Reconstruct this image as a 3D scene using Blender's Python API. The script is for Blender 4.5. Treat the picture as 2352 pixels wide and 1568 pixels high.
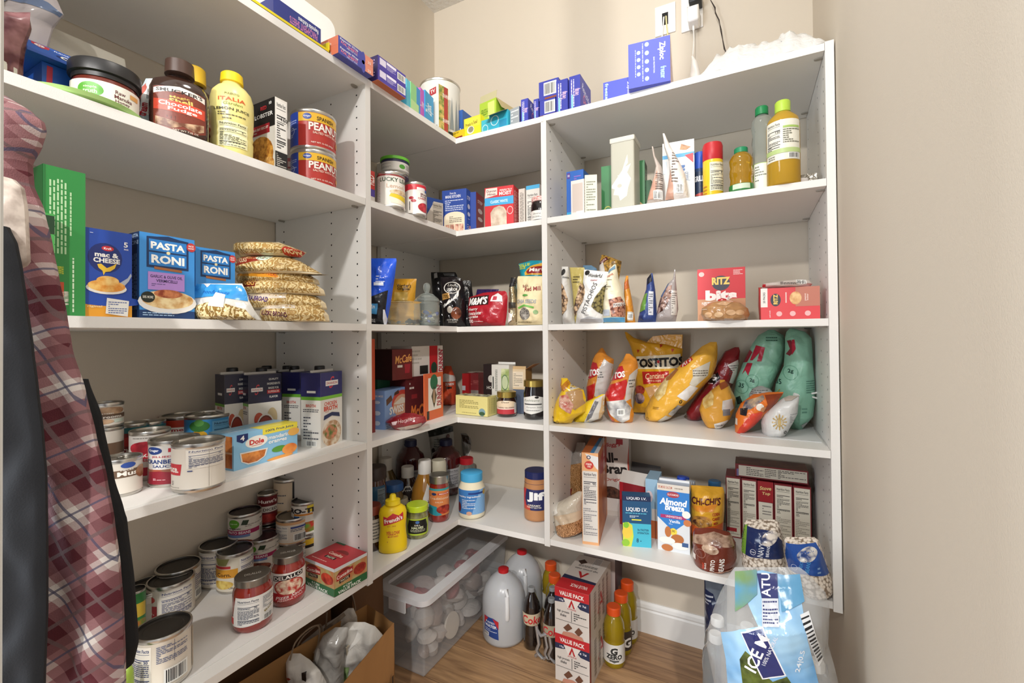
import bpy, bmesh, math, random
from mathutils import Vector, Matrix, noise
from mathutils.geometry import tessellate_polygon
for o in list(bpy.data.objects): bpy.data.objects.remove(o)
COL = bpy.context.scene.collection
SC = bpy.context.scene
# ------------------------------------------------------------------ camera
H = 1.130                                   # eye height above the pantry floor
FPX, CX, CY = 1028.16, 1176.0, 762.36       # focal length and principal point, in pixels of a 2352x1568 frame
yaw, pit, rol = math.radians(27.74), math.radians(0.56), math.radians(-0.49)
DV = Vector((-math.sin(yaw)*math.cos(pit), math.cos(yaw)*math.cos(pit), math.sin(pit)))
RT0 = Vector((math.cos(yaw), math.sin(yaw), 0)); UP0 = RT0.cross(DV)
RT = math.cos(rol)*RT0 + math.sin(rol)*UP0; UP = -math.sin(rol)*RT0 + math.cos(rol)*UP0
CAM = Vector((0, 0, H))
cd = bpy.data.cameras.new('camera'); cam = bpy.data.objects.new('camera', cd); COL.objects.link(cam)
cam.matrix_world = Matrix(((RT.x, UP.x, -DV.x, 0), (RT.y, UP.y, -DV.y, 0), (RT.z, UP.z, -DV.z, H), (0, 0, 0, 1)))
cd.sensor_width = 36; cd.lens = FPX/2352*36; cd.shift_y = (CY-784)/2352; cd.clip_start = 0.02
SC.camera = cam
# ------------------------------------------------------------------ light and exposure
SC.view_settings.view_transform = 'Standard'; SC.view_settings.look = 'None'
SC.view_settings.gamma = 1; SC.view_settings.use_curve_mapping = False
SC.view_settings.exposure = -0.14
w = bpy.data.worlds.new('room_air'); SC.world = w; w.use_nodes = True
w.node_tree.nodes['Background'].inputs[0].default_value = (0.93, 0.96, 1.0, 1)
w.node_tree.nodes['Background'].inputs[1].default_value = 0.62
def lamp(name, loc, tgt, size, power, col, shape='DISK'):
    l = bpy.data.lights.new(name, 'AREA'); l.shape = shape; l.size = size; l.energy = power; l.color = col
    o = bpy.data.objects.new(name, l); COL.objects.link(o); o.location = loc
    o.rotation_euler = (Vector(tgt)-Vector(loc)).to_track_quat('-Z', 'Y').to_euler(); return o
lamp('kitchen_ceiling_light', (0.75, -1.9, H+1.50), (-0.9, 1.2, H-0.1), 0.10, 66, (1.0, 0.97, 0.93))
lamp('kitchen_ceiling_light', (-0.35, -1.9, H+1.50), (-0.1, 1.7, H+0.3), 0.12, 42, (1.0, 0.97, 0.93))
lamp('overhead_bounce_fill', (-0.25, 0.45, H+1.56), (-0.5, 0.8, H-1), 0.30, 8, (1.0, 0.96, 0.9))  # added unseen fill, stands in for ceiling bounce on the shelf tops
lamp('cool_wall_fill', (-1.35, -1.1, H+.10), (.2, .5, H-.05), 1.1, 78, (0.86, 0.93, 1.0), 'SQUARE')  # added unseen area light, brightens the right wall with a cool daylight tone
# ------------------------------------------------------------------ materials
def lin(c): return c/12.92 if c <= 0.04045 else ((c+0.055)/1.055)**2.4
def rgb(h):
    if len(h) == 3: h = ''.join(c*2 for c in h)
    return tuple(lin(int(h[i:i+2], 16)/255) for i in (0, 2, 4))+(1,)
MC = {}
def mat(key, rough=.45, **k):
    """hex colour, or 'mix:hex:hex:scale' for mottled food and cloth prints"""
    kk = (key, rough, tuple(sorted(k.items())))
    if kk in MC: return MC[kk]
    m = bpy.data.materials.new(key.replace(':', '_')); m.use_nodes = True; nt = m.node_tree; N = nt.nodes; L = nt.links
    b = N['Principled BSDF']; b.inputs['Roughness'].default_value = rough
    if 'metal' in k: b.inputs['Metallic'].default_value = k['metal']
    if 'trans' in k: b.inputs['Transmission Weight'].default_value = k['trans']
    if 'alpha' in k: b.inputs['Alpha'].default_value = k['alpha']
    if 'coat' in k: b.inputs['Coat Weight'].default_value = k['coat']
    if 'sub' in k: b.inputs['Subsurface Weight'].default_value = k['sub']; b.inputs['Subsurface Radius'].default_value = (.01, .01, .008)
    if 'ior' in k: b.inputs['IOR'].default_value = k['ior']
    p = key.split(':')
    tc = N.new('ShaderNodeTexCoord')
    def bump(tex, s, d=.002):
        bp = N.new('ShaderNodeBump'); bp.inputs['Strength'].default_value = s; bp.inputs['Distance'].default_value = d
        L.new(tex, bp.inputs['Height']); L.new(bp.outputs[0], b.inputs['Normal'])
    if p[0] in ('mix', 'bean', 'noodle'):
        if p[0] == 'mix':
            t = N.new('ShaderNodeTexNoise'); t.inputs['Scale'].default_value = float(p[3]); t.inputs['Detail'].default_value = 3; f = t.outputs[0]
        elif p[0] == 'bean':
            t = N.new('ShaderNodeTexVoronoi'); t.inputs['Scale'].default_value = float(p[3]); f = t.outputs['Distance']
        else:
            t = N.new('ShaderNodeTexWave'); t.inputs['Scale'].default_value = float(p[3]); t.inputs['Distortion'].default_value = 14; t.inputs['Detail'].default_value = 3; t.inputs['Detail Scale'].default_value = 2.5; f = t.outputs['Fac']
        L.new(tc.outputs['Object'], t.inputs['Vector'])
        r = N.new('ShaderNodeValToRGB'); r.color_ramp.elements[0].position = .35 if p[0] != 'bean' else .25; r.color_ramp.elements[1].position = .62 if p[0] != 'bean' else .7
        if p[0] == 'bean': p[1], p[2] = p[2], p[1]; r.color_ramp.elements[0].position = .42; r.color_ramp.elements[1].position = .75
        r.color_ramp.elements[0].color = rgb(p[1]); r.color_ramp.elements[1].color = rgb(p[2])
        L.new(f, r.inputs[0]); L.new(r.outputs[0], b.inputs['Base Color'])
        if p[0] != 'mix': bump(f, -.8 if p[0] == 'bean' else .6, .003)
    else:
        b.inputs['Base Color'].default_value = rgb(p[0])
    if 'crinkle' in k:
        t = N.new('ShaderNodeTexNoise'); t.inputs['Scale'].default_value = k['crinkle']; t.inputs['Detail'].default_value = 2; t.inputs['Distortion'].default_value = 1.2
        L.new(tc.outputs['Object'], t.inputs['Vector']); bump(t.outputs[0], .6, .006)
    if 'grain' in k:
        t = N.new('ShaderNodeTexNoise'); t.inputs['Scale'].default_value = k['grain']; L.new(tc.outputs['Object'], t.inputs['Vector']); bump(t.outputs[0], .25, .001)
    MC[kk] = m; return m
# ------------------------------------------------------------------ mesh helpers
class G:
    def __init__(s): s.v = []; s.f = []; s.m = []; s.mats = []
    def mi(s, m):
        if isinstance(m, str): m = mat(m)
        if m not in s.mats: s.mats.append(m)
        return s.mats.index(m)
    def add(s, vs, fs, m):
        o = len(s.v); s.v += [tuple(v) for v in vs]; i = s.mi(m)
        for f in fs: s.f.append(tuple(o+j for j in f)); s.m.append(i)
    def box(s, a, b, m, top=None):
        x0, y0, z0 = a; x1, y1, z1 = b
        vs = [(x0, y0, z0), (x1, y0, z0), (x1, y1, z0), (x0, y1, z0), (x0, y0, z1), (x1, y0, z1), (x1, y1, z1), (x0, y1, z1)]
        s.add(vs, [(0, 1, 5, 4), (1, 2, 6, 5), (2, 3, 7, 6), (3, 0, 4, 7), (0, 3, 2, 1)], m); s.add(vs, [(4, 5, 6, 7)], top or m)
    def tube(s, pts, r, m, n=8):
        pts = [Vector(p) for p in pts]; vs = []; fs = []
        for i, p in enumerate(pts):
            t = (pts[min(i+1, len(pts)-1)]-pts[max(i-1, 0)]).normalized()
            a = t.cross(Vector((0, 0, 1)) if abs(t.z) < .9 else Vector((1, 0, 0))).normalized(); b = t.cross(a)
            for k in range(n):
                q = 2*math.pi*k/n; vs.append(p+r*(math.cos(q)*a+math.sin(q)*b))
            if i:
                for k in range(n): fs.append(((i-1)*n+k, (i-1)*n+(k+1) % n, i*n+(k+1) % n, i*n+k))
        fs.append(tuple(range(n))); fs.append(tuple((len(pts)-1)*n+k for k in reversed(range(n))))
        s.add(vs, fs, m)
    def lathe(s, prof, m, n=40, sx=1, sy=1, c=(0, 0, 0), cap=True):
        """prof: (radius, z[, material of the band that starts here])"""
        for i in range(len(prof)-1):
            r0, z0 = prof[i][:2]; r1, z1 = prof[i+1][:2]; mm = prof[i][2] if len(prof[i]) > 2 and prof[i][2] else m
            if i == 0: base = len(s.v); s.v += [(c[0]+sx*r0*math.cos(2*math.pi*k/n), c[1]+sy*r0*math.sin(2*math.pi*k/n), c[2]+z0) for k in range(n)]
            s.v += [(c[0]+sx*r1*math.cos(2*math.pi*k/n), c[1]+sy*r1*math.sin(2*math.pi*k/n), c[2]+z1) for k in range(n)]
            a = base+i*n; b = a+n; j = s.mi(mm)
            for k in range(n): s.f.append((a+k, a+(k+1) % n, b+(k+1) % n, b+k)); s.m.append(j)
        if cap:
            s.f.append(tuple(base+k for k in reversed(range(n)))); s.m.append(s.mi(m))
            a = base+(len(prof)-1)*n; s.f.append(tuple(a+k for k in range(n))); s.m.append(s.mi(prof[-1][2] if len(prof[-1]) > 2 and prof[-1][2] else m))
    def build(s, name, parent=None, loc=None, rz=0, bev=0, smooth=True, ang=35, rot=None):
        me = bpy.data.meshes.new(name); me.from_pydata(s.v, [], s.f)
        for m in s.mats: me.materials.append(m)
        me.polygons.foreach_set('material_index', s.m); me.update()
        if smooth:
            me.polygons.foreach_set('use_smooth', [True]*len(me.polygons)); me.set_sharp_from_angle(angle=math.radians(ang))
        o = bpy.data.objects.new(name, me); COL.objects.link(o)
        if parent: o.parent = parent
        if loc is not None: o.location = loc
        o.rotation_euler = rot if rot else (0, 0, rz)
        if bev:
            b = o.modifiers.new('bevel', 'BEVEL'); b.width = bev; b.segments = 2; b.limit_method = 'ANGLE'
        return o
def tag(o, label, cat, group=None, kind=None):
    o['label'] = label; o['category'] = cat
    if group: o['group'] = group
    if kind: o['kind'] = kind
    return o
def struct(o): o['kind'] = 'structure'; return o
def empty(name, loc=(0, 0, 0), rz=0):
    o = bpy.data.objects.new(name, None); COL.objects.link(o); o.location = loc; o.rotation_euler = (0, 0, rz); o.empty_display_size = .05; return o
# ------------------------------------------------------------------ measuring: a sight line through a point of the photograph
def ray(u, v): return DV + RT*((u-CX)/FPX) + UP*((CY-v)/FPX)
def onz(u, v, z): r = ray(u, v); return CAM + r*((z-H)/r.z)
def onx(u, v, x): r = ray(u, v); return CAM + r*(x/r.x)
def ony(u, v, y): r = ray(u, v); return CAM + r*(y/r.y)
def proj(P):
    q = P-CAM; z = q.dot(DV); return CX+FPX*q.dot(RT)/z, CY-FPX*q.dot(UP)/z
def depth(P): return (Vector(P)-CAM).dot(DV)
def reach(P, a, u):
    """how far from P along heading a (degrees) until the sight line of column u is met"""
    e = Vector((math.cos(math.radians(a)), math.sin(math.radians(a)), 0)); q = P-CAM; n = RT-DV*((u-CX)/FPX)
    return -q.dot(n)/e.dot(n)
def height(P, v):
    """height above P of the point seen at row v"""
    q = P-CAM; n = UP-DV*((CY-v)/FPX); return -q.dot(n)/Vector((0, 0, 1)).dot(n)
def px(u, z, x):
    v = CY
    for _ in range(4): P = onx(u, v, x); P.z = z; v = proj(P)[1]
    return P
def py(u, z, y):
    v = CY
    for _ in range(4): P = ony(u, v, y); P.z = z; v = proj(P)[1]
    return P
# ------------------------------------------------------------------ print on surfaces
TX = {}
def glyphs(txt, bold=.0, shear=0.):
    k = (txt, bold, shear)
    if k in TX: return TX[k]
    c = bpy.data.curves.new('t', 'FONT'); c.body = txt; c.size = 1; c.resolution_u = 2; c.offset = bold; c.align_x = 'LEFT'; c.shear = shear; c.space_line = .9
    if '\n' in txt: c.align_x = 'CENTER'
    o = bpy.data.objects.new('t', c); COL.objects.link(o)
    me = o.to_mesh(); me.calc_loop_triangles()
    vs = [(v.co.x, v.co.y) for v in me.vertices]; fs = [tuple(t.vertices) for t in me.loop_triangles]
    o.to_mesh_clear(); bpy.data.objects.remove(o); bpy.data.curves.remove(c)
    if not vs: vs = [(0, 0), (1, 0), (1, 1)]; fs = []
    x0 = min(v[0] for v in vs); x1 = max(v[0] for v in vs); y0 = min(v[1] for v in vs); y1 = max(v[1] for v in vs)
    vs = [((x-(x0+x1)/2), (y-(y0+y1)/2)) for x, y in vs]
    TX[k] = (vs, fs, x1-x0, y1-y0); return TX[k]
def prims(items, px=False):
    """label items -> (2-D verts, faces, colour). Coordinates 0..1 of the face (y up); px=True: photo rows, y down"""
    out = []
    sg = -1 if px else 1
    for it in items:
        k = it[0]
        if k == 'r':
            x0, y0, x1, y1, c = it[1:6]; out.append(([(x0, y0), (x1, y0), (x1, y1), (x0, y1)], [(0, 1, 2, 3)], c))
        elif k == 'e':
            x, y, rx, ry, c = it[1:6]; a = math.radians(it[6]) if len(it) > 6 else 0; n = 20; vs = []
            for i in range(n):
                p, q = rx*math.cos(2*math.pi*i/n), ry*math.sin(2*math.pi*i/n)
                vs.append((x+p*math.cos(a)-q*math.sin(a), y+p*math.sin(a)+q*math.cos(a)))
            out.append((vs+[(x, y)], [(i, (i+1) % n, n) for i in range(n)], c))
        elif k == 'o':                       # ring
            x, y, rx, ry, th, c = it[1:7]; n = 24; vs = []
            for i in range(n):
                cs, sn = math.cos(2*math.pi*i/n), math.sin(2*math.pi*i/n); vs += [(x+rx*cs, y+ry*sn), (x+rx*(1-th)*cs, y+ry*(1-th)*sn)]
            out.append((vs, [(2*i, 2*((i+1) % n), 2*((i+1) % n)+1, 2*i+1) for i in range(n)], c))
        elif k == 'p':
            pts = it[1]; tr = tessellate_polygon([[Vector((a, b, 0)) for a, b in pts]]); out.append((list(pts), [tuple(t) for t in tr], it[2]))
        elif k == 't':                       # x, y, height, text, colour, width, turn, bold, shear
            x, y, h, s, c = it[1:6]; w_ = it[6] if len(it) > 6 else None; a = math.radians(it[7]) if len(it) > 7 else 0
            vs, fs, tw, th = glyphs(s, it[8] if len(it) > 8 else .015, it[9] if len(it) > 9 else 0.)
            ky = h/th; kx = (w_/tw) if w_ else None
            out.append(('T', x, y, vs, fs, kx, ky, a, c))
        elif k == 'l':                       # rows of small print
            x0, y0, x1, y1, n, c = it[1:7]; rr = random.Random(int(x0*977+y0*131+n)); vs = []; fs = []
            for i in range(n):
                yy = y0+(y1-y0)*(i+.5)/n; hh = abs(y1-y0)/n*.22; x = x0
                while x < x1-.02*(x1-x0):
                    wd = (x1-x0)*rr.uniform(.06, .17); e = min(x+wd, x1); o = len(vs)
                    vs += [(x, yy-hh), (e, yy-hh), (e, yy+hh), (x, yy+hh)]; fs.append((o, o+1, o+2, o+3)); x = e+(x1-x0)*.025
                    if rr.random() < .12: break
            out.append((vs, fs, c))
        elif k == 'lv':                      # the same, running up the face
            x0, y0, x1, y1, n, c = it[1:7]; rr = random.Random(int(x0*977+y0*131+n)); vs = []; fs = []
            for i in range(n):
                xx = x0+(x1-x0)*(i+.5)/n; hh = abs(x1-x0)/n*.24; y = y0
                while y < y1-.02*(y1-y0):
                    e = min(y+(y1-y0)*rr.uniform(.04, .12), y1); o = len(vs)
                    vs += [(xx-hh, y), (xx+hh, y), (xx+hh, e), (xx-hh, e)]; fs.append((o, o+1, o+2, o+3)); y = e+(y1-y0)*.018
            out.append((vs, fs, c))
        elif k == 'b':                       # barcode
            x0, y0, x1, y1 = it[1:5]; out.append(([(x0, y0), (x1, y0), (x1, y1), (x0, y1)], [(0, 1, 2, 3)], 'f2f2ee')); vs = []; fs = []
            rr = random.Random(5); x = x0+.08*(x1-x0)
            while x < x1-.1*(x1-x0):
                e = x+(x1-x0)*rr.choice((.015, .03, .045)); o = len(vs); ya = y0+.1*(y1-y0); yb = y1-.1*(y1-y0)
                vs += [(x, ya), (e, ya), (e, yb), (x, yb)]; fs.append((o, o+1, o+2, o+3)); x = e+(x1-x0)*rr.choice((.02, .035))
            out.append((vs, fs, '222226'))
        elif k == 'n':                       # nutrition panel x0,y0(bottom),x1,y1(top)
            x0, y0, x1, y1 = it[1:5]; c = it[5] if len(it) > 5 else '23252e'; g_ = it[6] if len(it) > 6 else 'ecebe6'
            H_ = y1-y0; W_ = x1-x0
            out.append(([(x0, y0), (x1, y0), (x1, y1), (x0, y1)], [(0, 1, 2, 3)], g_))
            sub = [('t', x0+W_*.5, y1-.09*H_, abs(H_)*.085, 'Nutrition Facts', c, abs(W_)*.86, 0, .02)]
            for i, f in enumerate((.17, .30, .42, .80)): sub.append(('r', x0+.06*W_, y1-(f+(.022 if i in (1, 3) else .01))*H_, x1-.06*W_, y1-f*H_, c))
            sub.append(('l', x0+.07*W_, y0+.61*H_, x0+.6*W_, y0+.67*H_, 1, c)); sub.append(('t', x0+.8*W_, y0+.64*H_, abs(H_)*.075, it[7] if len(it) > 7 else '110', c))
            sub.append(('l', x0+.07*W_, y0+.23*H_, x1-.07*W_, y0+.56*H_, 7, c)); sub.append(('l', x0+.07*W_, y0+.03*H_, x1-.07*W_, y0+.18*H_, 3, c))
            out += prims(sub, px)
    return out
def paint(g, items, fn, W=1., Ht=1., maxlen=None, px=False, eps=.00006, base=2, rough=.42):
    """fn(x, y, off) -> local point; x,y in the item's own units"""
    lay = base
    for pr in prims(items, px):
        if pr[0] == 'T':
            _, x, y, vs, fs, kx, ky, a, c = pr
            # letters keep their shape on the real surface: unit conversion through W and Ht
            kyr = ky*Ht; kxr = (kx*W) if kx else kyr
            sgn = -1 if px else 1; pts = []
            for p, q in vs:
                p *= kxr; q *= kyr; X = p*math.cos(a)-q*math.sin(a); Y = p*math.sin(a)+q*math.cos(a); pts.append((x+X/W, y+sgn*Y/Ht))
        else: pts, fs, c = pr
        lay += 1; tris = [list(f) for f in fs]; pts = list(pts)
        if maxlen:
            done = []; st = []
            for f in tris:
                for i in range(1, len(f)-1): st.append((f[0], f[i], f[i+1]))
            while st:
                t = st.pop(); L = [((pts[t[i]][0]-pts[t[(i+1) % 3]][0])*W)**2+((pts[t[i]][1]-pts[t[(i+1) % 3]][1])*Ht)**2 for i in range(3)]; i = L.index(max(L))
                if L[i] <= maxlen**2: done.append(t); continue
                a_, b_, c_ = t[i], t[(i+1) % 3], t[(i+2) % 3]; pts.append(((pts[a_][0]+pts[b_][0])/2, (pts[a_][1]+pts[b_][1])/2)); m_ = len(pts)-1
                st += [(a_, m_, c_), (m_, b_, c_)]
            tris = done
        mm = c if not isinstance(c, str) else mat(c, rough)
        g.add([fn(p, q, eps*lay) for p, q in pts], tris, mm)
# ------------------------------------------------------------------ cartons
def box_faces(g, w, d, h, faces, rough=.42):
    fm = {'F': (lambda x, y, o: (x*w-w/2, -d/2-o, y*h), w, h), 'R': (lambda x, y, o: (w/2+o, x*d-d/2, y*h), d, h),
          'L': (lambda x, y, o: (-w/2-o, d/2-x*d, y*h), d, h), 'T': (lambda x, y, o: (x*w-w/2, y*d-d/2, h+o), w, d),
          'U': (lambda x, y, o: (x*w-w/2, d/2-y*d, -o), w, d)}
    for k, its in faces.items():
        if k in fm: paint(g, its, fm[k][0], fm[k][1], fm[k][2], rough=rough)
def carton(name, label, cat, M, aL, uL, d, vt, col, faces={}, h=None, wd=None, grp=None, top=None, side=None, flaps=None, rough=.42, tilt=0, bev=.0008):
    """M nearest lower corner; the front runs from M along heading aL to column uL; the depth d (or column uR as str) runs at aL-90"""
    w_ = wd if wd else reach(M, aL, uL)
    aR = aL-90
    if isinstance(d, str): d = reach(M, aR, float(d))
    if h is None: h = height(M, vt)
    e = Vector((math.cos(math.radians(aL)), math.sin(math.radians(aL)), 0)); f = Vector((math.cos(math.radians(aR)), math.sin(math.radians(aR)), 0))
    c = M+e*w_/2+f*d/2
    g = G(); g.box((-w_/2, -d/2, 0), (w_/2, d/2, h), mat(col, rough), mat(top, rough) if top else None)
    if side: g.add([(w_/2+.0001, -d/2, 0), (w_/2+.0001, d/2, 0), (w_/2+.0001, d/2, h), (w_/2+.0001, -d/2, h)], [(0, 1, 2, 3)], mat(side, rough))
    box_faces(g, w_, d, h, faces, rough)
    o = g.build(name, None, c, math.radians(aL+180), smooth=False)
    if tilt: o.rotation_euler = (math.radians(tilt), 0, math.radians(aL+180))
    tag(o, label, cat, grp)
    if flaps:
        for (side_, ang, ln, fc) in flaps:
            q = G(); t = .0006
            L_ = w_ if side_ in 'FB' else d
            q.box((-L_/2, 0, 0), (L_/2, t, ln), mat(fc, .6)); a = math.radians(ang)
            if side_ == 'F': q.build('flap', o, (0, -d/2, h), rot=(a, 0, 0), smooth=False)
            if side_ == 'B': q.build('flap', o, (0, d/2, h), rot=(-a, 0, 0), smooth=False)
            if side_ == 'R': q.build('flap', o, (w_/2, 0, h), rot=(a, 0, math.pi/2), smooth=False)
            if side_ == 'L': q.build('flap', o, (-w_/2, 0, h), rot=(a, 0, -math.pi/2), smooth=False)
    o['dims'] = (w_, d, h)
    return o
# ------------------------------------------------------------------ round things
def spot(u, wpx, z, vb=None, x=None, y=None):
    """centre and radius of a round thing standing at height z: width wpx, lowest visible row vb, or centre on plane x / y"""
    if vb is not None:
        P = onz(u, vb, z); D_ = depth(P); r = wpx/2*D_/FPX; r = wpx/2*(D_+r)/FPX
        q = (P-CAM); q.z = 0; q.normalize(); return P+q*r, r
    P = px(u, z, x) if x is not None else py(u, z, y)
    return P, wpx/2*depth(P)/FPX
def face_cam(P):
    q = CAM-P; return math.atan2(q.y, q.x)+math.pi/2     # rotation that turns local -Y to the camera
def wrap(prof, sx=1, sy=1, c=(0, 0, 0)):
    zs = [(p[1], p[0]) for p in prof]
    def rad(z):
        for i in range(len(zs)-1):
            a, b = zs[i], zs[i+1]
            if min(a[0], b[0]) <= z <= max(a[0], b[0]) and abs(b[0]-a[0]) > 1e-9: return a[1]+(b[1]-a[1])*(z-a[0])/(b[0]-a[0])
        return zs[0][1]
    return rad
def band(g, prof, z0, z1, th0, th1, items, sx=1, sy=1, bg=None, rough=.4, base=1):
    """label on a lathe: angles in degrees, 0 faces the camera, positive to the right"""
    rad = wrap(prof); R = max(p[0] for p in prof); W_ = math.radians(th1-th0)*R*max(sx, sy)*.9
    def fn(x, y, o):
        t = math.radians(th0+(th1-th0)*x)-math.pi/2; z = z0+(z1-z0)*y; r = rad(z)
        ca, sa = math.cos(t), math.sin(t); k = 1+o/r if r > 0 else 1
        return (sx*r*ca*k, sy*r*sa*k, z)
    its = ([('r', 0, 0, 1, 1, bg)] if bg else [])+items
    paint(g, its, fn, W_, z1-z0, maxlen=max(R*.13, .0035), eps=.00008, rough=rough, base=base+2)
def keep_in(P, r, h):
    k = 1.
    xl = WL+r+.006
    if P.x < xl: k = min(k, xl/P.x)
    if P.y > WB-r-.006: k = min(k, (WB-r-.006)/P.y)
    return (P, r, h) if k == 1. else (Vector((P.x*k, P.y*k, P.z)), r*k, h*k)
def can(label, P, r, h, body, items=(), th=(-85, 85), lid='8d8a84', grp=None, paper=None, turn=0, name='food_can', tab=False, cat='can', rib=0, lidm=None, zr=(.04, .96)):
    P, r, h = keep_in(P, r, h)
    g = G(); mt = mat('c9c6c0', .28, metal=1.); lm = lidm or mat(lid, .3, metal=.9)
    b = body if not isinstance(body, str) else mat(body, .38)
    e = min(.004, r*.1)
    prof = [(r*.94, 0, mt), (r, e, mt), (r, 2*e, b)]
    prof += [(r*.985, 2*e+.001, b), (r*.985, h-2*e-.001, mt), (r, h-2*e, mt), (r*1.01, h-e*.6, mt), (r*.99, h, mt), (r*.93, h-.0005, lm), (r*.91, h-.004, lm), (r*.7, h-.0038, lm), (r*.68, h-.0045, lm), (r*.02, h-.0045, lm)]
    g.lathe(prof, mt, 44)
    R2 = [(r*.985, 0), (r*.985, h)]
    band(g, R2, h*zr[0]+2*e*.5, h*zr[1]-e, th[0], th[1], list(items))
    o = g.build(name, None, P, face_cam(P)+math.radians(turn)); tag(o, label, cat, grp)
    if tab:
        q = G(); q.lathe([(r*.16, 0), (r*.2, .001), (r*.2, .002), (r*.16, .003)], mt, 16, sy=.6); q.box((-r*.06, -r*.05, 0), (r*.06, r*.32, .002), mt); q.build('pull_tab', o, (0, r*.35, h-.0042))
    return o
def bottle(name, label, cat, P, prof, body, capprof, capcol, labels=(), sx=1, sy=1, turn=0, grp=None, extra=None, capn='cap', caprough=.4, ridges=True, fill=None):
    """prof and capprof in metres from the base; labels: (z0, z1, th0, th1, bg, items)"""
    g = G(); b = body if not isinstance(body, str) else mat(body, .25)
    g.lathe(prof, b, 44, sx, sy)
    o = g.build(name, None, P, face_cam(P)+math.radians(turn), ang=50); tag(o, label, cat, grp)
    if labels:
        for (z0, z1, t0, t1, bg, its) in labels:
            band(g2 := G(), [(p[0]*1.004+.0003, p[1]) for p in prof], z0, z1, t0, t1, list(its), sx, sy, bg)
            g2.build('label', o)
    if fill:
        q = G(); fc, fz = fill; rr = wrap(prof); zz = [p[1] for p in prof if p[1] < fz]
        q.lathe([(max(rr(max(z, .001))-.002, .002), max(z, .0015)) for z in zz]+[(max(rr(fz)-.002, .002), fz)], fc, 36, sx, sy); q.build('contents', o, ang=50)
    if capprof:
        q = G(); cm = capcol if not isinstance(capcol, str) else mat(capcol, caprough)
        q.lathe(capprof, cm, 44 if not ridges else 44)
        if ridges:
            r0 = max(p[0] for p in capprof); za = capprof[0][1]; zb = capprof[-1][1]
            for i in range(0, 44):
                a = 2*math.pi*i/44; q.box((0, 0, 0), (0, 0, 0), cm) if False else None
        q.build(capn, o, ang=40)
    return o
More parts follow.
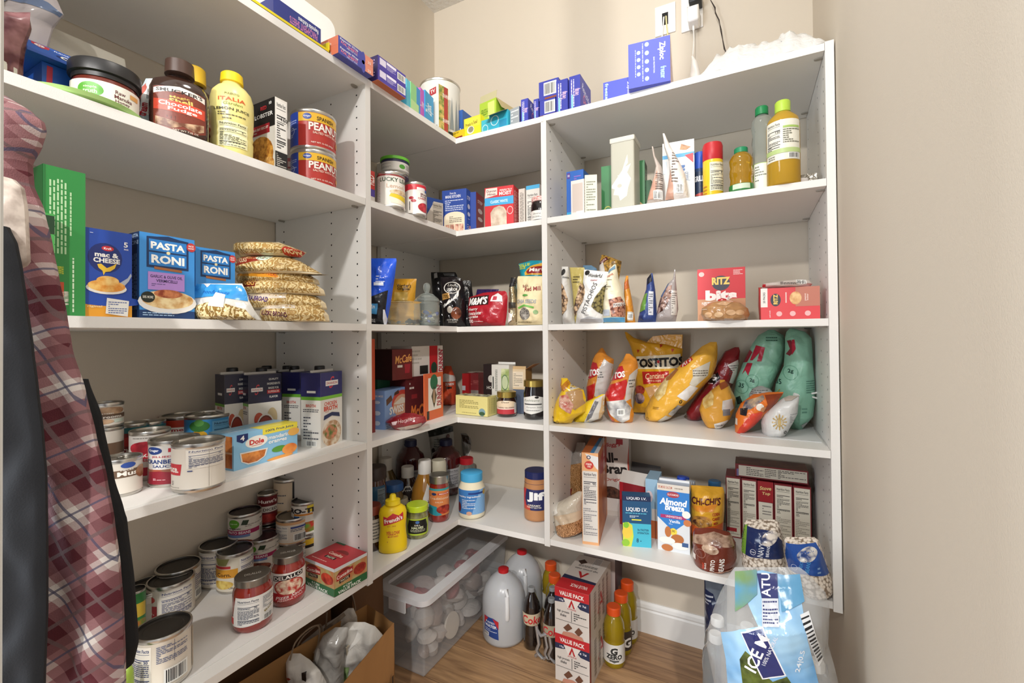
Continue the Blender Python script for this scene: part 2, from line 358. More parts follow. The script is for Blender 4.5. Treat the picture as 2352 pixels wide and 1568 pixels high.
# ------------------------------------------------------------------ bags and pouches
def bag(name, label, cat, P, rows, col, items=(), thick=.03, lean=0, wr=.0025, seed=1, rough=.32, grp=None, items2=(), back=.5, m=None, pw=2.4, crinkle=26, fold=0.):
    """P: a point at the bag's own distance; rows: (row v, left u, right u[, thickness factor]) from top to bottom, measured at that distance"""
    if rows[-1][0] is None: rows = list(rows[:-1])+[(proj(P)[1],)+tuple(rows[-1][1:])]
    D_ = depth(P); s = D_/FPX; v0 = rows[-1][0]; u0 = (rows[-1][1]+rows[-1][2])/2
    Dh = Vector((DV.x, DV.y, 0)).normalized()
    if P.y > 1.0 and P.x > AX+.04: Dh = Vector((0, 1, 0))      # bags on the back wall shelves stand square to them
    Rh = Vector((Dh.y, -Dh.x, 0)); org = P.copy()
    def loc(u, v):
        r_ = ray(u, v); W_ = CAM+r_*((org-CAM).dot(Dh)/r_.dot(Dh)); return (W_-org).dot(Rh), W_.z-org.z
    rr = random.Random(seed); ph = [rr.uniform(0, 6.3) for _ in range(8)]
    rows = [tuple(r)+((1.,) if len(r) == 3 else ()) for r in rows]
    tl = math.tan(math.radians(lean))
    def row(v):
        v = max(rows[0][0], min(rows[-1][0], v))
        for i in range(len(rows)-1):
            a, b = rows[i], rows[i+1]
            if a[0] <= v <= b[0]:
                t = (v-a[0])/(b[0]-a[0]) if b[0] > a[0] else 0; ts = t
                return [a[j]+(b[j]-a[j])*ts for j in (1, 2, 3)]
        return rows[-1][1:]
    Hh = (v0-rows[0][0])*s; kf = (loc(u0+10, v0)[0]-loc(u0-10, v0)[0])/(20*s)
    def surf(u, v, o, sign=-1):
        a, b, th = row(v); v = max(rows[0][0], min(v0, v))
        t = (u-a)/(b-a) if abs(b-a) > 1e-6 else .5; t = max(0, min(1, t))
        x, z = loc(a+(b-a)*t, v); z = max(z, 0.)
        pr = max(0, 1-abs(2*t-1)**pw)**.6; zt = min(1, (v0-v)*s/Hh) if Hh else 0
        e = min(1, (1-zt)*7)**.6*min(1, zt*9+.25)**.7
        y = thick*th*pr*e
        n_ = wr*(math.sin(x*150+ph[0]+z*60)*math.sin(z*90+ph[1])+.35*math.sin(x*240+ph[2]-z*150)*math.sin(z*210+ph[3]+x*90)+1.2*noise.noise(Vector((x*22+seed, z*22, seed*1.7))))
        if fold:
            q_ = Vector((x*11+seed*3.1, z*9+seed, seed*.7)); q2 = Vector((x*24+z*9, z*17-x*8, seed*1.3))
            n_ += fold*(.28-abs(noise.noise(q_)))*1.6+fold*.5*(.25-abs(noise.noise(q2)))
        y += n_*pr*min(1, e*1.5)
        return (x, sign*(y+o) if sign < 0 else y*back+o, z, )
    def pt(u, v, o, sign=-1):
        x, y, z = surf(u, v, o, sign); return (x, y+z*tl, z)
    g = G(); n = 30; vs = []; M_ = max(12, int((v0-rows[0][0])*s/.006)); M_ = min(M_, 48)
    bm_ = m or mat(col, rough, crinkle=crinkle)
    vv = sorted(set([rows[0][0]+(v0-rows[0][0])*i/M_ for i in range(M_+1)]+[r[0] for r in rows]), reverse=True)
    for sign in (-1, 1):
        vs = []; fs = []
        for i, v in enumerate(vv):
            a, b, th = row(v)
            for j in range(n+1): vs.append(pt(a+(b-a)*j/n, v, 0, sign))
            if i:
                for j in range(n):
                    k = (i-1)*(n+1)+j; f = (k, k+1, k+n+2, k+n+1); fs.append(f if sign < 0 else f[::-1])
        # print with bands of colour across the whole front
        g.add(vs, fs, bm_)
    if items: paint(g, list(items), lambda u, v, o: pt(u, v, o), s, s, maxlen=.0045, px=True, eps=.00014, base=8, rough=rough)
    yw = math.atan2(Dh.y, Dh.x)-math.pi/2
    zoff = org.z
    o = g.build(name, None, org, yw, ang=60); tag(o, label, cat, grp)
    o['scale_px'] = s
    return o
# ------------------------------------------------------------------ the room and the shelving
AX, BY, YL, XR, XE, DP, T = -.94204, 1.35969, .91778, -.60031, .18091, .39458, .019
Z = [H+.71273, H+.37141, H+.01962, H-.31136, H-.68466]          # undersides of the five shelves
S = [z+T for z in Z]                                            # their tops
WL, WB, WR = AX-DP-.006, BY+DP+.006, XE+T+.003                  # wall planes
CEIL = H+1.590
white = mat('e6e4e0', .38, grain=900); edge_m = mat('edeae6', .32); dark = mat('0d0b0a', .8)
wallm = mat('cfc4b3', .85, grain=500); ceilm = bpy.data.materials.new('ceiling_texture'); ceilm.use_nodes = True
def ceiling_mat(m):
    nt = m.node_tree; b = nt.nodes['Principled BSDF']; b.inputs['Base Color'].default_value = rgb('e6e2db'); b.inputs['Roughness'].default_value = .9
    t = nt.nodes.new('ShaderNodeTexNoise'); t.inputs['Scale'].default_value = 60; t.inputs['Detail'].default_value = 4
    bp = nt.nodes.new('ShaderNodeBump'); bp.inputs['Distance'].default_value = .01; tc = nt.nodes.new('ShaderNodeTexCoord')
    nt.links.new(tc.outputs['Object'], t.inputs['Vector']); nt.links.new(t.outputs[0], bp.inputs['Height']); nt.links.new(bp.outputs[0], b.inputs['Normal'])
ceiling_mat(ceilm)
def floor_mat():
    m = bpy.data.materials.new('vinyl_planks'); m.use_nodes = True; nt = m.node_tree; N = nt.nodes; L = nt.links; b = N['Principled BSDF']; b.inputs['Roughness'].default_value = .45
    tc = N.new('ShaderNodeTexCoord'); br = N.new('ShaderNodeTexBrick'); br.inputs['Scale'].default_value = 1; br.inputs['Brick Width'].default_value = 1.1; br.inputs['Row Height'].default_value = .17; br.inputs['Mortar Size'].default_value = .0012
    br.inputs['Color1'].default_value = rgb('c9a984'); br.inputs['Color2'].default_value = rgb('b8967a'); br.inputs['Mortar'].default_value = rgb('8a705a'); L.new(tc.outputs['Object'], br.inputs['Vector'])
    mp = N.new('ShaderNodeMapping'); mp.inputs['Scale'].default_value = (2.2, 26, 1); L.new(tc.outputs['Object'], mp.inputs['Vector'])
    t = N.new('ShaderNodeTexNoise'); t.inputs['Scale'].default_value = 2.2; t.inputs['Detail'].default_value = 8; t.inputs['Distortion'].default_value = .6; L.new(mp.outputs[0], t.inputs['Vector'])
    r = N.new('ShaderNodeValToRGB'); r.color_ramp.elements[0].position = .3; r.color_ramp.elements[0].color = rgb('8a6c50'); r.color_ramp.elements[1].position = .7; r.color_ramp.elements[1].color = rgb('efe0c8'); L.new(t.outputs[0], r.inputs[0])
    mx = N.new('ShaderNodeMix'); mx.data_type = 'RGBA'; mx.blend_type = 'MULTIPLY'; mx.inputs[0].default_value = .75; L.new(br.outputs[0], mx.inputs[6]); L.new(r.outputs[0], mx.inputs[7]); L.new(mx.outputs[2], b.inputs['Base Color'])
    bp = N.new('ShaderNodeBump'); bp.inputs['Strength'].default_value = .15; bp.inputs['Distance'].default_value = .002; L.new(t.outputs[0], bp.inputs['Height']); L.new(bp.outputs[0], b.inputs['Normal']); return m
def slab(name, a, b, m):
    g = G(); g.box(a, b, m); return struct(g.build(name, None, smooth=False))
slab('floor', (WL-.1, -1.2, -.05), (WR+.1, WB+.1, 0), floor_mat())
slab('ceiling', (WL-.1, -.9, CEIL), (WR+.1, WB+.1, CEIL+.05), ceilm)
slab('wall_left', (WL-.1, -.05, 0), (WL, WB+.1, CEIL), wallm)
slab('wall_back', (WL, WB, 0), (WR+.1, WB+.1, CEIL), wallm)
slab('wall_right', (WR, .22, 0), (WR+.12, WB, CEIL), wallm)
def baseboard(name, p0, p1, nrm):
    prof = [(0, 0), (.014, 0), (.014, .082), (.011, .088), (.0125, .094), (.009, .104), (.004, .112), (0, .113)]
    g = G(); e = (Vector(p1)-Vector(p0)); n = Vector(nrm); vs = [Vector(p0)+n*a+Vector((0, 0, b)) for a, b in prof]+[Vector(p1)+n*a+Vector((0, 0, b)) for a, b in prof]; k = len(prof)
    g.add(vs, [(i, (i+1) % k, k+(i+1) % k, k+i) for i in range(k)]+[tuple(reversed(range(k))), tuple(range(k, 2*k))], mat('e4e2de', .35)); return struct(g.build(name, None, smooth=False))
baseboard('baseboard_back', (WR, WB, 0), (WL, WB, 0), (0, -1, 0)); baseboard('baseboard_left', (WL, 0, 0), (WL, WB, 0), (1, 0, 0)); baseboard('baseboard_right', (WR, .22, 0), (WR, WB, 0), (-1, 0, 0))
g = G(); g.box((-.50, -.03, 0), (-.4125, .0985, CEIL), mat('dedad2', .35)); g.box((-.52, .0985, 0), (-.4135, .1, CEIL), mat('dedad2', .35)); struct(g.build('trim_1', None, smooth=False, bev=0))
PB = H-.6905                                                     # foot of the hanging side panels
def holes(g, along, front, sgn, fixed, face, z0, z1, offs):
    """rows of peg holes on a panel face; along: 'x' or 'y' axis of depth"""
    k = 0; z = H+.68902
    while z > z0:
        if z < z1:
            for o in offs:
                n = 8; vs = []
                for i in range(n):
                    a, b = .0026*math.cos(6.2832*i/n), .0026*math.sin(6.2832*i/n); q = front+sgn*o+a
                    vs.append((q, fixed, z+b) if along == 'x' else (fixed, q, z+b))
                g.add(vs, [tuple(range(n)) if face > 0 else tuple(reversed(range(n)))], dark)
        z -= .032
def panel(name, a, b, parent, hole_spec):
    g = G(); g.box(a, b, white)
    for hs in hole_spec: holes(g, *hs, PB+.02, Z[0]-.01, (.0336, .1382, .3541))
    return g.build(name, parent, smooth=False)
def pins(name, parent, pts):
    for p, ax in pts:
        g = G(); m = mat('b9b4ab', .4)
        if ax == 'x': g.lathe([(.004, -.003), (.009, -.002), (.009, 0)], m, 12, sx=1.3, sy=.8)
        else: g.lathe([(.004, -.003), (.009, -.002), (.009, 0)], m, 12, sx=.8, sy=1.3)
        g.build(name, parent, p)
# left unit along the left wall
U1 = empty('shelving_unit', (AX-DP/2, .5, 0)); tag(U1, 'white laminate shelving unit along the left wall with five deep shelves', 'shelving unit')
bpy.context.view_layer.update()
def adopt(o, root): o.parent = root; o.matrix_parent_inverse = root.matrix_world.inverted(); return o
y0L = .04
for z in Z: g = G(); g.box((AX-DP, y0L, z), (AX, YL-.0006 if z != Z[0] else YL+T/2, z+T), white); adopt(g.build('shelf', None, smooth=False, bev=.0006), U1)
adopt(panel('side_panel', (AX-DP, YL, PB), (AX, YL+T, Z[0]), None, [('x', AX, -1, YL-.0003, 1)]), U1)
adopt(panel('side_panel', (AX-DP, y0L-T, PB), (AX, y0L, Z[0]+T), None, []), U1)
for z in Z[:4]:
    for xx in (AX-.0336, AX-.3541):
        g = G(); g.lathe([(.003, -.004), (.008, -.003), (.008, 0)], mat('8f8a80', .4), 12, sx=.8, sy=1.4); adopt(g.build('shelf_pin', None, (xx, YL-.008, z)), U1)
# back unit
U2 = empty('shelving_unit', (-.2, BY+DP/2, 0)); tag(U2, 'white laminate shelving unit on the back wall beside the right wall', 'shelving unit')
bpy.context.view_layer.update()
for z in Z: g = G(); g.box((XR+T+.0006 if z != Z[0] else XR+T/2, BY, z), (XE-.0006, BY+DP, z+T), white); adopt(g.build('shelf', None, smooth=False, bev=.0006), U2)
adopt(panel('side_panel', (XR, BY, PB), (XR+T, BY+DP, Z[0]), None, [('y', BY, 1, XR+T+.0003, 1), ('y', BY, 1, XR-.0003, -1)]), U2)
adopt(panel('side_panel', (XE, BY, PB), (XE+T, BY+DP, Z[0]+T+.003), None, [('y', BY, 1, XE-.0003, -1)]), U2)
for z in Z[:4]:
    for yy in (BY+.0336, BY+.3541):
        for xx in (XR+T+.008, XE-.008): g = G(); g.lathe([(.003, -.004), (.008, -.003), (.008, 0)], mat('9a948a', .4), 12, sx=1.4, sy=.8); adopt(g.build('shelf_pin', None, (xx, yy, z)), U2)
g = G(); g.box((XR+T, WB-.012, S[1]), (XE-.02, WB-.006, S[1]+.085), white); adopt(g.build('back_rail', None, smooth=False), U2)
g = G(); g.box((XE-.045, WB-.012, S[1]+.02), (XE-.002, WB-.010, S[1]+.1), mat('c9c6c0', .4)); g.box((XE-.003, WB-.05, S[1]+.02), (XE-.001, WB-.01, S[1]+.11), mat('c9c6c0', .4))
for q in (.04, .075): g.lathe([(.004, 0), (.003, .001)], mat('77726a', .4), 10, c=(0, 0, 0)) if False else None
adopt(g.build('wall_bracket', None, smooth=False), U2)
# corner unit between them
U3 = empty('corner_shelving_unit', (AX-.2, BY+.2, 0)); tag(U3, 'white laminate corner shelving with L shaped shelves between the two straight units', 'shelving unit')
bpy.context.view_layer.update()
for z in Z:
    e = .0015
    g = G(); g.box((AX-DP+T, BY, z-e), (XR-.0006 if z != Z[0] else XR+T/2-.0004, BY+DP, z+T-e), white); adopt(g.build('shelf', None, smooth=False, bev=.0006), U3)
    g = G(); g.box((AX-DP, YL+T+.0006 if z != Z[0] else YL+T/2+.0004, z), (AX, BY-.0008, z+T), white); adopt(g.build('shelf', None, smooth=False, bev=.0006), U3)
    g = G(); g.box((AX, BY-.001, z-e-.001), (AX+.0012, BY+.004, z+T-e+.0006), edge_m); adopt(g.build('edge_banding', None, smooth=False), U3)
adopt(panel('side_panel', (AX-DP, BY+.004, PB), (AX-DP+T, BY+DP, Z[0]), None, [('y', BY, 1, AX-DP+T+.0003, 1)]), U3)
# ================================================================== left unit, second shelf from the top
z = S[1]; X0 = AX
def H_(P, v): return height(P, v)
M = px(632, z, AX-.03)
carton('biscuit_mix_box', 'tall black and white biscuit mix box with a golden biscuit picture, behind the lemon juice', 'food box', M, 180, 566, '660', 221, 'e9e6df',
  {'F': [('r', 0, .62, 1, 1, '161415'), ('r', 0, .55, .82, .68, 'a31d2a'), ('t', .62, .8, .055, 'LOBSTER', 'f0eeea', .62), ('t', .62, .9, .05, 'RED', 'c22832', .2), ('t', .42, .63, .035, 'CHEDDAR BAY BISCUIT', 'f3efe9', .72), ('t', .34, .585, .02, 'MIX', 'f3efe9', .1), ('t', .85, .94, .04, '10', 'f5f5f0', .08),
   ('e', .5, .27, .45, .25, 'mix:9a5a16:e7a948:90'), ('e', .78, .12, .2, .1, 'mix:b26a1c:f0c070:90'), ('r', .0, .0, 1, .03, 'mix:4b5b2c:cdb47a:160')],
   'R': [('n', .08, .3, .92, .97, '26262a', 'f1efea', '160'), ('r', 0, 0, 1, .28, '1c1b1c'), ('l', .1, .03, .9, .26, 9, 'cfcac2')]})
P, r = spot(721, 97, z, x=AX-.075)
hb = H_(P, 358)
def nutcan(P, r, h, lab):
    return can(lab, P, r, h, 'b3322a', [('r', 0, .72, 1, .98, 'e8b62c'), ('r', .05, 0, .3, 1, '1f3f9c'), ('l', .08, .2, .27, .85, 10, 'a9b6dd'), ('o', .175, .45, .06, .12, .2, 'a9b6dd'), ('e', .42, .86, .055, .09, '27479f'), ('t', .42, .86, .07, 'Kroger', 'ffffff', .09), ('t', .66, .83, .12, 'SPANISH', '2a1a12', .24),
      ('t', .70, .58, .24, 'PEANUTS', 'f4efe6', .52, 0, .03), ('t', .7, .4, .07, 'SALTED WITH SEA SALT', 'f4d9c8', .42), ('t', .62, .1, .06, 'NET WT 12 OZ (340g)', 'f2e6da', .3), ('e', .88, .22, .035, .09, 'd99b57'), ('e', .93, .3, .03, .09, 'd99b57')], th=(-100, 100), lid='6b4f3f', grp='squat peanut tins')
h2 = H_(P, 360)
nutcan(P, r, h2-.001, 'squat red peanut tin, lower of the two stacked')
P2 = P.copy(); P2.z += h2; Pq, rq = spot(721, 97, P2.z, x=P.x)
nutcan(P2, r, H_(P2, 272), 'squat red peanut tin, upper of the two stacked')
M = px(664, z, AX-.20)
bag('snack_bag', 'crumpled white paper bag behind the peanut tins', 'bag', px(672, z, AX-.16), [(280, 662, 690, .6), (330, 655, 700, .9), (390, 652, 702, 1), (None, 655, 700, .8)], 'd9d4cc', [('r', 668, 372, 688, 396, 'b9696a'), ('r', 674, 380, 684, 392, 'e9dcd6')], thick=.03, seed=3, rough=.6)
# lemon juice
P, r = spot(533, 88, z, x=AX-.05); h = H_(P, 172); k = h/.26
pr = [(.030*k, 0), (.033*k, .006*k), (.034*k, .05*k), (.0325*k, .058*k), (.034*k, .066*k), (.0325*k, .078*k), (.034*k, .09*k), (.035*k, .14*k), (.0345*k, .175*k), (.031*k, .198*k), (.024*k, .213*k), (.016*k, .222*k), (.015*k, .232*k)]
sc = r/(.035*k); pr = [(a*sc, b) for a, b in pr]
bottle('juice_bottle', 'pale yellow lemon juice bottle with bright yellow cap', 'bottle', P, pr, mat('ecdf8e', .3, sub=.2), [(.0165*k*sc, .229*k), (.0185*k*sc, .231*k), (.0175*k*sc, .256*k), (.015*k*sc, .26*k)], 'f3cf1b',
  [(.012*k, .19*k, -62, 62, None, [('t', .5, .92, .035, 'PULENTO', '7a7a50', .3), ('t', .5, .83, .06, 'ITALIA', 'd8582a', .58), ('t', .52, .755, .045, 'Garden', '6d8a3a', .4, 0, 0, .3), ('t', .5, .66, .055, 'LEMON JUICE', '2a2a22', .78), ('l', .2, .55, .85, .62, 2, '5a5540'), ('l', .3, .49, .8, .53, 1, '5a5540'), ('n', .2, .05, .85, .46, '2d2f30', 'f0ebb6', '0')])])
# chocolate bottles
def choc(P, r, h, lab, cap):
    k = h/.205; pr = [(.030*k, 0), (.034*k, .006*k), (.0345*k, .08*k), (.034*k, .125*k), (.030*k, .145*k), (.018*k, .158*k), (.013*k, .162*k), (.013*k, .168*k)]; sc = r/(.0345*k); pr = [(a*sc, b) for a, b in pr]
    return bottle('topping_bottle', lab, 'bottle', P, pr, mat('35211a', .12, coat=.6), [(.0145*k*sc, .166*k), (.0175*k*sc, .168*k), (.0165*k*sc, .202*k), (.014*k*sc, .205*k)], cap,
      [(.012*k, .122*k, -62, 62, '3a2218', [('p', [(.05, .98), (.2, 1.0), (.8, 1.0), (.95, .98), (.98, .55), (.98, .1), (.7, .0), (.6, .08), (.4, .02), (.05, .12)], '7b3626'), ('p', [(.05, .82), (.5, .93), (.95, .82), (.95, .95), (.5, 1.04), (.05, .95)], 'ece4da'), ('t', .5, .92, .085, "SMUCKER'S", '2b2320', .78, 0, .03), ('t', .5, .78, .07, 'Magic', 'd8b95e', .3, 4), ('t', .52, .7, .1, 'Shell', 'e8c86b', .36, 4, .03),
        ('p', [(.06, .46), (.94, .42), (.94, .66), (.06, .7)], 'd34b33'), ('t', .52, .61, .1, 'Chocolate', 'fbf3ea', .7, -2, .02), ('t', .55, .49, .1, 'Fudge', 'fbf3ea', .45, -2, .02), ('p', [(.1, .12), (.4, .06), (.55, .14), (.75, .05), (.92, .14), (.92, .3), (.5, .2), (.1, .3)], 'mix:cfae8c:6b3d28:60'), ('t', .6, .03, .04, 'NET WT 7.25 OZ', 'cdbfae', .4)])], sy=.55, grp='dark topping bottles')
P, r = spot(413, 112, z, x=AX-.045); choc(P, r, H_(P, 145), 'dark brown chocolate topping bottle with brown cap, front of the pair', '4a342b')
P, r = spot(447, 90, z, x=AX-.125); choc(P, r, H_(P, 158), 'dark topping bottle with yellow cap, behind the brown capped one', 'e2b92a')
# slanted packet
bag('dip_mix_packet', 'pale blue and white packet leaning beside the dark topping bottles', 'packet', px(330, z, AX-.10), [(180, 335, 362, .3), (215, 318, 364, .8), (None, 300, 372, 1)], 'c9d6dc', [('p', [(345, 182), (362, 182), (366, 276), (330, 262)], 'eeeae6'), ('p', [(318, 218), (340, 194), (346, 205), (326, 258), (308, 240)], 'c7685c'), ('t', 342, 258, 12, 'cream', 'c02a34', 30, 80, .03), ('t', 356, 262, 12, 'dip', 'c02a34', 18, 80, .03), ('b', 346, 236, 358, 206)], thick=.012, seed=7, rough=.4)
# honey jar on its green plate
P, r = spot(243, 128, z+.006, x=AX-.075)
g = G(); rp = r*1.75; g.lathe([(rp*.7, 0), (rp*.95, .004), (rp, .010), (rp*.97, .010), (rp*.68, .004), (.001, .004)], mat('b7e08a', .35), 48)
tag(g.build('plate', None, (P.x-.005, P.y-.035, z)), 'light green plastic plate under the squat honey jar', 'plate')
P.z = z+.0045; h = H_(P, 165)
bottle('honey_jar', 'squat honey jar with wide black lid and white label', 'jar', P, [(r*.80, 0), (r*.92, .006), (r*.94, h*.55), (r*.86, h*.66), (r*.86, h*.7)], mat('6a2a1e', .2), [(r*.9, h*.66), (r*.91, h*.74), (r*.9, h*.745), (r, h*.76), (r, h*.96), (r*.96, h)], '232223',
  [(h*.06, h*.56, -75, 75, 'ece7de', [('e', .33, .62, .15, .28, '5aa533'), ('t', .33, .7, .11, 'simple', 'dff0c9', .15), ('t', .33, .55, .16, 'truth', 'dff0c9', .16), ('t', .66, .72, .15, 'Raw', '6a3a3e', .12), ('t', .7, .54, .15, 'Manuka', '6a3a3e', .22), ('t', .69, .36, .15, 'Honey', '6a3a3e', .18), ('r', .78, .68, .92, .86, 'd8a25e'), ('r', .54, .16, .84, .24, 'a8423e')])])
# blue cookie boxes
def cookie(M, aL, uL, dd, vt, lab, its, tilt=0): return carton('cookie_box', lab, 'food box', M, aL, uL, dd, vt, '2257b4', its, tilt=tilt, grp='blue cookie boxes')
M = px(205, z, AX-.12); o = cookie(M, -90, 96, .15, 182, 'blue cookie box under the other one, mostly hidden', {'F': [('p', [(.08, .4), (.2, .4), (.22, .95), (.1, .95)], 'c2304a'), ('t', .5, .3, .3, 'FUDGE COVERED', 'e8ecf5', .6)]})
zt = z+o['dims'][2]+.001
M = px(216, zt, AX-.10)
cookie(M, -90, 62, .15, 152, 'blue cookie box with white lettering lying on top of the other', {'F': [('p', [(.05, .98), (.32, .94), (.3, .72), (.2, .64), (.06, .8)], 'c42f42'), ('e', .17, .83, .075, .1, 'e8e6ea'), ('t', .17, .83, .12, 'N', 'c42f42', .05), ('t', .66, .83, .1, 'FUDGE COVERED', 'f2f4fa', .56), ('e', .74, .5, .33, .2, '0f2f7a'), ('t', .76, .5, .28, 'OREO', 'f7f6ef', .58, 0, .04), ('t', .72, .2, .05, 'MINI THINS', 'dfe6f5', .3), ('p', [(.0, .3), (.4, .22), (.55, .0), (0, .0)], '1d4da6')]})
# candy bags at the left end
bag('candy_bag', 'clear bag of dark red wrapped sweets at the left end of the second shelf', 'bag', px(48, z, AX-.06), [(28, -20, 70, .4), (60, -25, 68, .9), (110, -22, 48, 1), (160, -20, 42, 1), (None, -18, 42, .8)], 'mix:4a2226:8f6466:30', [('p', [(-15, 90), (36, 80), (40, 118), (20, 128), (-15, 110)], 'mix:6e2a20:c35b35:40'), ('p', [(-18, 118), (14, 122), (42, 160), (42, 186), (-18, 170)], 'b4aca2')], thick=.035, seed=11, rough=.25)
bag('resealable_bag', 'clear resealable bag with a blue zip under the top shelf', 'bag', px(75, z+.10, AX-.16), [(-20, 12, 110, .2), (2, 14, 132, .5), (34, 14, 146, .8), (60, 16, 120, 1), (130, 20, 100, .8)], 'b3a9a8', [('p', [(14, -2), (80, 0), (128, 18), (146, 34), (142, 41), (100, 34), (14, 10)], '5f6c86')], thick=.03, seed=12, m=mat('c9bfbf', .15, alpha=.55), rough=.2)
g = G(); L_ = .16; m_ = mat('d8d3c6', .2, alpha=.5)
g.box((0, 0, 0), (.20, .12, .002), m_)
for i in range(6):
    g.box((.012+i*.031, .02, .002), (.036+i*.031, .045, .022), mat('ded8cb', .35)); g.box((.012+i*.031, .06, .002), (.036+i*.031, .085, .022), mat('ded8cb', .35))
for q in ((0, 0, .2, .002), (0, .118, .2, .12)): g.box((q[0], q[1], 0), (q[2], q[3], .05), m_)
g.box((0, 0, 0), (.002, .12, .05), m_); g.box((.198, 0, 0), (.2, .12, .05), m_)
Pq = px(150, z, AX-.31)
o = g.build('clamshell_tray', None, (Pq.x+.03, Pq.y+.05, z+.10), math.radians(-90), rot=(math.radians(18), 0, math.radians(-90)), smooth=False); tag(o, 'clear plastic tray of white cups standing behind the blue cookie boxes', 'tray')
g = G(); g.box((-.06, -.05, 0), (.06, .05, .098), mat('6b4b3c', .6)); tag(g.build('food_box', None, (AX-.33, Pq.y-.04, z), 0, smooth=False), 'plain brown box behind the cookie boxes, holding up the clear tray', 'food box')

# ================================================================== left unit, middle shelf
z = S[2]
M = px(196, z, AX-.03)
carton('lasagna_box', 'tall green lasagna noodle box standing on end beside the plaid shirt', 'food box', M, -90, 98, .07, 399, '2f8a43',
  {'F': [('lv', .12, .42, .56, .92, 5, 'b9dcae'), ('lv', .60, .55, .68, .85, 1, 'b9dcae'), ('t', .36, .31, .05, 'LASAGNA', 'd9dd3c', .24, 90, .01), ('p', [(.10, .02), (.48, .02), (.48, .23), (.10, .23)], 'c8502c'), ('p', [(.11, .026), (.47, .026), (.47, .224), (.11, .224)], 'c8502c'), ('t', .27, .12, .14, 'Creamette', 'f4ece0', .45, 90, .01), ('lv', .66, .03, .74, .4, 1, 'cfe3c4'), ('r', 0, 0, .04, 1, '25733a')], 'L': [('r', 0, 0, 1, 1, '1f5e2e')]})
M = px(128, z, AX+.0)
M.x = AX-.012
carton('pasta_box', 'shorter green pasta box with a clear window in front of the lasagna box', 'food box', px(125, z, AX-.012), -90, 60, .014, 492, '4aa552', {'F': [('r', 0, .8, 1, .98, '20402a'), ('t', .55, .89, .1, 'des.', 'f2f2ea', .5, 0, .02), ('t', .6, .68, .1, 'CAN', 'e6f3df', .5), ('r', 0, 0, 1, .28, 'mix:d8a86a:e9c892:60')]}, rough=.25)
M = px(303, z, AX-.035)
carton('mac_and_cheese_box', 'blue and orange mac and cheese box with a spoonful of macaroni', 'food box', M, -90, 194, .05, 538, '2249a6',
  {'F': [('r', 0, 0, 1, .22, 'e09a2a'), ('e', .5, .19, .75, .06, '2249a6'), ('e', .42, .68, .36, .17, '1b2c6e'), ('e', .47, .79, .13, .03, 'c22a34'), ('t', .47, .79, .025, 'Kraft', 'fff', .16), ('t', .45, .715, .055, 'mac &', 'f4f1ea', .5, 0, .035), ('t', .45, .65, .055, 'CHEESE', 'f4f1ea', .56, 0, .035), ('p', [(.25, .60), (.33, .61), (.45, .565), (.58, .60), (.66, .63), (.62, .57), (.52, .53), (.42, .52), (.38, .48), (.36, .53), (.28, .56)], 'e9bf3a'), ('t', .86, .86, .06, '5', 'f5f3ee', .09, 0, .02), ('t', .87, .805, .018, 'PACK', 'f5f3ee', .1),
   ('p', [(.60, .36), (.90, .47), (.97, .53), (.99, .50), (.92, .43), (.8, .36)], 'aeb6c4'), ('e', .45, .335, .43, .07, 'e8e4dd'), ('e', .45, .36, .4, .07, 'mix:d98a30:f3c670:70'), ('e', .47, .42, .24, .055, 'mix:e09a3c:f6d184:70'), ('p', [(.42, .045), (.9, .015), (.93, .2), (.45, .225)], 'eceae4'), ('l', .48, .045, .88, .19, 6, '55689f'), ('t', .2, .12, .03, 'riginal', 'f1d9a0', .3), ('l', .1, .94, .85, .955, 1, 'c9d2ee')], 'L': [('r', 0, 0, 1, 1, '1d3f8f')]})
RON = lambda sub: [('r', .0, .0, 1, .1, '163a6c'), ('p', [(.12, .96), (.3, .97), (.5, .99), (.7, .97), (.88, .96), (.88, .6), (.12, .6)], '16345e'), ('r', .16, .8, .84, .935, '2f7fc8'), ('r', .16, .63, .84, .78, '2f7fc8'), ('t', .5, .865, .085, 'PASTA', 'f7f7f2', .62, 0, .04), ('t', .5, .705, .1, 'RONI', 'f7f7f2', .6, 0, .04), ('e', .5, .79, .035, .02, 'ead9a5'), ('p', [(.25, .585), (.75, .57), (.75, .6), (.25, .615)], 'a5673a'),
   ('e', .93, .90, .09, .055, 'c23a3a'), ('t', .93, .915, .02, 'RICE', 'fff', .1), ('t', .93, .885, .02, 'NOW!', 'fff', .11)]+sub
M = px(447, z, AX-.03)
carton('pasta_mix_box', 'blue pasta mix box with lilac panel and plate of vermicelli, taller of the pair', 'food box', M, -90, 320, .04, 552, '3d8fd6',
  {'F': RON([('r', .14, .34, .8, .55, 'b58bd2'), ('t', .47, .5, .035, 'GARLIC & OLIVE OIL', '3a2a5a', .58, 0, .02), ('t', .47, .45, .035, 'VERMICELLI', '3a2a5a', .38, 0, .02), ('l', .2, .38, .74, .42, 2, '6b568f'), ('e', .5, .2, .53, .14, 'e6e4e0'), ('e', .5, .23, .47, .11, 'mix:c9934f:f1dba8:60'), ('e', .5, .3, .26, .05, 'mix:8e3b22:dd8e5c:70'), ('e', .14, .25, .12, .065, '1d2620'), ('t', .14, .25, .03, '50% MORE', 'e8e6da', .18), ('l', .05, .03, .6, .08, 2, 'a9c8e8')]), 'L': [('r', 0, 0, 1, 1, '14315a'), ('t', .5, .88, .05, 'RONI', 'b7cbe0', .8), ('t', .5, .96, .04, 'PASTA', 'b7cbe0', .8), ('lv', .2, .1, .8, .75, 4, '7f9cc0')]}, grp='blue pasta mix boxes')
M = px(540, z, AX-.055)
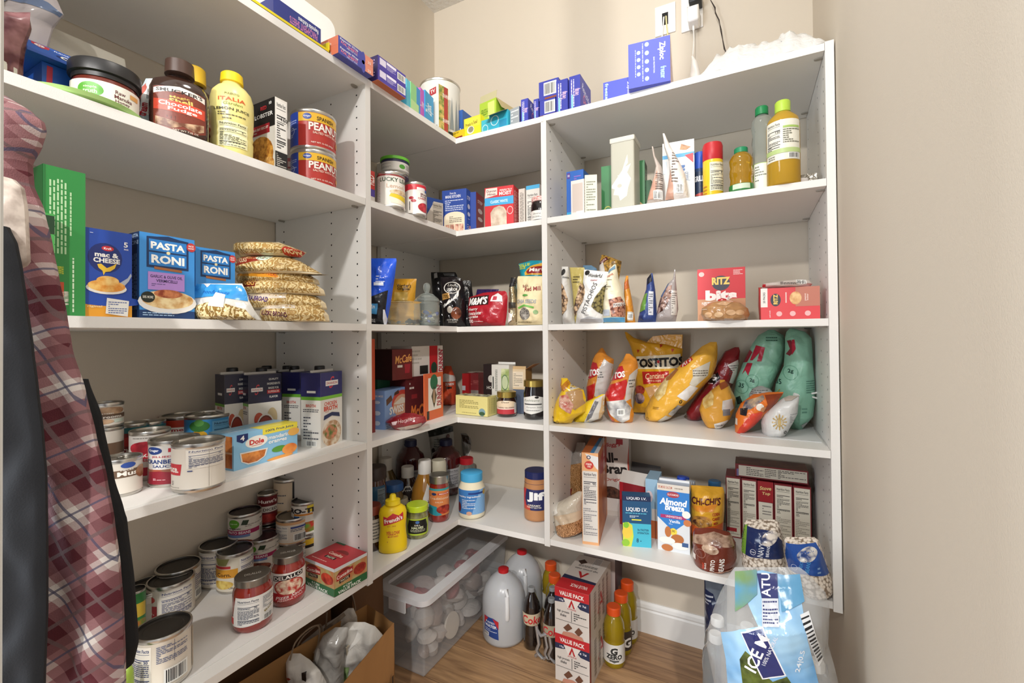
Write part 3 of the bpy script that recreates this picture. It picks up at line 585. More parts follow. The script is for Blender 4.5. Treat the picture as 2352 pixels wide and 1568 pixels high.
carton('pasta_mix_box', 'blue pasta mix box behind the clear noodle bag, shorter of the pair', 'food box', M, -90, 449, .04, 580, '3d8fd6', {'F': RON([('r', .1, .4, .6, .5, 'c8643c')])}, grp='blue pasta mix boxes')
# noodle bag with the blue header
bag('noodle_bag', 'clear bag of thin egg noodles with a bright blue header', 'bag', px(510, z, AX-.012), [(651, 440, 556, .15), (670, 418, 566, .3), (690, 428, 572, .7), (712, 444, 584, 1), (None, 452, 600, .9)], 'dcd9d2',
  [('p', [(441, 651), (556, 655), (566, 668), (572, 692), (540, 687), (500, 682), (455, 686), (420, 688), (415, 672)], '3f9be0'), ('t', 505, 672, 9, 'noodle house', '1f5fae', 62, -4), ('r', 418, 668, 438, 680, '1c2c55'), ('t', 428, 674, 7, 'EL', 'fff', 12), ('p', [(468, 650), (486, 651), (478, 660)], 'f2f2ee'), ('p', [(470, 702), (500, 696), (540, 700), (575, 712), (596, 738), (470, 738), (460, 722)], 'noodle:94702e:f0dca8:26'), ('p', [(442, 715), (458, 715), (462, 736), (446, 735)], 'c9d2dc'), ('p', [(505, 672), (530, 678), (536, 708), (500, 704)], 'e6e4e0')], thick=.03, seed=21, rough=.2)
# stack of broad noodle bags
nd = [(742, 690, 600, 758, '7a3d28', 'KLUSKI BROAD', (650, 722), 'e9e4dc'), (712, 668, 560, 752, '6b4a86', 'EXTRA BROAD', (608, 688), 'efe9e0'), (680, 640, 548, 748, '8a3a22', 'NO YOLKS', (576, 650), 'e9b25a'), (655, 622, 545, 735, 'd8922b', 'NO YOLKS', (610, 640), 'c23a2a'), (632, 588, 541, 758, 'a8341f', 'NO YOLKS', (585, 606), 'd8b48a'), (592, 556, 538, 705, 'b9341f', 'NOW', (683, 583), 'f5d9a0')]
lb = ['lowest of the pile', 'second lowest of the pile', 'third from the bottom', 'fourth up, orange edged', 'second from the top', 'topmost, with red corner tab']
for i, (vb, vt, u0, u1, c, tx, (tu, tv), tc) in enumerate(nd):
    dx = (-.02, -.045, -.05, -.07, -.05, -.08)[i]; P = px((u0+u1)/2, z, AX+dx); zb = z+max(0, height(P, vb)) if i else z; P = px((u0+u1)/2, zb, AX+dx)
    w_ = u1-u0; it = [('p', [(u0+w_*.02, vb-4), (u0+w_*.05, vt+5), (u1-w_*.1, vt+4), (u1-w_*.03, vb-5)], 'noodle:b08a4a:e6cd96:26')]
    if i in (0, 1): it += [('p', [(u0+2, vt+2), (u0+w_*.6, vt+4), (u0+w_*.62, vt+20), (u0+2, vt+22)], 'd9cbb8'), ('t', tu, tv, 11, tx, '4a2a6a' if i else '5b2340', 66, -6, .03)]
    if i == 2: it += [('p', [(552, 642), (612, 640), (612, 662), (552, 664)], '6f1f14'), ('t', 582, 652, 12, tx, tc, 54, -4, .03)]
    if i == 3: it += [('p', [(u0+2, 626), (640, 622), (668, 644), (600, 640), (u0+2, 636)], 'e0972c'), ('t', 640, 633, 9, 'NO YOLKS', 'c23a2a', 40, -12)]
    if i == 4: it += [('p', [(545, 596), (600, 590), (640, 588), (630, 604), (560, 616)], '8f2f1c'), ('t', 572, 604, 10, tx, 'e8d8b0', 40, 4), ('e', 628, 598, 16, 7, 'd6e0cf'), ('t', 628, 598, 8, 'BROAD', '2f6a3a', 24)]
    if i == 5: it += [('p', [(667, 570), (700, 578), (704, 586), (688, 597), (668, 590)], 'b9301c'), ('t', 685, 583, 10, 'NOW', 'f8e2b0', 28, -8, .04)]
    rws = [(vt, u0+w_*.1, u1-w_*.35, .3), (vt+(vb-vt)*.3, u0+w_*.02, u1-w_*.12, .9), (vt+(vb-vt)*.65, u0, u1-w_*.02, 1), (vb, u0+w_*.04, u1, .7)]
    if i == 5: rws = [(556, 545, 640, .3), (566, 541, 668, .9), (580, 540, 704, 1), (593, 560, 690, .6)]
    if i == 4: rws = [(588, 552, 660, .4), (600, 545, 690, .9), (622, 541, 728, 1), (640, 560, 758, .6)]
    bag('noodle_bag', 'egg noodle bag in the stack, '+lb[i], 'bag', P, rws, 'dccaa6', it, thick=.05, seed=30+i, rough=.22, wr=.0015, grp='stacked egg noodle bags')

# ================================================================== left unit, fourth shelf
z = S[3]
g = G(); n = 1; g.box((AX-DP+.01, .25, z+.0002), (AX-.012, YL-.012, z+.0016), mat('e9e7e3', .6, grain=160)); tag(g.build('shelf_liner', None, smooth=False), 'white ribbed liner mat under the cans on the fourth left shelf', 'shelf liner')
z += .0017
def CV(u, w_, vb, vt, lab, body, items, zz=None, **k):
    zz = z if zz is None else zz
    P, r = spot(u, w_, zz, vb=vb); return can(lab, P, r, height(P+Vector((0, 0, 0)), vt), body, items, **k), P, r
LID = dict(lid='a9a59c')
def vt_(P, v): return v
FACTS = ('n', .52, .08, .93, .92, '2a3a6e', 'e9e4da', '110')
CV(457, 103, 1131, 1009, 'large cream can with a red patch and nutrition panel, nearest the shelf edge', 'e4ddd1', [('p', [(.0, .35), (.26, .35), (.28, .62), (0, .62)], 'c8303c'), ('t', .12, .47, .12, 'auce.', 'f6efe6', .22, 0, .03), ('n', .34, .5, .9, .96, '2a3a6e', 'e9e3d8', '110'), ('l', .36, .42, .85, .48, 1, '3a4a80'), ('r', .62, .02, .625, .95, '9c968c'), ('t', .12, .16, .1, '5', '555', .03), ('l', .02, .04, .25, .07, 1, '8a867e')], **LID)
CV(401, 96, 1118, 1003, 'cranberry sauce can with blue oval and dark red band, behind the large cream can', 'e6e3de', [('e', .2, .86, .14, .1, '27407f'), ('t', .2, .86, .08, 'Kroger', 'fff', .18), ('r', .42, .82, .8, .92, 'b5323c'), ('t', .32, .7, .06, 'JELLIED', 'b8384a', .3), ('t', .36, .58, .11, 'CRANBERRY', '26407e', .6, 0, .02), ('t', .34, .46, .07, 'SAUCE', '26407e', .3), ('r', 0, .3, 1, .38, 'mix:7a6a55:b05a40:50'), ('p', [(0, 0), (1, 0), (1, .3), (.55, .28), (.3, .34), (0, .3)], '8c1f30'), ('l', .2, .1, .7, .16, 2, 'e8cfd2')], **LID)
CV(345, 76, 1103, 985, 'white can with red script and berries, left of the cranberry can', 'e4dfd8', [('e', .42, .7, .3, .16, 'mix:8c1524:c83040:50'), ('r', .12, .38, .9, .58, 'c4283a'), ('t', .5, .51, .1, 'Berry S', 'f5efe8', .5, 180, .02), ('t', .5, .42, .05, 'CENTER', 'f0d8d8', .3), ('e', .4, .14, .35, .1, 'c22a40'), ('l', .2, .92, .6, .96, 1, '77736c')], **LID)
CV(277, 79, 1143, 1048, 'short mushroom can with brown band at the left, below another mushroom can', 'dfd8cd', [('r', .1, .52, .95, .76, '6b5442'), ('t', .66, .64, .15, 'Mush', 'f5f0e8', .42, 0, .03), ('t', .6, .76, .06, 'PIECES', 'f5f0e8', .2), ('e', .62, .9, .12, .09, '2c4c9a'), ('o', .12, .82, .14, .14, .12, '8f877a'), ('e', .88, .62, .14, .2, 'mix:8a5a3c:c99a72:40'), ('r', .12, .22, .34, .38, 'bcd8cf'), ('l', .2, .06, .9, .12, 1, '6a655c')], lid='9a968e', tab=True, grp='mushroom cans')
# a second pair of mushroom cans behind, the upper one showing
P, r = spot(243, 64, z, vb=1112); hc = .112
can('short mushroom can in the lower row behind, mostly hidden by the can in front', P, r, hc, 'dfd8cd', [('r', .1, .52, .95, .76, '6b5442')], grp='mushroom cans', lid='9a968e')
P2 = Vector((P.x, P.y, z+hc+.0005)); h = height(P2, 965)
can('short mushroom can standing on top of another, mushrooms pictured above a brown band', P2, r, max(h, .05), 'dfd8cd', [('e', .55, .72, .36, .2, 'mix:9a7456:d8b592:40'), ('r', .0, .34, 1, .56, '6b5442'), ('t', .5, .43, .13, 'mushrooms.', 'f5f0e8', .7, 0, .03), ('t', .5, .6, .06, '& STEMS', 'f0ebe2', .3), ('r', .66, .12, .9, .3, 'd0dccf'), ('e', .4, .2, .25, .13, 'mix:9a7456:d8b592:40')], grp='mushroom cans', lid='9a968e')
CV(304, 62, 1080, 970, 'dark red enchilada sauce can behind the mushroom cans', '7a1c22', [('r', 0, .86, 1, 1, '2f6b72'), ('t', .5, .42, .11, 'ENCHILADA', 'f0e6dc', .8, 0, .03), ('t', .55, .28, .11, 'SAUCE', 'f0e6dc', .45, 0, .03), ('e', .5, .65, .3, .12, 'b02a2a')], **LID)
CV(340, 66, 1068, 966, 'plain dark can with teal top band behind the berry can', '5d2226', [('r', 0, .86, 1, 1, '2f6b72')], **LID)
P, r = spot(420, 84, z, vb=1035); can('red orange pumpkin can at the back of the fourth left shelf', P, r, height(P, 938), 'b53a26', [('r', .3, .6, .75, .78, 'f1ece4'), ('t', .52, .69, .12, 'meijer', 'b02a30', .38, 0, .03), ('r', 0, 0, 1, .55, '96201f'), ('t', .55, .46, .08, '100% PURE', 'f2e4d8', .5, 0, .02), ('t', .55, .34, .1, 'PUMPKIN', 'f2e4d8', .5, 0, .02)], lid='a9a59c')
P, r = spot(479, 94, z, vb=1048); can('blue pineapple can with pull tab behind the large cream can', P, r, height(P, 948), '3f93cf', [('e', .37, .52, .12, .16, 'mix:b97a1c:e8c23a:60'), ('e', .37, .8, .15, .16, '3c7a3a'), ('e', .37, .9, .07, .1, '5a9a4a'), ('n', .55, .1, .97, .92, '12355f', '6fb2dd', '60'), ('r', .3, .0, .46, .3, 'e8c83a')], lid='c9c5bd', tab=True)
# broth cartons
def broth(M, aL, uL, dd, vt, lab, kind, capu=None):
    F = {'chick': [('r', 0, .68, 1, 1, '2f2f6c'), ('r', 0, .635, 1, .68, '7fc33c'), ('t', .5, .86, .16, 'S', 'd8424e', .24, 0, .0, .3), ('r', .22, .815, .8, .885, 'f4f2ee'), ('t', .51, .85, .035, 'SWANSON', 'b32b38', .5, 0, .02), ('t', .45, .575, .05, 'CHICKEN', 'd8503c', .58, 0, .02), ('t', .45, .51, .065, 'BROTH', 'd8503c', .62, 0, .035), ('l', .2, .455, .8, .475, 1, 'c98a7c'), ('p', [(.12, .36), (.5, .4), (.88, .36), (.85, .42), (.5, .45), (.15, .42)], '26305a'), ('e', .5, .18, .48, .21, 'f0e8dc'), ('e', .5, .16, .44, .18, 'mix:b8875a:eadcc4:60'), ('e', .45, .18, .3, .1, 'mix:5f7a35:dd8a6a:70')],
         'bowl': [('r', 0, .62, 1, 1, '23233e'), ('p', [(.0, 0), (.12, 0), (.12, .0), (0, .0)], 'e9e4dc'), ('t', .25, .8, .14, 'S', 'c83c46', .14, 0, 0, .3), ('r', .08, .775, .42, .825, 'f2f0ec'), ('t', .25, .8, .028, 'SWANSON', 'b32b38', .3), ('t', .75, .93, .03, 'QUALITY', 'e8e6e2', .3), ('t', .75, .87, .03, 'INGREDIENTS', 'e8e6e2', .4), ('t', .75, .81, .03, 'MADE FOR', 'e8e6e2', .32), ('r', .55, .735, .95, .785, 'c22c34'), ('t', .75, .76, .028, 'SUPERIOR', 'f5e8e4', .34), ('t', .75, .69, .03, 'FLAVOR', 'e8e6e2', .26),
           ('e', .3, .4, .14, .09, 'c0513a'), ('e', .7, .4, .16, .14, 'cdb88e'), ('e', .5, .27, .28, .2, 'ded9d2'), ('e', .5, .27, .25, .175, '6e2a1e'), ('e', .5, .27, .22, .15, '8f3526'), ('p', [(.08, .25), (.2, .32), (.26, .25), (.2, .18)], '2f4a35'), ('r', .1, .07, .9, .078, 'b85a4a'), ('l', .3, .02, .8, .05, 1, '8f8a84')]}[kind]
    sd = [('r', 0, .62 if kind == 'bowl' else .68, 1, 1, '23233e' if kind == 'bowl' else '2b2b62'), ('r', 0, .585 if kind == 'bowl' else .635, 1, .62 if kind == 'bowl' else .68, '6fb03a'), ('r', .3, .73, .75, .76, 'f2f0ec'), ('t', .5, .56, .04, 'BROTH', 'c8503c', .5, 0, .03), ('l', .1, .47, .9, .52, 2, '4a4a52'), ('l', .12, .1, .88, .42, 8, '5a5a60'), ('b', .25, .02, .8, .09)]
    a2, w_, h = aL, None, None
    o = carton('broth_carton', lab, 'carton', M, aL, uL, dd, vt, 'e9e5dd', {'F': F, 'L': sd, 'R': sd, 'T': [('r', 0, 0, 1, 1, '2a2a52')]}, grp='broth cartons', rough=.35)
    w0, d0, h0 = o['dims']; g = G(); g.box((-w0*.48, -.003, h0), (w0*.48, .003, h0+.006), mat('d9d6d0', .4)); g.build('seam', o, smooth=False)
    g = G(); g.lathe([(.0125, 0), (.014, .002), (.0138, .013), (.012, .015)], mat('111114', .35), 24); g.build('cap', o, (w0*.12, d0*.26, h0+.001))
    return o
broth(onz(786, 1012, z), -78, 737, .062, 851, 'chicken broth carton nearest the side panel, soup bowl pictured', 'chick')
broth(onz(718, 1003, z), -78, 690, .062, 852, 'broth carton just left of the chicken broth carton with the soup bowl, narrow side showing', 'chick')
M = px(647, z, AX-.19); broth(M, -100, 571, .062, 857, 'broth carton with a bowl of red broth and lettering about quality', 'bowl')
M = px(571, z, AX-.235); broth(M, -100, 516, .062, 858, 'leftmost broth carton behind the pineapple can', 'bowl')
M = px(700, z, AX-.26); broth(M, -90, 655, .06, 851, 'broth carton at the back between the bowl carton and the narrow one', 'bowl')
M = px(650, z, AX-.31); broth(M, -90, 600, .05, 851, 'rearmost broth carton, only dark top and cap showing', 'bowl')
# mandarin cups
M = onz(683, 1040, z); L0 = onz(535, 1083, z); aL = math.degrees(math.atan2(L0.y-M.y, L0.x-M.x))
o = carton('fruit_cup_pack', 'light blue cardboard sleeve of mandarin orange cups at the shelf edge', 'fruit pack', M, aL, 537, .085, 968, '8fc4e6',
  {'F': [('r', .42, .82, 1, 1, 'efe04a'), ('t', .7, .91, .09, '100% Fruit Juice', '2a4a6a', .46, 0, .02), ('p', [(.04, .97), (.2, .97), (.2, .8), (.12, .72), (.04, .8)], '24356e'), ('t', .12, .86, .14, '4', 'f5f5f0', .06, 0, .03), ('e', .33, .68, .17, .17, 'f6f3ea'), ('t', .33, .68, .15, 'Dole', 'cf3a34', .22, 0, .04), ('r', .25, .57, .41, .585, 'd8503a'), ('t', .68, .7, .12, 'mandarin', 'f6f7f4', .34, 0, .03), ('t', .66, .54, .12, 'oranges', 'f6f7f4', .3, 0, .03), ('p', [(.08, .46), (.5, .42), (.46, .2), (.34, .08), (.2, .08), (.1, .2)], 'e9e6e0'), ('p', [(.1, .42), (.47, .39), (.44, .2), (.33, .11), (.21, .11), (.12, .2)], 'mix:a8501e:e9964a:50'), ('e', .68, .3, .12, .09, '5b9b3c'), ('e', .86, .22, .13, .16, 'mix:dd6a2a:f3a04e:30'), ('e', .93, .72, .1, .12, 'f0b65a'), ('e', .7, .04, .22, .05, 'eea552')],
   'L': [('r', .06, .06, .94, .94, 'mix:9a4a1e:d98a4a:40'), ('r', .06, .45, .94, .5, 'c9a283')], 'T': [('r', .4, 0, 1, .5, 'efe04a'), ('l', .05, .3, .38, .7, 3, 'dbe8f0')]}, rough=.3)

# ================================================================== left unit, lowest shelf
z = S[4]
g = G(); g.box((AX-DP+.01, .25, z+.0002), (AX-.035, YL-.012, z+.0016), mat('e6e4e1', .6, grain=160)); tag(g.build('shelf_liner', None, smooth=False), 'white ribbed liner mat under the cans on the lowest left shelf', 'shelf liner')
z += .0017
DK = dict(lid='3a3835', lidm=mat('4a4845', .35, metal=.85))
NF = lambda a, b, cal='30': ('n', a, .06, b, .94, '2a3a6e', 'e6e0d6', cal)
CV(376, 108, 1590, 1435, 'cream can with dark lid and nutrition panel at the very front of the lowest shelf', 'dfd6c8', [NF(.02, .36), ('l', .42, .55, .8, .92, 10, '4a5680'), ('r', .62, .5, .625, .97, '5c5f74'), ('b', .5, .06, .8, .4), ('r', .93, .02, 1, .95, 'c9b9a0')], **DK)
CV(393, 90, 1430, 1325, 'can with red corner and nutrition panel behind the front can', 'ddd5c9', [('r', 0, .12, .3, .5, 'b92a34'), ('t', .16, .28, .12, 'les.', 'f2e9e2', .2, 0, .02), ('e', .15, .7, .12, .12, 'c8443c'), NF(.34, .86)], **DK)
CV(410, 86, 1382, 1278, 'can with dark lid standing near the back wall, nutrition panel showing', 'd8d2c8', [NF(.3, .72), ('l', .76, .2, .95, .85, 10, '5a6488'), ('b', .76, .05, .95, .3)], **DK)
CV(341, 98, 1412, 1318, 'wide can with dark lid at the left of the lowest shelf, mostly white', 'd6d0c6', [('r', .4, .0, 1, .75, 'c4beb4')], **DK)
CV(310, 40, 1480, 1352, 'green vegetable can partly hidden by the plaid shirt', '2f7a3a', [('r', .4, .5, .9, .8, 'cfae3a'), ('e', .7, .25, .3, .2, 'mix:d8602a:4a8a3a:60')], **DK)
CV(502, 76, 1347, 1240, 'can with dark lid and nutrition panel beside the corn can', 'dcd6ca', [NF(.1, .62, '70'), ('r', .0, .0, 1, .05, 'cfc8bc')], **DK)
CV(540, 74, 1363, 1258, 'corn can with golden band and nutrition panel', 'e0d8c6', [('r', 0, .4, .55, .66, 'd99a34'), ('t', .28, .5, .12, 'Corn.', '4a2c14', .3, 0, .02), ('r', .05, .68, .42, .76, 'b53434'), ('p', [(.05, .98), (.4, .98), (.34, .78), (.14, .78)], '8a8a50'), ('e', .25, .2, .22, .13, 'mix:c99a3a:f0d87a:60'), NF(.58, .98, '60'), ('t', .45, .1, .05, 'USA', '6a6458', .12)], **DK)
OR = [('r', 0, .5, 1, .63, 'a32458'), ('t', .36, .565, .08, 'PINTO BEANS', 'f4e8ee', .5, 0, .02), ('r', .06, .42, .6, .5, '6f86b8'), ('e', .26, .83, .13, .13, '5aa02c'), ('t', .26, .83, .05, 'simple truth', 'dff0c9', .17), ('p', [(.42, .8), (.46, .94), (.58, .92), (.54, .78)], '2a3a24'), ('t', .28, .685, .07, 'organic', '3a2c22', .28), ('l', .5, .72, .9, .8, 2, '8a857c'), ('e', .36, .2, .32, .17, 'mix:4a1c14:a05a42:60'), ('n', .82, .05, 1, .95, '333', 'e4dfd6', '')]
CV(602, 70, 1322, 1228, 'organic pinto bean can in the lower row beside the corn can', 'e2dcd2', OR, lid='3a3033', lidm=mat('5a4c50', .35, metal=.8), grp='organic pinto bean cans')
P, r = spot(563, 68, z, vb=1290); hc = height(P, 1240); o = can('plain cream can under the raised organic pinto can', P, r, max(hc, .06), 'd8d2c8', [], **DK)
P2 = Vector((P.x, P.y, z+max(hc, .06)+.0005)); can('organic pinto bean can raised on a plain can near the back wall', P2, r, height(P2, 1143), 'e2dcd2', OR, lid='3a3033', grp='organic pinto bean cans')
def stack(u, w_, vb, vm, vt, lab1, b1, i1, lab2, b2, i2, k1={}, k2={}):
    P, r = spot(u, w_, z, vb=vb); h1 = height(P, vm); can(lab1, P, r, h1, b1, i1, **k1); P2 = Vector((P.x, P.y, z+h1+.0005)); can(lab2, P2, r, height(P2, vt), b2, i2, **k2)
stack(615, 42, 1270, 1188, 1117, 'dark red tomato can at the bottom of the stack beside the raised pinto can', '5a1c22', [('r', .2, .4, .9, .6, '3a1216')], 'dark red diced tomato can on top of its stack', '6e1c24', [('t', .5, .82, .13, "Hunt's", 'f0e6e2', .7, 0, .03), ('r', 0, .42, 1, .64, 'e0dad2'), ('t', .6, .52, .1, 'DICED', '3a2320', .5, 0, .02), ('e', .5, .2, .4, .15, 'mix:8a1a1e:c8443a:50')])
stack(662, 60, 1230, 1140, 1060, 'blue topped organic can with green circle near the side panel', 'e0dad0', [('r', 0, .78, 1, 1, '4a9ab8'), ('e', .55, .45, .26, .26, '5a9a34'), ('r', 0, 0, 1, .1, '4a7a3a')], 'tomato can with a black corner resting on the blue topped can', 'dcc9ae', [('r', .6, .45, 1, 1, '1e1c1e'), ('t', .82, .62, .2, 'DI', 'f2eee8', .2, 0, .03), ('e', .85, .2, .2, .25, 'b93c30'), ('l', .1, .3, .45, .8, 6, '6a6a70'), ('r', .0, .0, 1, .08, 'c9a06a')])
stack(701, 58, 1290, 1222, 1146, 'yellow and white tomato can under the chili can near the side panel', 'e8e0d2', [('r', 0, .7, 1, 1, 'e0b22e'), ('r', 0, .55, 1, .7, '2a2420')], 'white and yellow chili tomato can with bold black letters', 'ece6dc', [('p', [(.55, 1), (1, 1), (1, .7), (.55, .78)], 'e8cf3a'), ('t', .5, .82, .18, 'RO-TEL', '1e1a1a', .9, 0, .05), ('r', .2, .66, .7, .72, 'd8882c'), ('r', .2, .5, .36, .64, '3a6ab0'), ('e', .62, .25, .36, .18, 'mix:c8342a:6a9a3a:50')], k1=DK, k2=DK)
stack(674, 72, 1300, 1240, 1180, 'tan rimmed food can, lower of a pair behind the pasta sauce jars', 'e4dccf', [('r', 0, .88, 1, 1, 'd0a27a'), ('l', .1, .3, .4, .8, 6, '5a5e74'), ('n', .5, .15, .85, .85, '2c2f45', 'eae5dc', '')], 'tan rimmed food can with barcode, upper of a pair', 'e6ddd0', [('r', 0, .86, 1, 1, 'd8a878'), ('r', 0, 0, 1, .06, 'd8a878'), ('n', .05, .2, .4, .8, '3a4468', 'ece7de', ''), ('b', .5, .12, .85, .45), ('r', .45, .7, .85, .78, '3a4a90'), ('l', .45, .55, .85, .68, 2, '5a5e74')])
# pasta sauce jars
def sauce(u, w_, vb, vt, lab, its, turn=0):
    P, r = spot(u, w_, z, vb=vb); h = height(P, vt)
    jm = mat('8c2418', .12, coat=1.)
    pr = [(r*.86, 0), (r*.97, .006), (r, .014), (r, h*.70), (r*.94, h*.78), (r*.84, h*.84), (r*.82, h*.88)]
    return bottle('sauce_jar', lab, 'jar', P, pr, jm, [(r*.84, h*.86), (r*.9, h*.865), (r*.9, h*.985), (r*.86, h), (r*.8, h-.001)], mat('8b8781', .28, metal=.9), [(h*.14, h*.70, -88, 88, None, its)], turn=turn, grp='tomato sauce jars', capn='lid')
o1 = sauce(581, 81, 1454, 1316, 'tomato sauce jar with nutrition panel facing out, nearer the shelf edge', [('p', [(.0, .3), (.12, .3), (.2, 1), (.95, 1), (.95, .3), (.9, .12), (.3, 0), (.1, 0)], 'e4e2de'), ('r', 0, .05, .14, .28, 'b52a2c'), ('n', .22, .05, .62, .95, '2a3550', 'e8e6e2', '70'), ('l', .66, .5, .9, .92, 8, '8a8d96'), ('t', .76, .42, .07, 'Bell', '8a7a3a', .16, 20), ('b', .66, .08, .88, .28)])
o2 = sauce(662, 71, 1395, 1266, 'tomato sauce jar with a pizza picture facing out', [('p', [(.0, .25), (0, 1), (1, 1), (1, .25), (.6, .2)], 'e9e4de'), ('r', 0, 0, 1, .3, 'b5242c'), ('e', .52, .5, .3, .3, 'b5302a'), ('e', .52, .5, .27, .27, 'mix:b83428:f0dcc0:90'), ('p', [(.2, .72), (.8, .8), (.8, .97), (.2, .9)], '1d1a1a'), ('t', .5, .85, .13, 'DELALLO', 'f2eee8', .56, 5, .02), ('t', .55, .18, .12, 'Pizza Sauce', 'f6e8e2', .6, 8, .01, .3), ('t', .55, .06, .06, 'PIZZERIA STYLE', 'f2d8d0', .5, 6)])
for o in (o1, o2):
    g = G(); hh = max(v.co.z for v in [c for c in o.children if c.name.startswith('lid')][0].data.vertices)
    paint(g, [('t', .5, .5, .16, 'DELALLO', 'c9c5be', .56)], lambda x, y, q, hh=hh: ((x-.5)*.06, (y-.5)*.06, hh+q-.0008), .06, .06); g.build('lid_print', [c for c in o.children if c.name.startswith('lid')][0])
# tomato paste box
M = onz(768, 1373, z-.0017); M.z = z; Lq = onz(700, 1340, z); aL = math.degrees(math.atan2(Lq.y-M.y, Lq.x-M.x)); print('paste', aL)
PF = [('r', 0, 0, 1, .28, '2b6b3e'), ('r', 0, .88, 1, 1, 'd9dde0'), ('r', 0, .28, 1, .88, 'mix:c97a4a:b8b27a:40'), ('e', .3, .7, .22, .16, '7a2420'), ('p', [(.06, .5), (.55, .58), (.55, .8), (.06, .72)], 'a92a28'), ('t', .3, .655, .13, 'Contadina', 'f6ece0', .46, 6, .015), ('p', [(.14, .38), (.46, .42), (.46, .54), (.14, .5)], '15120f'), ('t', .3, .46, .075, 'PASTE', 'f0e4c8', .24, 4), ('e', .77, .55, .2, .2, 'mix:8a1c16:d85038:40'), ('t', .38, .2, .09, '4 CAN', 'e8efe4', .26, 0, .03), ('t', .45, .08, .11, 'VALUE PACK', 'e8efe4', .7, 0, .04)]
carton('tomato_paste_box', 'red and green tomato paste multipack box at the front corner of the lowest left shelf', 'food box', M, aL, 700, '843', 1307, 'b53036', {'F': PF, 'R': PF, 'T': [('r', .03, .03, .97, .97, 'b8323a'), ('e', .55, .62, .2, .14, '7a1e1e'), ('p', [(.25, .4), (.75, .4), (.75, .62), (.25, .62)], 'a32428'), ('t', .5, .51, .12, 'Contadina', 'f2dcc8', .44, 0, .01), ('r', .33, .28, .66, .38, '1a1412'), ('t', .5, .33, .07, 'PASTE', 'e8dcc0', .24), ('l', .1, .1, .6, .16, 1, 'e8b8b0'), ('r', 0, .93, .3, 1, '2b5a3a')]})
# ================================================================== top of the shelving
z = S[0]
def lying(u0, u1, vt, x, inset, dp, lab, name, cat, col, F, **k):
    """a carton on the left top shelf with its front along the shelf edge, from column u0 to u1"""
    return carton(name, lab, cat, px(u1, z, x), -90, u0, dp, vt, col, F, **k)
# yellow tray with the parchment box in it, white board behind
M = px(758, z, AX-.004); M0 = px(600, z, AX-.004)
Lt = (M-M0).length+.10
g = G(); ym = mat('e3cf2a', .3); a = Vector((0, 0, 0))
g.box((-.09, 0, 0), (0, Lt, .004), ym); g.box((-.004, 0, 0), (0, Lt, .010), ym); g.box((-.09, 0, 0), (-.086, Lt, .075), ym); g.box((-.09, 0, 0), (0, .004, .075), ym); g.box((-.09, Lt-.004, 0), (-.05, Lt, .075), ym); g.box((-.05, Lt-.004, 0), (0, Lt, .03), ym)
tag(g.build('storage_tray', None, (M.x, M.y-Lt, z+.0005), bev=.001, smooth=False), 'bright yellow open tray on the left top shelf holding a parchment box', 'tray')
Mp = px(737, z, AX-.010); Mp.z = z+.006
carton('parchment_box', 'long dark blue parchment sheet box lying in the yellow tray', 'box', Mp, -90, 628, .07, 60, '2f3a86', {'F': [('t', .62, .42, .36, 'PARCHMENT SHEETS', 'c77fb0', .6, 180, .02), ('t', .72, .76, .3, 'Reynolds Kitchens', 'eef0f7', .44, 180, .02)]}, h=.048)
g = G(); pts = []; Wd, Hd, R_ = .34, .30, .03
for cx_, cy_, a0 in ((Wd-R_, Hd-R_, 0), (R_, Hd-R_, 90), (R_, R_, 180), (Wd-R_, R_, 270)):
    for i in range(7): a = math.radians(a0+15*i); pts.append((cx_+R_*math.cos(a), cy_+R_*math.sin(a)))
n = len(pts); vs = [(0, p[0], p[1]) for p in pts]+[(.012, p[0], p[1]) for p in pts]
g.add(vs, [tuple(range(n)), tuple(reversed(range(n, 2*n)))]+[(i, n+i, n+(i+1) % n, (i+1) % n) for i in range(n)], mat('f4f4f0', .3))
Pb = px(783, z, AX-.305); hb = height(Pb, 46)
o = g.build('cutting_board', None, (AX-.325, Pb.y-Wd, z+hb-Hd if hb > Hd else z), rot=(0, math.radians(-4), 0)); tag(o, 'white cutting board standing behind the yellow tray', 'cutting board')
# foil sheets, two stacked
FO = {'F': [('r', .72, 0, 1, 1, 'e8947c'), ('e', .70, .4, .06, .75, '4b4fa8'), ('t', .3, .74, .3, 'Reynolds Wrap', 'f4f2f4', .5, 0, .02), ('t', .3, .42, .28, 'FOIL SHEETS', 'f08a9a', .46, 0, .02), ('t', .38, .16, .16, 'PRE-CUT FOIL', 'e8e6f4', .3), ('t', .88, .3, .3, '25', 'f6ece8', .1)], 'L': [('t', .5, .6, .22, 'FOIL', 'f6e6de', .4), ('t', .5, .3, .22, 'SHEETS', 'f6e6de', .5)]}
M = px(857, z, AX+.022); o = carton('foil_box', 'blue and salmon foil sheet box, lower of two stacked past the yellow tray', 'box', M, -90, 777, .10, 157, '4b4fa8', FO, side=None, grp='foil sheet boxes')
g = G(); w0, d0, h0 = o['dims']
def sidecol(o, c):
    w0, d0, h0 = o['dims']; g = G(); g.add([(-w0/2-.0001, -d0/2, 0), (-w0/2-.0001, d0/2, 0), (-w0/2-.0001, d0/2, h0), (-w0/2-.0001, -d0/2, h0)], [(3, 2, 1, 0)], mat(c, .42)); g.build('end_panel', o, smooth=False)
sidecol(o, 'd9795c'); M2 = M.copy(); M2.z += o['dims'][2]+.0003; hfo = o['dims'][2]
o = carton('foil_box', 'blue and salmon foil sheet box, upper of two stacked past the yellow tray', 'box', M2, -90, 777, .10, 131, '4b4fa8', FO, h=hfo, grp='foil sheet boxes'); sidecol(o, 'd9795c')
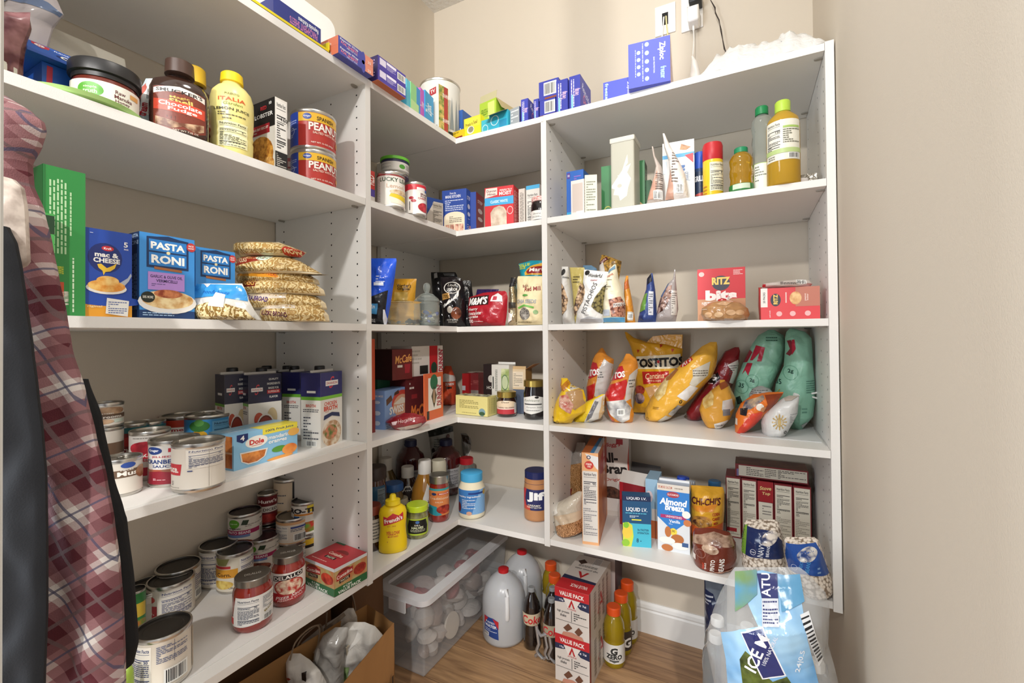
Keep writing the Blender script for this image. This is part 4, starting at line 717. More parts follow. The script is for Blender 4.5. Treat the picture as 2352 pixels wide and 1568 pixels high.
OB = {'F': [('r', .06, .35, .28, .9, 'dcd6ea'), ('r', .3, .3, .64, .92, '4a3d9c'), ('r', .3, .7, .64, .92, 'e8e4f2'), ('l', .31, .3, .62, .66, 5, 'c9c2e6'), ('b', .68, .2, .98, .8)], 'L': [('t', .5, .7, .16, 'Oven', 'c9b6e0', .7), ('t', .5, .45, .16, 'Bags', 'c9b6e0', .7)]}
M = px(932, z, AX+.024)
hob = height(M, 200)
for i, nm in enumerate(('lower', 'upper')):
    Mi = M.copy(); Mi.z += i*(hob+.0005); o = carton('oven_bag_box', 'purple blue oven bag box with white barcode, %s of two stacked over the corner shelf' % nm, 'box', Mi, -90, 868, .08, 100, '4a3d9c', OB, h=hob, grp='purple oven bag boxes'); sidecol(o, '2d1f5c')
    if not i: g = G(); g.box((-o['dims'][0]/2, -.04, -.0008), (o['dims'][0]/2, .04, .0), mat('c9714a', .5)); g.build('bottom_panel', o, smooth=False)
# upright slim packets
for i, (u0, u1, vt, c, its, nm) in enumerate([(934, 948, 194, '5bc3da', [], 'pale cyan slim packet, first after the purple oven bag boxes'), (944, 962, 205, '8fcf8a', [('r', 0, .0, 1, .4, 'b9dd9a')], 'light green slim packet between the cyan and blue ones'), (957, 970, 212, '2e8fce', [], 'bright blue slim packet left of the magenta one'), (966, 979, 214, 'c45bb8', [('t', .5, .5, .4, 'Zipper', 'f0dff0', .5, 90)], 'magenta slim packet among the upright packets'), (977, 996, 226, '2f9bd0', [('t', .5, .5, .5, 'Ziploc', 'e8f2f8', .6, 90, .02)], 'blue and white zipper bag packet right of the magenta one')]):
    xx = AX-.012-.004*i; M = px(u1, z, xx); o = carton('zipper_bag_box', nm, 'box', M, -80, u0, .12, vt, c, {'F': its}, grp='slim zipper bag packets', h=min(.19, height(M, vt)))
# white and green bread bag box
M = px(1008, z, AX-.012)
o = carton('produce_bag_box', 'tall white and green box of produce bags with vegetables pictured', 'box', M, 168, 955, '1030', 192, 'ece9df', {'F': [('t', .2, .5, .26, 'Green', '3b6b35', .7, -90, .03), ('t', .56, .5, .2, 'Debbie Meyer', '5a5a50', .8, -90, 0, .3), ('r', .62, .82, .9, .97, 'b5303a'), ('t', .76, .9, .08, 'TV', 'f4e8e0', .2, 0, .03), ('r', .84, .04, .93, .12, '8a4038')], 'R': [('r', 0, 0, 1, 1, 'mix:5f7f35:d8b86a:70'), ('r', .55, 0, .95, 1, 'a83a34'), ('t', .74, .8, .2, '20 BAGS', 'f4e8e0', .3, 90), ('t', .74, .25, .2, '20 BAGS', 'f4e8e0', .3, 90)], 'T': [('r', 0, 0, 1, 1, '9bd08a')]})
# tin
P, r = spot(1012, 92, z, x=AX-.10); h = height(P, 203)
o = can('silver rimmed tin with grey fir trees behind the produce bag box', P, r, h, 'dcdad4', [('p', [(.5+.1*i-.04, .15), (.5+.1*i, .75), (.5+.1*i+.04, .15)], '8f979a') for i in range(-4, 5)]+[('r', 0, .0, 1, .1, '2a2a2c')], lid='b9b7b2', name='decorative_tin', cat='tin')
def C(name, lab, cat, u0, u1, vt, y, dp, col, F={}, a=180, zz=None, **k):
    zz = z if zz is None else zz
    return carton(name, lab, cat, py(u1, zz, BY+y), a, u0, dp, vt, col, F, **k)
BL = '2f5fae'
o = C('sandwich_bag_box', 'blue box with white oval lying on the yellow box nearest the inner corner', 'box', 1027, 1063, 245, .06, .10, BL, {'F': [('e', .5, .82, .2, .16, 'dfe6f2'), ('t', .5, .2, .25, 'plastic wrap', 'dfe8f6', .8, 10), ('p', [(.2, .35), (.7, .3), (.7, .65), (.3, .7)], '8a3550')]}, h=.10, zz=z+.035)
o = C('sandwich_bag_box', 'blue box with round emblem behind the yellow boxes', 'box', 1064, 1090, 252, .13, .14, '4a7cc4', {'F': [('o', .5, .62, .3, .3, .2, 'e8ecf4'), ('e', .5, .62, .2, .2, '27509c')], 'R': [('r', 0, 0, 1, 1, '4f80c6')]}, a=150, h=.12)
YL_ = {'F': [('t', .4, .72, .22, 'Easy Wrap', '5a4a1a', .7, 8, .01), ('r', .25, 0, .95, .34, '8e2a28'), ('t', .62, .12, .18, 'PLUS', 'f4e6da', .4, 0, .02)]}
o = C('plastic_wrap_box', 'yellow wrap box with red band at the inner corner of the top shelf', 'box', 1025, 1064, 280, .012, .03, 'e8c62a', YL_, a=172, h=.034)
o = C('plastic_wrap_box', 'yellow wrap box with a round silver spot, right of the red banded one', 'box', 1066, 1104, 262, .016, .10, 'f0dc2c', {'F': [('r', .04, .5, .96, .96, 'f2e04a'), ('t', .45, .68, .18, 'Press n Seal', '6a5a1a', .7, 6), ('e', .4, .36, .22, .2, 'f3efd8'), ('e', .42, .38, .16, .15, '8f8b7a')]}, a=176)
o = C('trash_bag_box', 'cyan box with white ring, standing behind its twin', 'box', 1106, 1130, 268, .02, .10, '3fb3c8', {'F': [('o', .35, .35, .28, .3, .15, 'd6f0f4')]}, a=178, h=.05, grp='cyan boxes')
o = C('trash_bag_box', 'lime green open box on top of the cyan box', 'box', 1102, 1140, 232, .03, .12, 'a8c63a', {'F': [('r', .5, .15, .9, .9, 'cfe07a'), ('t', .3, .5, .3, 'FRESH', '5c7a1c', .4)]}, a=170, h=.075, zz=z+.051, flaps=[('F', -10, .03, 'b9b28c'), ('R', 150, .05, 'b8a878')])
o = C('trash_bag_box', 'cyan box with white ring and open brown flap on the top shelf', 'box', 1124, 1166, 258, .008, .10, '35b0cc', {'F': [('o', .3, .6, .22, .3, .15, 'e2f4f6'), ('r', .55, .1, .95, .5, '2a8fb8')]}, a=172, h=.06, flaps=[('B', -10, .05, 'a89878'), ('F', 120, .035, 'b3a488')])
o = C('storage_bag_box', 'small grey printed box between the cyan and dark blue boxes', 'box', 1172, 1193, 258, .01, .05, '9aa0a4', {'F': [('l', .1, .2, .9, .9, 4, 'e0e2e2')], 'R': [('r', 0, 0, 1, 1, '3a4684')]}, a=170, h=.06)
RB = '3a42a8'
OV = lambda: {'F': [('lv', .12, .1, .5, .9, 2, 'd8d0ee'), ('t', .7, .5, .22, 'Oven Bags', 'e8c4e0', .6, 90, .02), ('r', .18, .02, .34, .45, '8fd0e8')], 'R': [('r', 0, 0, 1, 1, '4348b0'), ('t', .5, .6, .3, 'Reynolds', 'ecebf8', .7, -20), ('t', .5, .35, .3, 'Oven', 'f08aa0', .5, -20), ('e', .8, .15, .15, .15, 'a8503c')]}
for u0, u1, vt, y, a, hh, zz, F, nm in [(1197, 1213, 218, .012, 180, .08, z, OV(), 'dark blue oven bag box with meat picture, leftmost of the group'), (1226, 1237, 222, .014, 180, .07, z, OV(), 'narrow dark blue oven bag box between two others'),
      (1240, 1276, 232, .012, 180, .058, z, {'F': [('b', .3, .2, .98, .9), ('r', 0, 0, 1, .12, '8e5a48')]}, 'lower dark blue barcode box in the oven bag group'), (1238, 1283, 186, .012, 180, .062, z+.0585, {'F': [('b', .25, .2, .9, .9), ('r', .3, 0, 1, .1, '8e4a3a')]}, 'upper dark blue barcode box in the oven bag group'),
      (1278, 1304, 200, .006, 180, .105, z, OV(), 'dark blue oven bag box with light blue stripe, right of the barcode boxes'), (1308, 1333, 192, .012, 180, .11, z, OV(), 'dark blue oven bag box at the right end of the group')]:
    dp = .12 if u1-u0 > 30 else '%d' % (u1+(40 if u0 == 1308 else 14)); o = C('oven_bag_box', nm, 'box', u0, u1, vt, y, dp if not isinstance(dp, str) else (.11), RB, F, a=a, zz=zz, grp='dark blue oven bag boxes', h=hh)
# freezer bag boxes
M = py(1560, z, BY+.02)
ZF = [('t', .80, .70, .16, 'Ziploc', 'f6f7fb', .44, -90, .03), ('t', .84, .22, .12, 'freezer', 'a8e4f0', .3, -90, .02), ('t', .62, .42, .03, 'EASY PROTECTION', 'dfe6f7', .4, -90)]+[('e', .45, .15+.19*i, .05, .05, 'b8e6f2') for i in range(5)]+[('e', .25, .28+.16*i, .045, .045, 'b8e6f2') for i in range(4)]+[('lv', .33, .1, .37, .95, 1, 'c8d4f4'), ('lv', .16, .22, .19, .85, 1, 'c8d4f4')]
M = py(1540, z, BY-.012)
carton('freezer_bag_box', 'large blue freezer bag box standing on end in front of the wall plate', 'box', M, 186, 1444, '1562', 80, '3f4cc8', {'F': ZF, 'R': [('r', 0, 0, 1, 1, 'mix:c9a0a0:dcd2d8:40')]})
M = py(1448, z, BY+.03)
carton('freezer_bag_box', 'lower blue freezer bag box beside the large upright one', 'box', M, 184, 1386, .15, 170, '3f4cc8', {'F': [('t', .13, .5, .16, 'freezer', 'b8ecf4', .7, -90, .02), ('t', .92, .45, .12, 'Ziploc', 'f4f4fa', .6, -90, .02)]}, h=height(M, 176))
# plastic carrier bag lying on the shelf
g = G(); vs = []; fs = []; nx, ny = 60, 14; P0 = py(1600, z, BY+.02); x0, x1 = P0.x+.005, XE+.012
for j in range(ny+1):
    for i in range(nx+1):
        a = i/nx; b = j/ny; x = x0+(x1-x0)*a; y = BY+.004+.20*b; env = math.sin(math.pi*b)**.6*min(1, (1-abs(2*a-1)**6)); hgt = env*(.088+.018*noise.noise(Vector((a*6, b*3, 2)))+.022*noise.noise(Vector((a*17, b*7, 5)))+0.003*noise.noise(Vector((a*40, b*14, 1))))
        vs.append((x, y+.006*noise.noise(Vector((a*9, b, 8))), z+.002+max(0, hgt)))
for j in range(ny):
    for i in range(nx): k = j*(nx+1)+i; fs.append((k, k+1, k+nx+2, k+nx+1))
pm = mat('f3f3f1', .3, alpha=.8, crinkle=40); g.add(vs, fs, pm)
k = len(g.v); g.add([(v[0], v[1], z+.0015) for v in vs], [tuple(reversed(f)) for f in fs], pm)
bm = mat('5f74c4', .4); cx_ = py(1755, z, BY+.05).x
g.add([(cx_-.05, BY+.035, z+.045), (cx_+.04, BY+.03, z+.05), (cx_+.05, BY+.045, z+.058), (cx_-.03, BY+.05, z+.054)], [(0, 1, 2, 3)], bm)
tag(g.build('plastic_bag', None), 'crumpled white translucent plastic bag along the right end of the top shelf', 'plastic bag')
bag('plastic_bag', 'small clear plastic bag standing beside the white charger cord', 'plastic bag', py(1590, z, BY+.14), [(128, 1588, 1592, .3), (142, 1588, 1602, .8), (None, 1580, 1625, 1)], 'e9e6e0', thick=.02, m=mat('efece8', .2, alpha=.6), seed=44)
# wall plates, chargers and cords
def plate(u0, u1, vt, vb, name, lab):
    A = ony(u0, (vt+vb)/2, WB); B = ony(u1, (vt+vb)/2, WB); t = ony((u0+u1)/2, vt, WB).z; b = ony((u0+u1)/2, vb, WB).z
    g = G(); g.box((A.x, WB-.006, b), (B.x, WB, t), mat('f2f0ec', .3)); o = g.build(name, None, bev=.002, smooth=False); tag(o, lab, 'wall plate'); return A.x, B.x, b, t, o
ax_, bx_, b_, t_, o = plate(1505, 1552, 13, 80, 'cable_wall_plate', 'white wall plate with a dark slot and two cables, behind the freezer bag box')
g = G(); cx_ = (ax_+bx_)/2; cz = (b_+t_)/2+.003; g.box((cx_-.011, WB-.0065, cz-.024), (cx_+.011, WB-.0055, cz+.022), dark); g.build('slot', o, smooth=False)
for dx, c, nm in ((-.004, 'e9e6df', 'white data cable coming out of the slotted wall plate'), (.004, 'd9cf9a', 'yellowish data cable coming out of the slotted wall plate')):
    g = G(); g.tube([(cx_+dx*.5, WB-.001, cz+.012), (cx_+dx, WB-.010, cz+.004), (cx_+dx*1.5, WB-.014, cz-.03), (cx_+dx*3, WB-.016, cz-.09), (cx_+dx*5, WB-.03, z+.10), (cx_+dx*6+.03, WB-.06, z+.004)], .0026, mat(c, .5)); tag(g.build('cable', None), nm, 'cable')
ax_, bx_, b_, t_, o = plate(1565, 1615, -10, 70, 'outlet_plate', 'white outlet plate with two chargers plugged in above the right top shelf')
P = ony(1591, 45, WB-.03); g = G(); g.box((-.017, -.036, -.026), (.020, .022, .026), mat('f4f2ee', .3)); o = g.build('charger', None, (P.x+.003, WB-.03, P.z), bev=.006); tag(o, 'white cube charger in the lower socket with a white cord', 'charger')
g = G(); g.lathe([(.0035, -.018), (.004, -.004), (.004, 0)], mat('f2f0ec', .4), 14); g.build('cord_plug', o, (0, -.005, -.026))
g = G(); q = P+Vector((.003, -.005, -.044)); E_ = py(1577, z, BY+.13); g.tube([q, q+Vector((.001, 0, -.03)), q+Vector((-.002, -.01, -.09)), (E_.x+.006, E_.y+.02, z+.05), (E_.x, E_.y, z+.003)], .0018, mat('efece6', .5)); g.build('cord', None) ; c_ = bpy.data.objects['cord']; tag(c_, 'thin white charger cord hanging down to the top shelf', 'cord')
P = ony(1600, 6, WB-.03); g = G(); g.box((-.024, -.03, -.012), (.018, .024, .02), mat('2b2c2e', .4)); tag(g.build('charger', None, (P.x, WB-.031, P.z), bev=.003), 'black charger in the upper socket above the white one', 'charger')
pts = [(1632, 0), (1641, 18), (1644, 30), (1652, 46), (1655, 70), (1660, 92), (1665, 112), (1669, 124), (1676, 150)]
for k, off in enumerate((0, 1)):
    g = G(); g.tube([Vector((ony(u, v, WB-.03).x+off*.003*math.sin(i*1.9), WB-.03, ony(u, v, WB-.03).z)) for i, (u, v) in enumerate(pts)], .0013, mat('3a302a', .5)); tag(g.build('cord', None), 'thin dark twin charger cord hanging beside the outlet plate', 'cord', 'dark charger cord strands')
g = G(); E_ = py(1578, z, BY+.10); g.tube([(E_.x-.02, E_.y, z+.004), (E_.x, E_.y-.01, z+.009), (E_.x+.03, E_.y, z+.004), (E_.x+.06, E_.y+.01, z+.008)], .003, mat('e2cf3a', .4)); tag(g.build('cord', None), 'short yellow cord lying beside the freezer bag box', 'cord')
# ================================================================== corner, second shelf
z = S[1]
P, r = spot(898, 64, z, x=AX-.03); h = height(P, 404)
can('white pie filling can with a lemon pie picture in the corner', P, r, h, 'e9e5dc', [('r', 0, .95, 1, 1, '8c3434'), ('t', .62, .83, .13, 'LUCKY LEAF', '2f4a32', .8, 0, .02), ('t', .62, .62, .13, 'Lemon', 'c9a890', .45), ('p', [(.45, .3), (.95, .12), (.95, .02), (.5, .08)], 'f0e8d0'), ('p', [(.46, .28), (.95, .14), (.95, .32), (.5, .38)], 'e2c62e'), ('e', .75, .44, .28, .08, 'mix:b8926a:e8d4b0:60'), ('lv', .1, .1, .24, .85, 4, 'b8a8a0')], lid='a9a59c')
P, r = spot(954, 50, z, x=AX-.016); h = height(P, 425)
can('red topped white pie filling can with cherries pictured in the corner', P, r, h, 'ece7e0', [('p', [(0, .72), (.3, .8), (1, .85), (1, 1), (0, 1)], 'c8303c'), ('r', .55, .8, .85, .9, 'e6dfe0'), ('r', .85, .76, 1, .86, '3a68b8'), ('t', .8, .68, .07, 'Mixed', '6a3a40', .26), ('t', .8, .6, .07, 'Fruit', '6a3a40', .26), ('t', .76, .52, .06, 'CHERRY', 'b03a48', .36), ('e', .38, .52, .08, .05, 'b02a36'), ('e', .45, .42, .08, .05, 'b02a36'), ('e', .82, .22, .24, .16, 'mix:8f1620:d0404a:60'), ('lv', .3, .1, .36, .4, 1, '4a4a4a')], lid='a9a59c')
P, r = spot(908, 62, z, x=AX-.12); zc = z; h1 = height(P, 404)
can('dark pie filling can standing behind the lemon pie can', P, r, h1, '3a2a3a', [], lid='3a3835')
P2 = Vector((P.x, P.y, z+h1+.001)); h2 = height(P2, 368)
bottle('dip_tub', 'round tub with bright green lid stacked on the dark can', 'tub', P2, [(r*.9, 0), (r, h2*.1), (r, h2*.8)], 'd2cec6', [(r*1.02, h2*.78), (r*1.06, h2*.8), (r*1.06, h2*.97), (r*1.0, h2)], '6cc03a', [(h2*.1, h2*.62, -85, 85, 'dad6ce', [('e', .68, .45, .08, .28, '4f9a34'), ('l', .1, .2, .4, .8, 5, '8f8a84'), ('l', .78, .2, .95, .8, 4, '6a6a64')]), (h2*.62, h2*.78, -85, 85, '2a2a4a', [])])
carton('food_box', 'narrow red and purple box at the left edge of the corner second shelf', 'food box', px(861, z, AX-.05), -90, 840, .05, 395, 'c8423c', {'F': [('r', 0, 0, 1, .3, 'dcd4cc'), ('r', 0, .3, 1, .5, '5a4a9c'), ('t', .5, .75, .3, 'RED', 'f4e6e0', .8, 90)]})
carton('packet_box', 'dark blue foil packet with grey nutrition side, left of the blue mix box', 'packet', px(1018, z, AX-.05), -110, 981, .04, 460, 'bdb4a8', {'F': [('p', [(0, .45), (.4, .85), (.4, 1), (0, 1)], '24407f'), ('r', .35, .9, 1, 1, '24407f'), ('n', .35, .03, .95, .86, '3a342c', 'a89f92', '')]})
MK = [('t', .45, .92, .05, 'From the', 'e4e6f0', .25), ('t', .45, .84, .07, 'MAINE KITCHEN', 'e4e6f0', .62, 0, .02), ('l', .12, .5, .88, .77, 6, 'cfd6ea'), ('e', .5, .36, .42, .12, 'ecdfc4'), ('r', .08, 0, .92, .36, 'ecdfc4'), ('l', .3, .22, .8, .38, 4, '6a6458')]+[('r', .14+.19*i, .02, .30+.19*i, .18, 'mix:8a3a30:e6b8a0:60') for i in range(4)]
M = py(1072, z, BY+.022)
carton('baking_mix_box', 'royal blue baking mix box with cream recipe panel, left of its pair', 'food box', M, 190, 1016, .04, 432, '27479a', {'F': MK, 'R': [('r', .0, 0, 1, 1, '2c53ae'), ('t', .5, .8, .09, 'STEP', 'eef0f6', .7), ('e', .5, .6, .28, .06, 'e6e9f2'), ('e', .5, .42, .3, .05, 'e6e9f2'), ('r', .3, .3, .7, .31, 'e6e9f2'), ('t', .3, .12, .1, '(11', 'eef0f6', .4, 90, .03), ('r', .55, 0, .95, .16, 'dba49c')]}, grp='baking mix boxes')
M = py(1094, z, BY+.062)
carton('baking_mix_box', 'baking mix box with a dark red side, behind the blue one', 'food box', M, 190, 1040, '1112', 440, '27479a', {'R': [('r', 0, 0, 1, 1, '93303a'), ('t', .5, .8, .08, 'STEP', 'eee4e4', .6), ('e', .5, .58, .28, .06, 'ead8d8'), ('e', .5, .38, .3, .05, 'ead8d8'), ('t', .4, .1, .1, '@', 'eee4e4', .5), ('r', .6, 0, 1, .12, 'dba49c')]}, grp='baking mix boxes')
M = py(1180, z, BY+.03)
carton('cake_mix_box', 'red cake mix box with sky blue band and white cake slice', 'food box', M, 188, 1114, '1194', 424, 'c8242c', {'F': [('p', [(.0, .74), (.44, .8), (.44, .98), (.04, .98)], 'f0d2c8'), ('t', .24, .91, .06, 'Duncan', '4a2c2a', .34), ('t', .24, .83, .06, 'Hines', '4a2c2a', .28), ('t', .74, .9, .05, 'PERFECTLY', 'f6e8e4', .42), ('t', .72, .82, .09, 'MOIST', 'f6e8e4', .42, 0, .03), ('r', 0, .54, 1, .74, '3aa0d4'), ('t', .5, .63, .07, 'CLASSIC WHITE', 'e8f2f8', .6), ('p', [(.22, 0), (.76, 0), (.76, .36), (.66, .48), (.5, .52), (.32, .48), (.2, .36)], 'mix:b39a84:ddcbb6:40'), ('o', .88, .38, .1, .1, .15, 'f0d0cc')], 'R': [('lv', .1, .05, .9, .9, 3, 'e6b8b4')]})
carton('food_box', 'grey white box of small print right of the red cake mix box', 'food box', py(1206, z, BY+.06), 180, 1192, .10, 432, 'cfc8be', {'F': [('lv', .2, .1, .8, .9, 3, '6a655c')]})
carton('food_box', 'slim white box with a pale blue top beside the small dark jar', 'food box', py(1240, z, BY+.05), 180, 1209, .08, 422, 'd6d2ca', {'F': [('r', 0, .9, 1, 1, '4aa3cf'), ('n', .05, .05, .9, .82, '444', 'd8d4cc', '')]})
P, r = spot(1242, 44, z, y=BY+.05); h = height(P, 455)
bottle('jam_jar', 'small dark jar with red checked lid half hidden by the panel', 'jar', P, [(r*.9, 0), (r, .004), (r, h*.68), (r*.85, h*.82)], mat('1c1514', .15), [(r*.88, h*.8), (r*.95, h*.82), (r*.95, h*.97), (r*.9, h)], 'mix:c24a44:efe0d8:300', [(h*.06, h*.42, -80, 80, 'e9e5de', [('t', .35, .65, .2, 'Bonne', '444', .3, 0, 0, .3), ('l', .15, .2, .6, .4, 2, '555')])])
# ================================================================== corner, middle shelf
z = S[2]
bag('coffee_pouch', 'bright blue and black standing pouch at the left of the corner middle shelf', 'pouch', px(872, z, AX-.03), [(593, 852, 910, .1), (600, 850, 911, .3), (640, 845, 906, .8), (700, 842, 897, 1), (None, 842, 888, .9)], '2358d8',
  [('p', [(842, 688), (860, 684), (896, 668), (886, 746), (842, 746)], '16171f'), ('p', [(852, 699), (876, 699), (873, 723), (852, 720)], '4a9ad4'), ('t', 861, 705, 9, 'K2n', 'e8f2fa', 16), ('l', 853, 712, 872, 720, 2, 'dfeaf5'), ('t', 860, 736, 7, 'WHOLE', 'e2e2e4', 16, -8), ('r', 870, 635, 889, 660, '2358d8'), ('l', 870, 634, 890, 652, 3, 'd6e2fa'), ('r', 866, 651, 887, 658, 'e2e8f2'), ('p', [(884, 745), (892, 745), (889, 712), (886, 712)], 'e8ecf8')], thick=.035, seed=51, rough=.22)
bag('candy_pouch', 'golden candy pouch behind the blue pouch', 'pouch', px(915, z, AX-.12), [(640, 893, 957, .1), (646, 893, 956, .4), (690, 892, 953, 1), (None, 895, 948, .9)], 'd29a2a', [('t', 930, 657, 9, "Werther's", '3a2a14', 32, 0, .02), ('t', 930, 665, 8, 'Original', '3a2a14', 28, 0, .02), ('r', 910, 672, 940, 691, 'dcb75a'), ('lv', 894, 650, 906, 690, 3, 'e9d9a8'), ('r', 894, 700, 925, 735, 'c79a4a')], thick=.03, seed=52)
gm = mat('e4ece8', .04, trans=.85, ior=1.3)
P, r = spot(981, 58, z, x=AX-.028); h = height(P, 694)
g = G(); g.lathe([(r*.96, 0), (r, .004), (r, h*.12), (r*.98, h*.14), (r*.98, h*.97), (r, h)], gm, 40, cap=False); g.lathe([(r*.94, .003), (r*.94, h*.1)], mat('8a9a90', .1, trans=.6), 40)
o = g.build('glass_canister', None, P); tag(o, 'clear glass canister of wrapped sweets with a domed knob lid', 'canister')
g = G(); g.lathe([(r*1.0, h), (r*1.04, h+.003), (r*.9, h+.012), (r*.55, h+.026), (r*.2, h+.032)], gm, 40); g.lathe([(r*.12, h+.03), (r*.25, h+.04), (r*.3, h+.052), (r*.24, h+.062), (r*.1, h+.066)], gm, 24); g.build('lid', o)
def sweets(P, r, h, n, cols, seed, lab, grp):
    rr = random.Random(seed)
    for i in range(n):
        g = G(); a = rr.uniform(0, 6.28); q = rr.uniform(0, .78)*r; s_ = rr.uniform(.007, .010)
        g.lathe([(s_*.3, -s_*.5), (s_, -s_*.25), (s_, s_*.25), (s_*.3, s_*.5)], mat(rr.choice(cols), .25), 8, sy=.7)
        o = g.build('wrapped_sweet', None, P+Vector((q*math.cos(a), q*math.sin(a), .012+(h-.02)*(i/n))), rot=(rr.uniform(-1, 1), rr.uniform(-1, 1), rr.uniform(0, 3))); tag(o, lab, 'sweet', grp)
sweets(P, r, h*.7, 26, ['c9a24a', '5a6fb8', 'd8d4c8', '8f5a3a', 'b8bcc4'], 3, 'foil wrapped sweet inside the clear glass canister', 'wrapped sweets in the glass canister')
P, r = spot(926, 84, z, x=AX-.055); h = height(P, 694)
g = G(); g.lathe([(r*.8, 0), (r*.9, .003), (r*.94, h*.5), (r*.9, h*.95), (r*.98, h*.97), (r*1.0, h)], gm, 40, cap=False); o = g.build('glass_jar', None, P); tag(o, 'wide clear glass jar with thick rim beside the canister', 'jar')
sweets(P, r, h*.3, 8, ['2a1c18', '4a342a', '8f8a84'], 9, 'dark wrapped chocolate inside the wide clear jar', 'dark chocolates in the wide jar')
bag('chocolate_pouch', 'black foil chocolate pouch standing at the back of the corner middle shelf', 'pouch', px(1020, z, AX-.20), [(625, 990, 1046, .1), (632, 990, 1050, .4), (700, 995, 1056, 1), (None, 1000, 1060, .9)], '17171a', [('p', [(997, 628), (1004, 626), (1006, 638), (998, 640)], 'b9b9b9'), ('p', [(1018, 628), (1044, 627), (1044, 634), (1022, 634)], '6f7173')], thick=.03, seed=53, rough=.15)
bag('chocolate_pouch', 'black chocolate pouch with oval emblem and white swirl', 'pouch', py(1040, z, BY-.004+.02), [(636, 1012, 1050, .1), (640, 1012, 1060, .3), (670, 1014, 1068, .9), (710, 1016, 1074, 1), (None, 1018, 1070, .9)], '1b1618',
  [('o', 1040, 662, 19, 14, .12, 'd8d4cc'), ('t', 1040, 656, 6, "Lindt", 'c9c5bc', 20, 0, 0, .3), ('t', 1041, 666, 7, 'LINDOR', 'e8e4dc', 24, 0, .02), ('p', [(1017, 676), (1034, 674), (1037, 686), (1018, 690)], 'b88a4a'), ('t', 1026, 682, 8, '70%', '3a2a14', 12)]+[('p', [(1020+i*5.2+dx, 702-i*3.5+dy), (1025+i*5.2, 697-i*4+dy), (1028+i*4.6, 702-i*3.6), (1022+i*5, 708-i*3.6)], 'ecebe8') for i, dx, dy in ((0, 0, 0), (1, 1, 2), (2, 0, -1), (3, 1, 1), (4, 2, 0), (5, 0, -2), (6, 0, -6))]+[('e', 1050, 720, 12, 14, 'mix:4a2418:8a4e34:30'), ('e', 1036, 712, 6, 8, 'b8b0a4'), ('t', 1042, 735, 4, 'ASSORTED DARK', 'bdb8b0', 26), ('t', 1042, 740, 3.5, 'CHOCOLATE', 'bdb8b0', 20)], thick=.035, seed=54, rough=.16)
bag('chocolate_pouch', 'plain black pouch leaning just right of the oval emblem pouch', 'pouch', py(1072, z, BY+.06), [(644, 1060, 1082, .2), (690, 1062, 1088, .9), (None, 1062, 1092, 1)], '131214', [('t', 1068, 665, 8, 'Lindt', '8f8c88', 14, 60)], thick=.03, seed=55, rough=.2)
bag('candy_pouch', 'red candy pouch with white lettering and rounded top', 'pouch', py(1118, z, BY+.03), [(668, 1150, 1160, .05), (672, 1110, 1164, .15), (683, 1077, 1166, .5), (710, 1076, 1165, 1), (730, 1078, 1163, 1), (None, 1081, 1160, .8)], 'a81f2c',
  [('p', [(1083, 684), (1128, 678), (1131, 700), (1084, 704)], '2a1512'), ('t', 1105, 692, 18, "M&M'S", 'f4f0ec', 45, 5, .035, .15), ('p', [(1135, 693), (1136, 680), (1146, 673), (1157, 680), (1159, 693)], 'ecd9da'), ('r', 1139, 681, 1147, 690, 'b8394a'), ('t', 1098, 712, 8, 'cherry', 'f3e6e2', 26, 4, .02, .2), ('t', 1101, 720, 8, 'chocolate', 'f3e6e2', 36, 4, .02, .2), ('t', 1097, 729, 8, 'cupcake', 'f3e6e2', 30, 4, .02, .2), ('t', 1090, 738, 8, '300', 'f3e6e2', 15, 0, .02), ('l', 1100, 737, 1122, 740, 1, 'e8c8c4')], thick=.04, seed=56, rough=.25)
bag('snack_pouch', 'dark purple packet peeking out behind the red candy pouch', 'pouch', py(1120, z, BY+.09), [(664, 1096, 1146, .2), (690, 1090, 1150, 1), (None, 1090, 1150, 1)], '2d1a4c', thick=.02, seed=57)
bag('foil_packet', 'crumpled gold and silver foil packet with dark top beside the seed bag', 'packet', py(1184, z, BY+.035), [(637, 1174, 1184, .4), (658, 1172, 1186, .8), (700, 1170, 1194, 1), (None, 1168, 1192, .8)], 'b8a888', [('p', [(1173, 637), (1185, 638), (1186, 658), (1172, 660)], '1c1a1e'), ('p', [(1170, 716), (1184, 722), (1182, 735), (1169, 744)], 'ecebe6'), ('r', 1172, 695, 1190, 708, '3a3630')], thick=.025, seed=58, m=mat('b9a98a', .18, metal=.85, crinkle=60))
bag('seed_bag', 'cream seed bag with a grey oval window beside the panel', 'bag', py(1218, z, BY+.02), [(634, 1190, 1250, .1), (640, 1188, 1250, .4), (690, 1188, 1250, 1), (None, 1188, 1250, .9)], 'e3d3a8', [('t', 1212, 657, 7, "Bob's", '7a2a24', 12, 10), ('t', 1228, 664, 10, 'Red Mill', '8a2a24', 34, 6, .02), ('t', 1216, 693, 9, 'CHIA SEEDS', '9fa4a8', 46, 0, .03, .2), ('e', 1214, 679, 7, 2.5, '5a9a4a'), ('e', 1213, 721, 12, 14, 'mix:4a4642:a8a298:200'), ('e', 1237, 717, 5, 5, '8fb07a'), ('l', 1194, 738, 1228, 742, 1, '8a7f5a'), ('p', [(1196, 706), (1214, 700), (1234, 705), (1233, 709), (1214, 704), (1198, 710)], '6ab04a')], thick=.03, seed=59, rough=.5)
